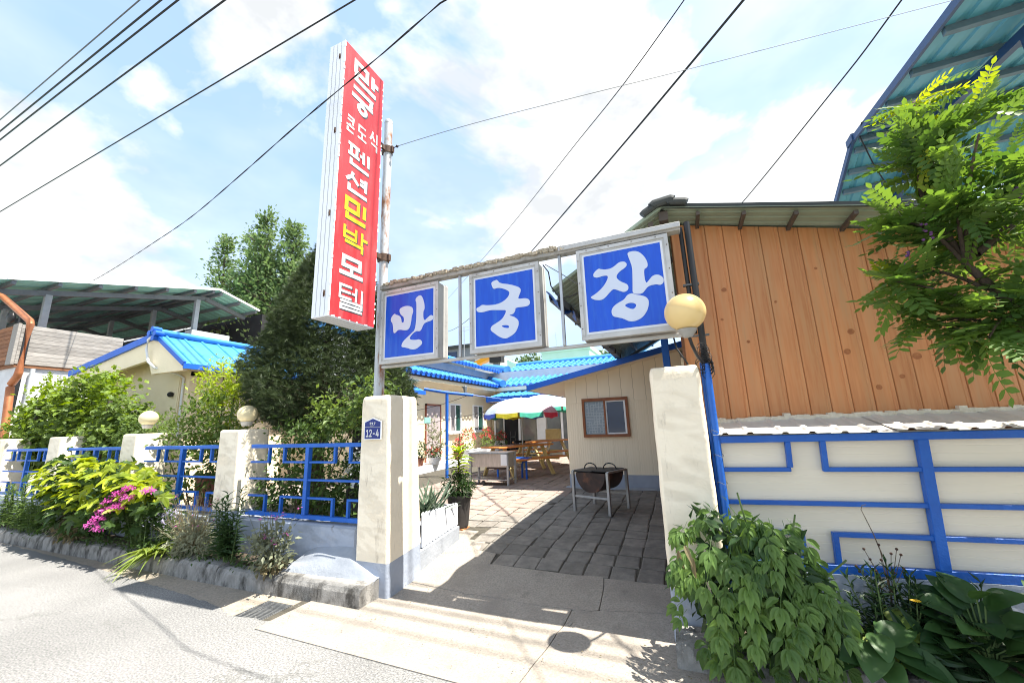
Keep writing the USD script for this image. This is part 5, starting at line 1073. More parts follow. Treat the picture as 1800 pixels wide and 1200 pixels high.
def leafcloud(r, ell, clumps, per, cr, T, size, up=.5, droop=.2, inner=.55, zmin=None, noise_scale=1.1, gap=.0):
    c, o = shell(r, clumps, ell, inner)
    if gap:
        k = np.asarray(meshkit.fbm(c * noise_scale + 3.7)).reshape(-1); keep = k > np.quantile(k, gap); c, o = c[keep], o[keep]
    c2 = np.repeat(c, per, 0); o2 = np.repeat(o, per, 0); m = len(c2)
    p = c2 + r.normal(size=(m, 3)) * cr * np.array([1, 1, .75])
    if zmin is not None: p = p[p[:, 2] > zmin] if False else np.where(p[:, 2:] < zmin, np.c_[p[:, :2], np.full(m, zmin) + .02 * r.random(m)], p)
    d = o2 * .7 + r.normal(size=(m, 3)) * .6 + [0, 0, -droop]
    nn = np.array([0, 0, up])[None] + o2 * .5 + r.normal(size=(m, 3)) * .38
    return scatter(T, p, d, nn, size * r.uniform(.65, 1.25, m))
def stems(r, base, tips, rad=.006, bend=.12, n=5, sides=5):
    out = []
    for t_ in tips:
        b = np.array(base) + r.normal(0, .015, 3) * [1, 1, 0]; t_ = np.array(t_); s = np.linspace(0, 1, n)[:, None]
        mid = r.normal(0, bend, 3) * [1, 1, .3] * np.linalg.norm(t_ - b)
        out.append(tube(b * (1 - s) + t_ * s + mid * (s * (1 - s)) * 1.2, np.linspace(rad, rad * .45, n), sides, False))
    return cat(out)
def plant(name, label, cat_, foliage, m, stem=None, sm='stem_green', extra=(), group=None):
    t = thing(name, label, cat_, group)
    if stem is not None: obj('stem', stem, sm, t, kind='stuff')
    if foliage is not None: obj('foliage', foliage, m, t, kind='stuff')
    for nm, mesh_, mm in extra: obj(nm, mesh_, mm, t, kind='stuff')
    return t
R = np.random.default_rng

# ----------------------------------------------------------------- trees
def conifer():
    r = R(21); t = thing('conifer_tree', 'dense dark green conifer behind the railing left of the red sign', 'tree')
    obj('trunk', tube([(-5.35, 4.75, .2), (-5.38, 4.75, 1.2), (-5.4, 4.8, 2.2), (-5.42, 4.85, 4.2)], [.10, .09, .08, .02], 10), 'bark', t, smooth=True)
    zs = np.array([1.62, 1.85, 2.1, 2.5, 3.0, 3.5, 4.0, 4.5, 4.85, 5.12]); rr = np.array([.75, 1.25, 1.42, 1.40, 1.22, 1.0, .78, .5, .28, .06])
    n = 26000
    z = r.uniform(1.62, 5.1, n * 2); keep = r.random(n * 2) < np.interp(z, zs, rr) / 1.42; z = z[keep][:n]; n = len(z)
    a = r.uniform(0, 2 * np.pi, n); lump = 1 + .34 * (meshkit.fbm(np.c_[np.cos(a) * 2.2, np.sin(a) * 2.2, z * 1.5]) - .5) * 2
    rad = .93 * np.interp(z, zs, rr) * lump * (.45 + .58 * r.random(n) ** .45)
    cx = -5.40 + .28 * np.clip(2.9 - z, 0, 1); p = np.c_[cx + rad * np.cos(a), 4.85 + rad * .85 * np.sin(a), z + r.normal(0, .05, n)]
    d = np.c_[np.cos(a), np.sin(a), r.normal(.15, .5, n)] + r.normal(0, .6, (n, 3))
    sp = []
    for k in range(7): ang = (k - 3) * .42; l = 1 - abs(k - 3) * .12; w = .05; sp.append((np.array([(0, .15 * abs(k - 3) * 0, 0), (math.sin(ang) * l * .5 + w, math.cos(ang) * l * .5, .05), (math.sin(ang) * l, math.cos(ang) * l, -.04 + .03 * (k % 2)), (math.sin(ang) * l * .5 - w, math.cos(ang) * l * .5, .05)]), np.array([(0, 1, 2), (0, 2, 3)])))
    obj('crown', scatter(cat(sp), p, d, np.c_[np.zeros(n), np.zeros(n), np.ones(n)] + r.normal(0, .6, (n, 3)), r.uniform(.055, .125, n)), 'leaf_conifer', t, kind='stuff')
conifer()
def ginkgo(name, label, base, leaders, n, seed, spread=1.0):
    r = R(seed); t = thing(name, label, 'tree'); b = np.array(base)
    P, D = [], []; limbs = []
    for (dx, dy, top, wid) in leaders:
        tip = b + [dx, dy, top]; s = np.linspace(0, 1, 9)[:, None]
        path = b * (1 - s) + tip * s; path[:, 0] += .35 * dx * (np.sin(np.pi * s[:, 0])); limbs.append(tube(path, np.linspace(.16, .02, 9), 7, False))
        m = int(n * wid / sum(l[3] for l in leaders))
        for k in range(m // 14):
            u = r.uniform(.33, 1.0); q = np.array([np.interp(u, s[:, 0], path[:, i]) for i in range(3)])
            a = r.uniform(0, 2 * np.pi); L_ = wid * (1.12 - u) * r.uniform(.4, 1.35) * spread
            e = q + np.array([math.cos(a) * L_, math.sin(a) * L_, L_ * r.uniform(.15, .8)])
            if r.random() < .35: limbs.append(tube([q, (q + e) / 2, e], [.03, .02, .008], 4, False))
            w = np.sort(r.random(14)) ** .7; P.append(q + (e - q) * w[:, None] + r.normal(0, .13, (14, 3))); D.append(np.tile((e - q) / (L_ + .1), (14, 1)) + r.normal(0, .7, (14, 3)))
    P, D = np.vstack(P), np.vstack(D)
    obj('trunk', cat(limbs), 'bark', t, kind='stuff')
    obj('crown', scatter(T_TINY, P, D, r.normal(0, .6, (len(P), 3)) + [0, 0, .8], r.uniform(.13, .30, len(P))), 'leaf_ginkgo', t, kind='stuff')
ginkgo('ginkgo_tree', 'tall light green tree with upright leaders behind the conifer', (-20.4, 13.5, .3), [(-3.3, 0, 12.6, 1.6), (-1.2, .4, 12.3, 1.9), (.5, -.3, 12.9, 1.8), (2.1, .2, 12.2, 1.7), (-2.2, .6, 10.0, 2.1), (1.3, .5, 10.2, 2.2), (3.2, 0, 9.8, 2.0), (-.3, .3, 10.6, 2.0)], 30000, 31, 1.6)
ginkgo('young_tree', 'pale young tree top showing above the green canopy roof', (-25.2, 13.5, .3), [(-.6, 0, 9.4, .9), (.5, .2, 9.0, .8)], 2600, 32)
r_ = R(33); cx_ = []
for k in range(70):
    x = r_.uniform(-42, 8); y = 72 + r_.uniform(0, 14); h = 1.5 + 10.5 * math.exp(-((x + 22) / 30) ** 2) * min(1, (y - 62) / 12)
    cx_.append((x, y, h + 1.2, 2.6, 2.2, 2.0))
obj('hill_trees', leafcloud(R(34), cx_, 2600, 8, .5, T_TINY, .9, up=1, inner=.7), 'leaf_hill', kind='stuff', label='distant wooded hill trees behind the mint building', cat='trees')
def acacia():
    r = R(41); t = thing('acacia_tree', 'bright green acacia tree leaning in from the right before the wooden wall', 'tree')
    tr = [(2.15, 2.62, .1), (1.95, 2.66, 1.1), (1.68, 2.74, 1.85), (1.45, 2.78, 2.35), (1.36, 2.8, 2.8), (1.42, 2.8, 3.3)]
    obj('trunk', tube(tr, [.05, .042, .03, .017, .012, .006], 10), 'bark', t, smooth=True)
    tips = []
    def br(a, b, k, rad=.012):
        s = np.linspace(0, 1, 6)[:, None]; p = np.array(a) * (1 - s) + np.array(b) * s; p[:, 2] += .07 * np.sin(np.pi * s[:, 0]); obj('branch', tube(p, np.linspace(rad, rad * .35, 6), 6, False), 'bark', t, smooth=True)
        for q in np.linspace(.25, 1, k): tips.append((np.array([np.interp(q, s[:, 0], p[:, i]) for i in range(3)]), np.array(b) - np.array(a), q))
    T4, T3, T5 = tr[3], tr[2], tr[4]
    br(T3, (1.10, 2.66, 2.28), 13); br(T3, (1.22, 2.78, 2.08), 12); br((1.6, 2.75, 2.0), (1.32, 2.52, 1.92), 9); br(T4, (1.22, 2.72, 2.62), 11); br(T4, (1.36, 2.55, 2.6), 9)
    br(T5, (1.36, 2.7, 3.02), 9); br(T5, (1.44, 2.8, 3.2), 9); br(tr[5], (1.48, 2.85, 3.36), 5); br(T5, (1.62, 2.72, 3.2), 9); br(T4, (1.7, 2.6, 2.75), 10); br(T3, (1.72, 2.5, 2.35), 9); br(T3, (1.6, 2.45, 2.05), 8); br(T5, (1.55, 3.0, 3.05), 8); br((1.5, 2.77, 2.2), (1.22, 2.95, 2.38), 9); br(T4, (1.6, 3.0, 2.5), 8); br(T5, (1.8, 2.9, 2.95), 7); br(T4, (1.45, 2.45, 2.9), 8)
    c = 0
    for p, dr, q in tips:
        for k in range(2 if q < .95 else 3):
            if c >= 298: break
            d = dr / np.linalg.norm(dr) * .5 + r.normal(0, .55, 3) + [0, 0, -.05]
            n_ = np.array([0, 0, 1.0]) + r.normal(0, .28, 3); young = p[2] > 3.12 and r.random() < .55 or (q > .95 and r.random() < .35)
            s = r.uniform(.19, .29) * (.75 if young else 1)
            obj('leaf', scatter(T_PINN[c % 4], [p], [d], [n_], s), 'leaf_acacia_young' if young else 'leaf_acacia', t); c += 1
    ex_ = []
    for p, dr, q in tips[::2]:
        for k in range(2):
            d = dr / np.linalg.norm(dr) * .4 + r.normal(0, .6, 3) + [0, 0, -.12]; ex_.append(scatter(T_PINN[r.integers(4)], [p + r.normal(0, .05, 3)], [d], [np.array([0, 0, 1.0]) + r.normal(0, .3, 3)], r.uniform(.16, .25)))
    for a_, b_ in (((1.68, 2.74, 1.9), (2.5, 2.9, 2.6)), ((1.5, 2.78, 2.4), (2.4, 3.0, 3.1)), ((1.95, 2.66, 1.2), (2.9, 2.8, 2.2)), ((2.1, 2.85, 2.3), (3.0, 3.3, 2.9)), ((1.9, 2.8, 2.1), (2.2, 3.4, 2.8))):
        s_ = np.linspace(0, 1, 6)[:, None]; p_ = np.array(a_) * (1 - s_) + np.array(b_) * s_; obj('branch', tube(p_, np.linspace(.02, .006, 6), 6, False), 'bark', t, smooth=True)
        for k in range(60):
            q = np.array(a_) + (np.array(b_) - np.array(a_)) * r.uniform(.25, 1.05) + r.normal(0, .2, 3) * [1, 1, .7]
            if q[0] < 1.75: continue
            ex_.append(scatter(T_PINN[r.integers(4)], [q], [r.normal(0, .7, 3) + [.2, 0, -.1]], [np.array([0, 0, 1.0]) + r.normal(0, .3, 3)], r.uniform(.24, .36)))
    obj('inner_leaves', cat(ex_), 'leaf_acacia', t, kind='stuff')
    for c_ in ((1.17, 2.66, 2.43), (1.25, 2.62, 2.56), (1.6, 2.6, 2.66)):
        m = [sphere(np.array(c_) + r.normal(0, .012, 3) + [0, 0, -.01 * k], .007, 1) for k in range(9)]; obj('flower_cluster', cat(m), 'petal_lilac' if False else 'letter_purple', t, kind='stuff')
mat('letter_purple', (.14, .05, .17), None, rough_=.7)
acacia()

def spire(r, base, h, n, L_, lean=(0, 0), w=.25):
    """leafy upright stem"""
    z = np.linspace(.12, 1, n); b = np.array(base); p = b + np.c_[lean[0] * z, lean[1] * z, h * z]; a = np.arange(n) * 2.4 + r.uniform(0, 6)
    d = np.c_[np.cos(a), np.sin(a), np.full(n, .55) + .8 * (z > .85)]; return p, d, np.full(n, L_) * (1 - .45 * z)
def spires(r, bases, T, L_, n=26):
    P, D, S, st = [], [], [], []
    for b, h, lean in bases:
        p, d, s = spire(r, b, h, n, L_, lean); P.append(p); D.append(d); S.append(s * r.uniform(.8, 1.2, len(s))); st.append(tube([b, np.array(b) + [lean[0], lean[1], h]], [.006, .003], 5, False))
    P, D, S = np.vstack(P), np.vstack(D), np.concatenate(S)
    return scatter(T, P, D, np.c_[np.zeros(len(P)), np.zeros(len(P)), np.ones(len(P))] + r.normal(0, .2, (len(P), 3)), S), cat(st)
# ----------------------------------------------------------------- climbing plants and shrubs behind the fence
def vine_bush():
    r = R(51)
    ell = [(-10.2, 4.15, 2.0, .9, .32, .62), (-11.3, 4.2, 2.25, 1.0, .35, .7), (-12.6, 4.2, 2.1, 1.0, .35, .7), (-13.7, 4.2, 1.75, .9, .35, .55), (-9.7, 4.1, 1.6, .5, .28, .4), (-11.0, 4.1, 1.75, 1.2, .3, .5), (-12.8, 4.1, 1.5, 1.2, .3, .5)]
    f1 = leafcloud(r, ell, 1250, 9, .10, T_VINE, .10, up=.8, inner=.5, gap=.36); f2 = leafcloud(r, [(e[0], e[1], e[2] + .1, e[3], e[4], e[5]) for e in ell[:4]], 300, 7, .10, T_VINE, .09, up=1.2, inner=.9)
    sb = [((x, 4.15 + r.normal(0, .1), 2.35 + .35 * math.sin(x * 1.3) * .5 + r.normal(0, .1) - .25 * max(0, x + 10.3)), r.uniform(.25, .6), (r.normal(0, .2), r.normal(-.05, .1))) for x in r.uniform(-13.4, -9.7, 40)]
    f2 = cat([f2, spires(r, sb, T_VINE, .09, 14)[0]])
    st = stems(r, (-11.8, 4.2, .3), [(x, 4.2, z) for x, z in ((-10.2, 2.2), (-10.9, 2.6), (-12.6, 2.6), (-13.6, 2.1), (-11.4, 2.3), (-9.6, 1.7))], .03, .15)
    plant('vine_bush', 'large leafy vine bush over the fence at the far left', 'vine', f1, 'leaf_vine', st, 'twig_brown', [('young_leaves', f2, 'leaf_lime')])
    for k, (x0, x1) in enumerate(((-12.75, -12.95), (-10.05, -10.0))):
        pt = thing('vine_post', ('slanted dark post holding the vine bush at the far left', 'upright dark post in the vine bush beside the third pillar')[k], 'post'); obj('post_shaft', tube([(x0, 3.98, .3), (x1, 4.0, 2.3)], .035, 8), 'rafter_brown', pt)
    ell = [(-7.6, 4.05, 1.65, .55, .25, .45), (-7.1, 4.1, 1.8, .45, .25, .5), (-6.6, 4.1, 1.5, .5, .25, .5), (-8.7, 4.1, 1.75, .7, .25, .2), (-7.2, 4.05, 1.15, .8, .2, .35), (-6.5, 4.05, 1.0, .5, .2, .4), (-9.2, 4.1, 1.7, .4, .2, .25)]
    f = leafcloud(r, ell, 520, 8, .09, T_SMALL, .085, up=.6, inner=.5, gap=.12)
    plant('climbing_shrub', 'green climbing shrub behind the railing between the two lamp pillars', 'shrub', f, 'leaf_vine', stems(r, (-7.2, 4.1, .3), [(-7.8, 4.1, 1.9), (-7.0, 4.1, 2.1), (-6.5, 4.1, 1.6), (-8.6, 4.1, 1.8)], .014, .2), 'twig_brown')
    ell = [(-7.3, 4.35, 2.45, .42, .28, .42), (-7.0, 4.35, 2.05, .5, .28, .4), (-6.8, 4.3, 2.6, .25, .2, .25)]
    plant('lime_shrub', 'yellow green shrub in front of the small blue roofed house corner', 'shrub', leafcloud(r, ell, 230, 9, .08, T_SMALL, .075, up=.9, inner=.5), 'leaf_lime', stems(r, (-7.1, 4.35, .3), [(-7.3, 4.35, 2.8), (-6.9, 4.35, 2.8), (-7.5, 4.3, 2.4)], .02, .1), 'twig_brown')
    ell = [(-5.1, 3.85, 1.15, .35, .2, .5), (-4.9, 3.95, 1.5, .45, .2, .35), (-4.4, 3.95, 1.0, .4, .18, .45), (-4.15, 3.9, 1.75, .3, .2, .45), (-3.75, 3.9, 1.8, .3, .2, .25), (-5.0, 3.9, .8, .45, .18, .25), (-4.6, 3.95, 1.6, .3, .2, .2), (-4.0, 3.95, .75, .5, .2, .15), (-3.5, 3.85, 2.05, .3, .18, .2)]
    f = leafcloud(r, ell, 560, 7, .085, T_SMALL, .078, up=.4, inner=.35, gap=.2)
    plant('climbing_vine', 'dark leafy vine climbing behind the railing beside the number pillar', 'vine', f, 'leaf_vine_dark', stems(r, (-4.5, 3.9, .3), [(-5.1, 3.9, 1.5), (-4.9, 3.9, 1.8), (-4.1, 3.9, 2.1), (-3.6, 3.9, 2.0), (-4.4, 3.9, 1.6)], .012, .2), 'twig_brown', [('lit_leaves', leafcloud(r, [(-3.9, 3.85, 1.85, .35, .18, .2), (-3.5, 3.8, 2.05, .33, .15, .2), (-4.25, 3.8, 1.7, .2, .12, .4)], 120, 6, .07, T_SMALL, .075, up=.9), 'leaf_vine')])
    f = leafcloud(r, [(-4.4, 4.4, .7, .9, .25, .35), (-6.7, 4.2, .7, .9, .2, .35), (-9.2, 4.2, .9, 1.0, .2, .4)], 330, 8, .1, T_SMALL, .08, up=.5)
    obj('undergrowth', f, 'leaf_dark', kind='stuff', label='low green undergrowth behind the street fence', cat='undergrowth')
vine_bush()

# ----------------------------------------------------------------- large leaved yellow green shrub with every leaf
def maple_shrub():
    r = R(61); t = thing('large_leaved_shrub', 'bright yellow green shrub with large lobed leaves before the fence', 'shrub')
    ell = [(-8.95, 3.25, .98, .85, .25, .40), (-7.65, 3.22, .92, .95, .28, .38), (-6.95, 3.22, .75, .6, .24, .35), (-8.3, 3.2, .62, .9, .22, .32)]
    st = stems(r, (-8.1, 3.36, .2), [(-9.4, 3.25, 1.2), (-8.8, 3.2, 1.3), (-8.0, 3.2, 1.2), (-7.4, 3.15, 1.2), (-6.8, 3.2, 1.0), (-7.0, 3.1, .8)], .014, .15); obj('stem', st, 'stem_green', t, kind='stuff')
    p, o = shell(r, 300, ell, .82)
    for k in range(300):
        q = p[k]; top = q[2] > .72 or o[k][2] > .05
        if q[1] > 3.42: q[1] = 3.42
        if q[2] < .3: q[2] = .3 + .1 * r.random()
        d = np.array([o[k][0] * .6, -.5 + o[k][1] * .4, -.35]) + r.normal(0, .35, 3); n_ = np.array([.1, -.35, 1.0]) + o[k] * .4 + r.normal(0, .25, 3)
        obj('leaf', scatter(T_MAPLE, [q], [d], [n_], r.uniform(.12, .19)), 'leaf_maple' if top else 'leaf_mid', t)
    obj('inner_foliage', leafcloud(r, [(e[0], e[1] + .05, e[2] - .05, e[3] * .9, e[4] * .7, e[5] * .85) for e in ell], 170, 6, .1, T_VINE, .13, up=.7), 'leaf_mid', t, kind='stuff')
maple_shrub()
def street_plants():
    r = R(71)
    # phlox in bloom
    bs = [((-6.75 + r.normal(0, .2), 3.24 + r.normal(0, .05), .19), r.uniform(.42, .62), (r.normal(-.05, .12), r.normal(-.05, .03))) for _ in range(26)]
    f, s = spires(r, bs, T_NARROW, .11, 22); heads = []
    for c in [(-7.22, 3.08, .66), (-7.05, 3.06, .78), (-6.85, 3.05, .88), (-6.65, 3.06, .84), (-6.95, 3.02, .69), (-7.12, 3.0, .58), (-6.75, 3.02, .74), (-6.28, 3.1, .93), (-6.7, 3.08, .95), (-7.25, 3.0, .5), (-7.05, 3.0, .46)]:
        n = 80; d = r.normal(size=(n, 3)); d /= np.linalg.norm(d, axis=1, keepdims=True); d[:, 2] = np.abs(d[:, 2])
        heads.append(scatter(T_TINY, np.array(c) + [0, -.08, 0] + d * [.075, .06, .045], r.normal(0, 1, (n, 3)), d + [0, -.2, .3], r.uniform(.026, .042, n)))
    t = plant('phlox', 'pink phlox clump in full bloom before the yellow green shrub', 'flowers', f, 'leaf_mid', s)
    for h in heads: obj('flower_head', h, 'petal_pink', t)
    bs = [((-6.35 + r.normal(0, .13), 3.27 + r.normal(0, .04), .19), r.uniform(.3, .45), (r.normal(0, .06), r.normal(-.03, .03))) for _ in range(12)]
    f, s = spires(r, bs, T_NARROW, .10, 18)
    hd = np.vstack([np.array(b[0]) + [b[2][0], b[2][1], b[1]] + r.normal(0, .03, (14, 3)) for b in bs])
    plant('lilac_phlox', 'pale lilac flowers fading beside the pink phlox', 'flowers', f, 'leaf_mid', s, 'stem_green', [('petals', scatter(T_TINY, hd, r.normal(0, 1, hd.shape), r.normal(0, .4, hd.shape) + [0, -.3, 1], .03), 'petal_lilac')])
    # striped hosta with arching leaves, each its own leaf
    t = thing('striped_hosta', 'bright striped hosta clump with narrow arching leaves spilling over the kerb', 'hosta')
    for k in range(70):
        a = r.uniform(0, 2 * np.pi); e = r.uniform(.25, 1.1); b = np.array((-6.2, 3.2, .2)) + [r.normal(0, .09), r.normal(0, .05), 0]
        d = np.array([math.cos(a) - .3, math.sin(a) * .8 - .45, e]); obj('leaf', scatter(T_STRAP, [b], [d], [np.array([0, 0, 1.0]) + r.normal(0, .12, 3) + np.array([math.cos(a), math.sin(a), 0]) * -.2], r.uniform(.28, .44)), 'leaf_hosta_bright', t)
    # dry lavender like clump
    n = 130; tips = np.c_[r.normal(-5.72, .26, n), r.normal(3.22, .08, n), r.uniform(.45, .92, n)]
    st = stems(r, (-5.75, 3.3, .2), tips, .0035, .1, 4, 3); f = leafcloud(r, [(-5.72, 3.25, .42, .34, .13, .2), (-5.6, 3.25, .36, .3, .12, .16)], 130, 7, .05, T_NARROW, .085, up=.3)
    hd = np.repeat(tips, 5, 0) + r.normal(0, .02, (n * 5, 3))
    plant('dry_lavender', 'dry greyish lavender clump with spent pink tips beside the second pillar', 'plant', f, 'leaf_silver', st, 'leaf_dry', [('spent_flowers', scatter(T_TINY, hd, r.normal(0, 1, hd.shape), r.normal(0, 1, hd.shape), .018), 'leaf_dry'), ('pink_tips', scatter(T_TINY, tips[::9] + [0, -.01, .02], r.normal(0, 1, tips[::9].shape), r.normal(0, 1, tips[::9].shape), .03), 'petal_pink')])
    # leafy weed
    bs = [((-4.98 + r.normal(0, .10), 3.24 + r.normal(0, .04), .19), h, (r.normal(0, .07), r.normal(-.03, .03))) for h in (.42, .5, .66, .72, .55, .4, .46, .6, .36, .5, .34, .44, .4, .5)] + [((-4.95, 3.25, .19), .78, (.12, -.02)), ((-5.15, 3.25, .19), .6, (-.1, -.03)), ((-4.85, 3.2, .19), .7, (.13, -.02))]
    f, s = spires(r, bs, T_LILY, .15, 30)
    plant('tall_weed', 'upright dark green leafy weed at the foot of the second pillar', 'weed', f, 'leaf_dark', s)
    # rose campion
    n = 46; tips = np.c_[r.normal(-4.22, .2, n), r.normal(3.15, .07, n), r.uniform(.42, .84, n)]
    st = stems(r, (-4.25, 3.25, .2), tips, .0045, .12, 5, 4); f = leafcloud(r, [(-4.22, 3.2, .36, .22, .1, .15), (-4.2, 3.18, .5, .24, .1, .15)], 90, 6, .05, T_SMALL, .07, up=.6)
    plant('rose_campion', 'silvery rose campion with a few magenta flowers on the kerb', 'flowers', f, 'leaf_silver', st, 'leaf_silver', [('flower', scatter(T_TINY, np.repeat(tips[:12], 6, 0) + r.normal(0, .008, (72, 3)), r.normal(0, 1, (72, 3)), r.normal(0, 1, (72, 3)) + [0, -1, 1], .026), 'petal_pink'), ('dry_base', leafcloud(r, [(-4.18, 3.17, .24, .13, .06, .06)], 40, 5, .03, T_SMALL, .06, up=.8), 'leaf_dry')])
    # left end greens
    bs = [((x, 3.28 + r.normal(0, .05), .19), r.uniform(.35, .7), (r.normal(0, .08), r.normal(-.03, .03))) for x in r.uniform(-11.3, -9.5, 46)]
    f, s = spires(r, bs, T_LILY, .14, 24); plant('kerb_greens', 'dense dark green plants on the kerb at the far left', 'plant', f, 'leaf_mid', s)
    n = 90; tips = np.c_[r.normal(-8.75, .28, n), r.normal(3.2, .07, n), r.uniform(.4, .88, n)]
    plant('dry_shrub', 'thin dry brown green plant before the large leaved shrub', 'plant', leafcloud(r, [(-8.75, 3.22, .5, .36, .1, .25)], 110, 8, .06, T_NARROW, .075, up=.3), 'leaf_silver', stems(r, (-8.7, 3.3, .2), tips, .004, .1, 4, 3), 'leaf_dry', [('pink_flowers', scatter(T_TINY, tips[:10], r.normal(0, 1, (10, 3)), r.normal(0, 1, (10, 3)), .045), 'petal_pink'), ('dry_base', leafcloud(r, [(-8.5, 3.18, .28, .3, .06, .08)], 50, 6, .04, T_SMALL, .07), 'leaf_dry')])
    f = leafcloud(r, [(-7.9, 3.17, .27, .8, .05, .06), (-6.6, 3.17, .24, .5, .05, .05), (-5.5, 3.2, .23, .5, .05, .05), (-4.5, 3.22, .23, .4, .05, .05), (-9.8, 3.2, .26, .8, .05, .06)], 260, 5, .04, T_SMALL, .05, up=.9)
    obj('kerb_weeds', f, 'leaf_mid', kind='stuff', label='small weeds and ground cover along the left kerb', cat='weeds')
street_plants()
def right_plants():
    r = R(81)
    t = thing('peony_shrub', 'big drooping peony shrub at the foot of the right gate pillar', 'shrub')
    obj('stem', stems(r, (.32, 3.30, .18), [(.0, 3.05, .9), (.25, 3.1, 1.12), (.55, 3.1, 1.0), (.78, 3.15, .75), (-.1, 3.0, .6), (.4, 2.95, .7)], .012, .1), 'stem_green', t, kind='stuff')
    ell = [(.14, 3.12, .76, .30, .24, .30), (.40, 3.14, .64, .28, .24, .36), (.08, 3.08, .50, .26, .22, .30), (.34, 3.06, .40, .30, .20, .26), (.54, 3.16, .46, .16, .18, .26)]
    p, o = shell(r, 290, ell, .80)
    for k in range(290):
        q = np.array(p[k]); 
        if q[1] > 3.48: q[1] = 3.46
        if q[2] < .16: q[2] = .18 + .1 * r.random()
        if q[0] < -.20: q[0] = -.20 + .05 * r.random()
        if q[0] > .66: q[0] = .66 - .05 * r.random()
        d = np.array([o[k][0] * .6, -.28 + o[k][1] * .5, -.75]) + r.normal(0, .22, 3); n_ = np.array([o[k][0] * .4, -.75, .62]) + r.normal(0, .2, 3)
        obj('leaf', scatter(T_PEONY, [q], [d], [n_], r.uniform(.11, .25)), 'leaf_peony', t)
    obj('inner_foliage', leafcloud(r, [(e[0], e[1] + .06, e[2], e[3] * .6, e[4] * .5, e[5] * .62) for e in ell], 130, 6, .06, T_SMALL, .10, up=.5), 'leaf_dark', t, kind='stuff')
    obj('yellowed_leaf', scatter(T_LILY, [(-.1, 2.88, .83), (-.06, 2.9, .76), (-.14, 2.92, .79)], r.normal(0, .3, (3, 3)) + [0, -.3, -.8], r.normal(0, .3, (3, 3)) + [0, -1, .3], .12), 'leaf_dry', t)
    def hosta(name, label, c, n, rad, size, m='leaf_hosta', el=(.35, 1.3), seed=1):
        t = thing(name, label, 'hosta'); rr = R(seed)
        for k in range(n):
            a = rr.uniform(0, 2 * np.pi); q = math.sqrt((k + .5) / n); b = np.array(c) + [math.cos(a) * rad * q, math.sin(a) * rad * .6 * q, .06 + (.16 if n < 40 else .26) * (1 - q) * rr.uniform(.5, 1.4)]
            e = rr.uniform(*el) * (1.1 - q); d = np.array([math.cos(a), math.sin(a) * .9 - .35, e]); nn = np.array([-math.cos(a) * .35, -math.sin(a) * .3 - .45, 1.0]) + rr.normal(0, .2, 3)
            obj('petiole', tube([np.array(c) + [math.cos(a) * .02, math.sin(a) * .02, 0], (np.array(c) + b) / 2 + [0, 0, .03], b], [.006, .005, .004], 4, False), 'stem_green', t)
            obj('leaf', scatter(T_HOSTA, [b], [d], [nn], size * rr.uniform(.75, 1.15)), m, t, smooth=True)
        return t
    hosta('hosta', 'broad leaved hosta hanging over the kerb beside the peony', (.84, 3.12, .19), 22, .12, .22, 'leaf_hosta', (-.4, .9), 3)
    hosta('small_hosta', 'pale edged small hosta between the peony and the weeds', (.95, 3.24, .19), 34, .12, .11, 'leaf_hosta_bright', (.1, 1.2), 4)
    hosta('hosta', 'dense dark glossy hosta clump at the lower right corner', (1.36, 3.27, .22), 62, .20, .19, 'leaf_hosta', (.7, 2.6), 5)
    hosta('hosta', 'dark glossy hosta at the right edge of the photo', (1.72, 3.25, .22), 48, .20, .19, 'leaf_hosta', (.7, 2.6), 6)
    # wild weeds
    bs = [((1.08 + r.normal(0, .12), 3.36 + r.normal(0, .04), .2), r.uniform(.25, .5), (r.normal(0, .08), r.normal(-.02, .03))) for _ in range(34)]
    f, s = spires(r, bs, T_NARROW, .12, 24)
    plant('marigold_weed', 'tangled weeds with one yellow flower between the hostas', 'weed', f, 'leaf_dark', s, 'stem_green', [('yellow_flower', scatter(T_TINY, np.tile([(1.085, 3.22, .545)], (16, 1)), np.c_[np.cos(np.arange(16) * .39), np.sin(np.arange(16) * .39), np.zeros(16)], np.tile([(0, -.4, 1)], (16, 1)), .026), 'petal_yellow'), ('lower_leaves', leafcloud(r, [(1.15, 3.28, .3, .2, .1, .08)], 60, 5, .04, T_LILY, .14), 'leaf_dark')])
    t = thing('seed_stalk', 'tall dry seed stalk rising from the weeds before the cream panels', 'stalk')
    obj('stalk', tube([(1.0, 3.38, .2), (1.03, 3.39, .5), (1.04, 3.4, .68), (1.01, 3.41, .85), (.975, 3.42, .99), (.985, 3.42, 1.015), (1.005, 3.42, 1.02)], [.005, .005, .004, .003, .002, .002, .002], 5), 'twig_brown', t)
    for k in range(12):
        a = np.array([1.03, 3.39, .5]); e = np.array([1.03 + r.uniform(-.16, .1), 3.36, r.uniform(.62, .80)]); obj('side_stalk', tube([a, (a + e) / 2 + [0, 0, .0], e], .0018, 4), 'twig_brown', t); obj('seed_head', sphere(e, .008, 1), 'seed_brown', t)
right_plants()
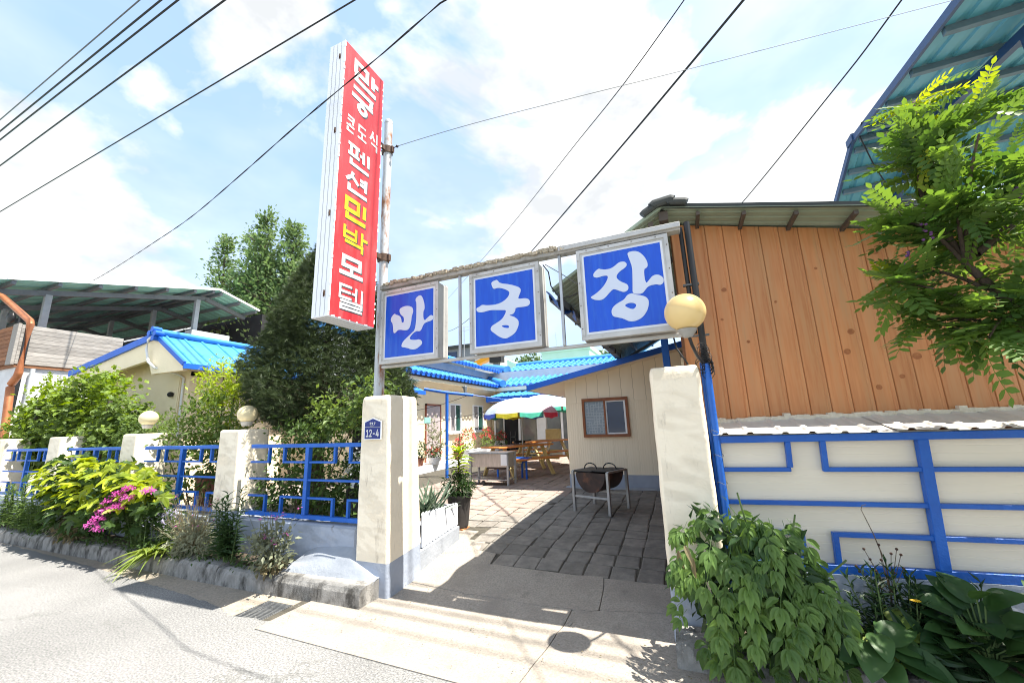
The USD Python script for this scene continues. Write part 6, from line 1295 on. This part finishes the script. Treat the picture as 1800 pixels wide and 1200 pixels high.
# ================================================================= COURTYARD THINGS
def planter():
    t = thing('picket_planter', 'white picket planter behind the house number pillar', 'planter')
    obj('plinth', draped([(-3.35, 3.93), (-2.855, 3.93), (-2.855, 4.80), (-3.35, 4.80)], lambda x, y: np.interp(y, [4.03, 4.86], [.27, .35]), 0, .45, .12), 'grey_white_plinth', t)
    for k in range(12):
        y0 = 4.05 + k * .0655; zb = np.interp(y0, [4.05, 4.82], [.285, .36]); zt = np.interp(y0, [4.05, 4.82], [.63, .605])
        w = .060; obj('picket', poly([(y0, zb), (y0 + w, zb), (y0 + w, zt), (y0 + w * .8, zt + .012), (y0 + w * .5, zt + .022), (y0 + w * .2, zt + .012), (y0, zt)], 'yz', -2.915, -2.893), 'white_picket', t)
    obj('rail', cat([box(-2.93, 4.04, .34, -2.916, 4.84, .39), box(-2.93, 4.04, .52, -2.916, 4.84, .56)]), 'white_picket', t)
    obj('end_board', box(-3.33, 4.83, .36, -2.93, 4.845, .60), 'white_picket', t)
    obj('soil', box(-3.33, 4.06, .3, -2.935, 4.82, .55), 'soil', t)
planter()
r = R(91)
t = thing('yucca', 'grey green spiky yucca in the white picket planter', 'yucca')
for k in range(58):
    a = r.uniform(0, 2 * np.pi); e = r.uniform(.35, 2.2); d = np.array([math.cos(a), math.sin(a), e]); c = np.array([-3.08, 4.45, .52]) + [r.normal(0, .06), r.normal(0, .12), 0]
    obj('leaf', scatter(T_YUCCA, [c], [d], [[-math.cos(a) * .5, -math.sin(a) * .5, 1]], r.uniform(.34, .56)), 'leaf_yucca', t)
pt = thing('plant_pot', 'tall dark brown plant pot beside the picket planter', 'plant pot')
obj('pot_body', lathe([(0, 0), (.115, 0), (.125, .02), (.165, .40), (.185, .405), (.187, .43), (.165, .43), (.155, .38), (0, .37)], (-3.08, 5.18, .235), 28), 'pot_dark', pt, smooth=40)
obj('stand', box(-3.2, 5.08, .18, -2.97, 5.28, .232), 'wood_siding', pt)
obj('stake', tube([(-2.98, 5.12, .6), (-2.93, 5.1, .80)], .006, 6), 'black_plastic', pt)
t = thing('lily_plant', 'tall leafy plant with a rosette top growing in the dark pot', 'plant')
obj('stem', tube([(-3.1, 5.18, .6), (-3.09, 5.18, 1.0), (-3.07, 5.18, 1.5)], [.014, .012, .006], 7), 'twig_brown', t)
for k in range(46):
    z = .95 + .45 * (k / 46) if k < 34 else r.uniform(.7, .95); a = k * 2.4; L_ = r.uniform(.16, .25) if k < 34 else .09
    obj('leaf', scatter(T_LILY, [(-3.08, 5.18, z)], [(math.cos(a), math.sin(a), .35 if k < 26 else .9)], [(0, 0, 1)], L_), 'leaf_lime', t)
obj('bushy_base', leafcloud(r, [(-3.1, 5.2, .76, .17, .17, .17)], 130, 6, .04, T_NARROW, .09, up=.6), 'leaf_mid', t, kind='stuff')
# clothes line posts
cp_ = thing('clothes_post', 'blue T shaped clothes line post in the courtyard', 'clothes post')
obj('post', tube([(-5.77, 9.1, .3), (-5.77, 9.1, 2.46)], .042, 14), 'blue_paint', cp_, smooth=40)
obj('cross_arm', tube([(-6.25, 8.75, 2.60), (-5.77, 9.1, 2.50), (-5.2, 9.5, 2.42)], .04, 12), 'blue_paint', cp_, smooth=40)
obj('line', tube([(-5.2, 9.5, 2.42), (-4.55, 10.2, 2.30), (-4.2, 10.6, 2.24)], .012, 6), 'blue_paint', cp_)
for k, (a, b) in enumerate((((-7.4, 8.2, 2.0), (-5.3, 9.4, 2.42)), ((-7.2, 8.0, 1.62), (-4.3, 10.5, 2.24)))):
    s = np.linspace(0, 1, 12)[:, None]; p = np.array(a) * (1 - s) + np.array(b) * s; p[:, 2] -= .25 * (s * (1 - s))[:, 0] * 2; obj('line', tube(p, .006, 4), 'cable_black', cp_)
# stainless trough grill
sg = thing('trough_grill', 'long stainless steel trough grill on legs in the sunny court', 'grill')
gy, gx0, gx1, g0 = 8.30, -4.55, -3.60, .35
obj('trough', poly([(gy - .17, 1.02 - .30), (gy + .17, .72), (gy + .21, 1.0), (gy - .21, 1.0)], 'yz', gx0 + .02, gx1 - .02), 'stainless', sg)
obj('rim', cbox(gx0 - .02, gy - .24, 1.0, gx1 + .02, gy + .24, 1.03, .006), 'stainless', sg)
obj('wind_shield', box(gx1 - .16, gy - .243, .76, gx1 - .02, gy - .225, .99), 'white_plastic', sg)
for x in (gx0, gx1 - .04):
    for y in (gy - .22, gy + .18): obj('leg', cbox(x, y, g0 - .02, x + .045, y + .045, 1.0, .004), 'drum_rust' if False else 'steel_grey', sg)
obj('shelf', cbox(gx0 + .02, gy - .2, .45, gx1 - .02, gy + .2, .47, .004), 'stainless', sg)
obj('wheel', tube([(gx0 + .35, gy - .24, .40), (gx0 + .35, gy - .20, .40)], .045, 14), 'black_plastic', sg)
obj('drip_tray', cbox(gx0 + .4, gy - .15, .67, gx1 - .1, gy + .15, .71, .004), 'drum_rust', sg)
# half drum grill
dg = thing('drum_grill', 'rusty half drum barbecue grill on a welded stand in the shade', 'grill')
dcx, dcy, dz0, dz1, dl = -1.33, 6.45, .30, .93, .50
ang = math.radians(-20)
def DG(m): return xf(m, (dcx, dcy, 0), ang)
th = np.linspace(np.pi, 2 * np.pi, 16); rO = .29
rO = .255
half = [(rO * math.cos(a), .86 + rO * math.sin(a) * 1.12) for a in th]; inn = [(.97 * x_, .86 + (z_ - .86) * .965) for x_, z_ in half]
obj('drum', DG(poly(Polygon(half + inn[::-1]), 'xz', -.27, .27)), 'drum_rust', dg, smooth=40)
for y in (-.275, .265): obj('drum_end', DG(poly(Polygon(half), 'xz', y, y + .010)), 'drum_rust', dg)
for k, (x0, x1) in enumerate(((-.27, .02), (.03, .28))):
    obj('grill_lid', DG(cbox(x0 * 1.0, -.27, .865 + .012 * k, x1, .27, .885 + .012 * k, .005)), 'black_plastic', dg)
    cxh = (x0 + x1) / 2; obj('lid_handle', DG(tube([(cxh + .11 * math.cos(a), -.05 + .1 * k, .895 + .085 * math.sin(a)) for a in np.linspace(0, np.pi, 10)], .009, 6)), 'black_plastic', dg)
for x in (-.30, .30):
    for y in (-.28, .28):
        obj('leg', DG(cbox(x - .02, y - .02, gz(dcy + y) + .005, x + .02, y + .02, .88, .003)), 'steel_grey', dg)
    obj('side_rail', DG(cbox(x - .018, -.27, .86, x + .018, .27, .89, .003)), 'steel_grey', dg)
for y in (-.28, .28): obj('cross_rail', DG(cbox(-.28, y - .012, .50, .28, y + .012, .53, .003)), 'steel_grey', dg)
# picnic tables, blue stool, parasols
def picnic(label, o, rz, grp=None):
    t = thing('picnic_table', label, 'picnic table', None, None, o, rz)
    for k in range(4): obj('table_board', cbox(-.9, -.38 + k * .19, .70, .9, -.38 + k * .19 + .182, .74, .006), 'table_orange', t)
    for s in (-1, 1):
        obj('bench', cbox(-.9, s * .72 - .13, .42, .9, s * .72 + .13, .455, .006), 'table_orange', t)
        for x in (-.62, .62): obj('leg', beam((x, s * .22, .70), (x, s * .62, .0), .045, .10, (1, 0, 0)), 'leg_yellow', t)
    for x in (-.62, .62): obj('brace', cbox(x - .05 + .06, -.8, .37, x + .0 + .06, .8, .42, .004), 'leg_yellow', t)
    return t
tb = picnic('orange topped picnic table under the striped parasol', (-4.05, 9.75, gz(9.75)), 62)
copy_of(tb, 'orange topped picnic table further back beside the glazed doors', (-4.1, 11.8, float(gz(11.8))), 66)
st_ = thing('blue_table', 'small bright blue painted bench beside the steel grill', 'bench')
obj('top', cbox(-4.35, 9.0, .80, -3.5, 9.28, .84, .006), 'blue_trim', st_); obj('apron', cbox(-4.2, 9.03, .72, -3.62, 9.25, .795, .004), 'blue_trim', st_)
for x in (-4.3, -4.1, -3.75, -3.56):
    obj('leg', cbox(x - .02, 9.02 if x in (-4.3, -3.56) else 9.22, .36, x + .02, 9.06 if x in (-4.3, -3.56) else 9.26, .80, .003), 'blue_trim', st_)
def parasol(label, c, h, R_, cols, tilt=0):
    t = thing('parasol', label, 'parasol'); c = np.array(c)
    obj('pole', tube([c, c + [0, 0, h + .45]], .018, 8), 'steel_grey', t)
    n = len(cols)
    for i, col in enumerate(cols):
        a0, a1 = 2 * np.pi * i / n, 2 * np.pi * (i + 1) / n; V = []; 
        for q in np.linspace(0, 1, 7):
            for b in np.linspace(0, 1, 5):
                a = a0 + (a1 - a0) * b; sag = 1 - .03 * math.sin(np.pi * b) * q
                rr = R_ * math.sin(q * 1.25) / math.sin(1.25) * (1 - .035 * math.sin(np.pi * b)); V.append(c + [rr * math.cos(a), rr * math.sin(a), h + .42 * (math.cos(q * 1.25) - math.cos(1.25)) / (1 - math.cos(1.25)) - .02 * math.sin(np.pi * b) * q])
        f = [];
        for i_ in range(6):
            for j in range(4): q_ = i_ * 5 + j; f += [(q_, q_ + 5, q_ + 6), (q_, q_ + 6, q_ + 1)]
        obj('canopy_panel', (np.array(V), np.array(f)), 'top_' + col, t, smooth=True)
        W = []
        for q in (0, 1):
            for b in np.linspace(.04, .96, 5):
                a = a0 + (a1 - a0) * b; rr = R_ * (1 - .035 * math.sin(np.pi * b)) * (1 + .01 * q); W.append(c + [rr * math.cos(a), rr * math.sin(a), h - .02 * math.sin(np.pi * b) - q * (.11 - .02 * math.sin(3 * np.pi * b))])
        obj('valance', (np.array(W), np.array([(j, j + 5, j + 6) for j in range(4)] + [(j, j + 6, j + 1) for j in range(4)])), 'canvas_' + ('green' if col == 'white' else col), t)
    obj('rib', cat([tube([c + [0, 0, h + .1], c + [R_ * .97 * math.cos(2 * np.pi * i / n), R_ * .97 * math.sin(2 * np.pi * i / n), h + .0]], .005, 4) for i in range(n)]), 'steel_grey', t, kind='stuff')
parasol('large parasol with pastel panels and red yellow blue green valance', (-4.0, 9.95, .4), 1.62 - .13 + .0, 1.0, ['blue', 'red', 'blue', 'yellow', 'green', 'red', 'blue', 'yellow', 'green', 'red'])
parasol('green and white parasol partly hidden behind the large striped parasol', (-4.0, 12.0, .4), 1.68, 1.05, ['green', 'white', 'green', 'white', 'green', 'white', 'green', 'white'])
bx_ = thing('cardboard_box', 'pale cardboard box on the bench of the picnic table', 'box'); obj('box_body', cbox(-3.75, 11.1, 1.17, -3.35, 11.3, 1.45, .006), 'leg_yellow', bx_); obj('flap', box(-3.76, 11.09, 1.445, -3.34, 11.2, 1.455), 'leg_yellow', bx_)
ga = thing('grill_pan', 'black pan standing on the far picnic table', 'pan'); obj('pan_body', lathe([(0, 0), (.14, 0), (.18, .06), (.17, .06), (.13, .01), (0, .01)], (-4.15, 10.1, 1.13), 16), 'black_plastic', ga); obj('handle', tube([(-4.0, 10.1, 1.18), (-3.8, 10.05, 1.2)], .012, 6), 'black_plastic', ga)
# flower pots along the house
def flowerpot(c, rad, h, m, label, ln_, petals, fm='leaf_mid', seed=0, n=60, hh=.3, trough=None):
    rr = R(100 + seed); p = thing('flower_pot', label[0], 'flower pot'); c = np.array(c)
    if trough: obj('pot_body', cbox(c[0] - rad, c[1] - trough, c[2], c[0] + rad, c[1] + trough, c[2] + h, .01), m, p); obj('pot_rim', cbox(c[0] - rad - .01, c[1] - trough - .01, c[2] + h, c[0] + rad + .01, c[1] + trough + .01, c[2] + h + .02, .004), m, p)
    else: obj('pot_body', lathe([(0, 0), (rad * .7, 0), (rad, h * .95), (rad * 1.08, h * .95), (rad * 1.08, h), (rad * .9, h), (rad * .88, h * .9), (0, h * .88)], c, 18), m, p, smooth=40)
    e = [(c[0], c[1], c[2] + h + hh * .45, max(rad, .1) * 1.1, (trough or rad) * 1.05, hh * .55)]
    q, o = shell(rr, n, e, .8); q = q[q[:, 2] > c[2] + h + hh * .45]
    plant('flowering_plant', label[1], 'flowers', leafcloud(rr, e, n, 5, .04, T_SMALL, .075, up=.7), fm, None, 'stem_green', [('petals', scatter(T_TINY, np.repeat(q, 6, 0) + rr.normal(0, .02, (len(q) * 6, 3)), rr.normal(0, 1, (len(q) * 6, 3)), rr.normal(0, .5, (len(q) * 6, 3)) + [.5, -.4, 1], .05), petals)] if petals else [])
led = obj('flower_ledge', cbox(-7.55, 9.3, .2, -6.95, 15.2, .55, .02), 'white_picket', label='long white painted ledge below the courtyard windows', cat='ledge')
flowerpot((-7.1, 9.75, .55), .14, .22, 'terracotta', ('brown flower pot at the left end of the white ledge', 'leafy plant in the brown pot behind the gate pillar'), 0, None, 'leaf_dark', 1, 70, .45)
flowerpot((-7.0, 10.35, .55), .20, .20, 'white_picket', ('white bowl pot with red geraniums on the ledge', 'red geraniums in the white bowl pot'), 0, 'petal_red', 'leaf_mid', 2, 70, .28)
flowerpot((-7.1, 11.9, .55), .16, .22, 'terracotta', ('tan flower pot behind the blue clothes post', 'red flowers behind the blue clothes post'), 0, 'petal_red', 'leaf_vine', 3, 70, .45)
flowerpot((-7.1, 12.6, .5), .2, .3, 'white_picket', ('white trough under the first window', 'tall green plants with pink buds under the first window'), 0, 'petal_red', 'leaf_vine', 4, 90, .75, trough=.35)
flowerpot((-7.0, 13.9, .5), .2, .3, 'white_picket', ('long white trough under the second window', 'red and green plants under the second window'), 0, 'petal_red', 'leaf_vine', 5, 110, .75, trough=.5)
flowerpot((-6.9, 14.9, .45), .2, .25, 'grey_white_plinth', ('grey pot by the inner corner of the house', 'leafy red flowered plant by the inner corner of the house'), 0, 'petal_red', 'leaf_mid', 6, 80, .7)
plant('variegated_plant', 'tall pale variegated plant before the mauve door', 'plant', leafcloud(R(120), [(-6.95, 10.15, 1.45, .12, .14, .5), (-6.9, 10.5, 1.2, .12, .2, .3)], 70, 4, .05, T_SMALL, .10), 'leaf_silver', stems(R(121), (-6.95, 10.25, .7), [(-6.95, 10.1, 1.9), (-6.9, 10.5, 1.4)], .01), 'stem_green')
tg = obj('blue_tag', box(-6.86, 9.62, 1.72, -6.85, 9.92, 1.9), 'top_green', label='small turquoise tag tied to the plant behind the gate pillar', cat='tag')
flowerpot((-2.95, 12.6, .42), .16, .25, 'pot_dark', ('dark pot beside the picnic bench near the shed', 'bushy pot plant beside the shed corner'), 0, None, 'leaf_mid', 8, 60, .4)
flowerpot((-2.75, 13.1, .42), .16, .3, 'terracotta', ('clay pot further back near the shed corner', 'pale flowering plant near the shed corner'), 0, 'petal_white', 'leaf_silver', 9, 60, .5)
# pots on the shelf inside the fence
sf = thing('plant_shelf', 'dark plant shelf with white pennants inside the railing', 'shelf')
obj('shelf_board', box(-4.1, 4.05, .98, -3.4, 4.30, 1.01), 'pot_dark', sf); obj('shelf_board', box(-4.1, 4.05, .62, -3.4, 4.30, .76), 'pot_dark', sf)
for x in (-4.08, -3.44): obj('shelf_leg', box(x, 4.07, .2, x + .03, 4.1, .98), 'pot_dark', sf)
for k in range(5): x = -3.98 + k * .12; obj('pennant', poly([(x, .975), (x + .09, .975), (x + .045, .90)], 'xz', 4.03, 4.034), 'white_plastic', sf)
flowerpot((-3.62, 4.16, 1.012), .08, .14, 'pot_dark', ('black pot on the shelf nearest the gate pillar', 'orange flower plant on the shelf nearest the gate pillar'), 0, 'petal_orange', 'leaf_mid', 11, 30, .14)
flowerpot((-3.80, 4.14, 1.012), .06, .05, 'petal_orange' if False else 'terracotta', ('small clay saucer pot on the shelf', 'small white flowered plant on the shelf'), 0, 'petal_white', 'leaf_mid', 12, 30, .2)
plant('white_flowers', 'white flowering plant between shelf and vine behind the railing', 'flowers', leafcloud(R(130), [(-4.0, 4.1, 1.15, .16, .1, .16)], 50, 5, .04, T_SMALL, .06), 'leaf_mid', None, 'stem_green', [('petals', scatter(T_TINY, R(131).normal(0, 1, (90, 3)) * [.09, .05, .09] + [-4.0, 4.05, 1.2], R(132).normal(0, 1, (90, 3)), R(133).normal(0, .5, (90, 3)) + [0, -1, .6], .05), 'petal_white')])
plant('white_flowers', 'white flowers behind the second railing panel beside its pillar', 'flowers', leafcloud(R(140), [(-6.1, 4.0, 1.2, .3, .1, .15)], 50, 5, .04, T_SMALL, .06), 'leaf_mid', None, 'stem_green', [('petals', scatter(T_TINY, R(141).normal(0, 1, (110, 3)) * [.15, .05, .09] + [-6.05, 3.95, 1.22], R(142).normal(0, 1, (110, 3)), R(143).normal(0, .5, (110, 3)) + [0, -1, .6], .05), 'petal_white')])
dp = thing('garden_box', 'reddish brown wooden box on the ground behind the second railing panel', 'box'); obj('box_body', cbox(-7.1, 4.0, .3, -6.0, 4.3, .98, .01), 'terracotta', dp); obj('lid', cbox(-7.13, 3.97, .98, -5.97, 4.33, 1.01, .006), 'pot_dark', dp)
gpil = thing('garden_pillar', 'grey brown gate post with small globe deep in shade behind the vine', 'pillar'); obj('post', cbox(-4.95, 5.0, .2, -4.65, 5.3, 1.75, .01), 'pad_grey', gpil); obj('globe', sphere((-4.8, 5.15, 1.87), .09, 3), 'lamp_cream', gpil, smooth=True)
# ================================================================= OVERHEAD WIRES
def wire(a, b, rad, label, m='cable_black', sag=.0, n=24, ext=True, wob_=0):
    a, b = np.array(a, float), np.array(b, float); s = np.linspace(0, 1, n)[:, None]; p = a * (1 - s) + b * s; p[:, 2] -= sag * 4 * (s * (1 - s))[:, 0]
    w = thing('overhead_wire', label, 'wire'); obj('cable', tube(p, rad, 6), m, w, smooth=True)
    return w
W_ = [((-9.27, 1.83), (-5.21, 1.74), .012, 'grey overhead wire highest of the bundle at the upper left corner', 'cable_grey'), ((-9.63, 1.93), (-4.99, 1.84), .017, 'black overhead wire second in the upper left bundle', 'cable_black'),
      ((-9.93, 2.01), (-4.83, 1.92), .017, 'black overhead wire third in the upper left bundle', 'cable_black'), ((-10.93, 2.28), (-4.34, 2.14), .017, 'black overhead wire lowest of the upper left bundle', 'cable_black'), ((-13.19, 2.91), (-3.0, 2.76), .016, 'black overhead wire passing alone left of the red sign', 'cable_black')]
for a, b, rad, lab, m in W_:
    k_ = 1.9; a, b = np.array([a[0] * k_, a[1] * k_, 1.6 + 4.9 * k_]), np.array([b[0] * k_, b[1] * k_, 1.6 + 4.9 * k_]); rad *= k_ * .62; d = b - a; wire(a - d * 2.0, b + d * 2.5, rad, lab, m)
for pts, rad, lab, m in (
 ([(-17.0, 5.8, 6.5), (-9.79, 4.14, 5.52), (-6.9, 3.48, 5.22), (-5.34, 3.12, 5.16), (-3.56, 2.71, 5.11), (-2.71, 2.52, 5.07), (-2.01, 2.36, 5.03), (-1.42, 2.22, 5.0), (5, 2.1, 5.0)], .0065, 'twisted service wire crossing the red sign towards the left canopy', 'cable_black'),
 ([(-17.79, 28.0, 9.48), (-10.26, 18.75, 7.58), (-3.98, 11.04, 6.84), (-2.05, 8.67, 6.7), (-.23, 6.43, 6.56), (1.19, 4.69, 6.5), (5.0, .02, 6.4)], .017, 'thick black overhead cable running down behind the middle light box', 'cable_black'),
 ([(-16.52, 26.0, 11.53), (-7.96, 15.15, 8.81), (-3.56, 9.58, 7.49), (-1.42, 6.87, 6.94), (-.18, 5.29, 6.6), (.53, 4.39, 6.5), (3.5, .7, 6.3)], .008, 'thin overhead wire left of the thick black cable', 'cable_black'),
 ([(1.1, 12.2, 6.7), (1.74, 9.99, 6.5), (2.35, 7.75, 6.45), (2.74, 6.35, 6.45), (2.97, 5.51, 6.5), (3.8, 2.5, 6.7)], .011, 'black overhead wire rising from behind the wooden building roof', 'cable_black'),
 ([(-3.0, 3.56, 5.12), (-2.09, 3.88, 5.36), (-.92, 4.28, 5.6), (.44, 4.75, 5.87), (1.78, 5.22, 6.16), (3.36, 5.77, 6.5), (8, 7.4, 7.5)], .0035, 'hair thin pale wire from the sign pole across the sky', 'cable_grey')):
    p = np.array(pts); k = np.r_[0, np.cumsum(np.linalg.norm(np.diff(p, axis=0), axis=1))]
    from scipy.interpolate import PchipInterpolator
    t_ = np.linspace(0, k[-1], 60); q = PchipInterpolator(k, p)(t_)
    w = thing('overhead_wire', lab, 'wire')
    if rad == .0065:
        for ph in (0, math.pi): obj('cable', tube(q + .005 * np.c_[np.sin(t_ * 12 + ph) * .3, np.cos(t_ * 12 + ph), np.sin(t_ * 12 + ph)], .0042, 5), m, w, smooth=True)
    else: obj('cable', tube(q, rad, 6), m, w, smooth=True)
# ================================================================= LITTER
r = R(151); n = 130
lx = np.r_[r.uniform(-9, 0, 100), r.uniform(-3.2, .0, 30)]; ly = np.r_[r.normal(3.06, .05, 100), r.uniform(2.7, 4.2, 30)]
pos = np.c_[lx, ly, gz(ly) + .012 + .006 * r.random(n)]
obj('leaf_litter', scatter(T_SMALL, pos, np.c_[r.normal(0, 1, (n, 2)), r.normal(0, .12, n)], np.c_[r.normal(0, .25, (n, 2)), np.ones(n)], r.uniform(.010, .026, n)), 'leaf_dry', kind='stuff', label='dry leaf litter scattered along the gutter and drive', cat='leaf litter')
n = 700; gx_ = r.uniform(-8, 1, n); gy_ = np.where(r.random(n) < .5, r.normal(2.85, .12, n), r.uniform(2.4, 4.3, n)); gs = r.uniform(.002, .006, n)
pv = np.array([(1, 0, 0), (-1, 0, 0), (0, 1, 0), (0, -1, 0), (0, 0, .8), (0, 0, -.5)], float); pf = np.array([(0, 2, 4), (2, 1, 4), (1, 3, 4), (3, 0, 4)])
gv = np.c_[gx_, gy_, gz(gy_) + .016][:, None] + pv[None] * gs[:, None, None]
obj('grit', (gv.reshape(-1, 3), (pf[None] + (np.arange(n) * 6)[:, None, None]).reshape(-1, 3)), 'kerb_stone_material', kind='stuff', label='loose grit scattered over the drive and gutter', cat='grit')
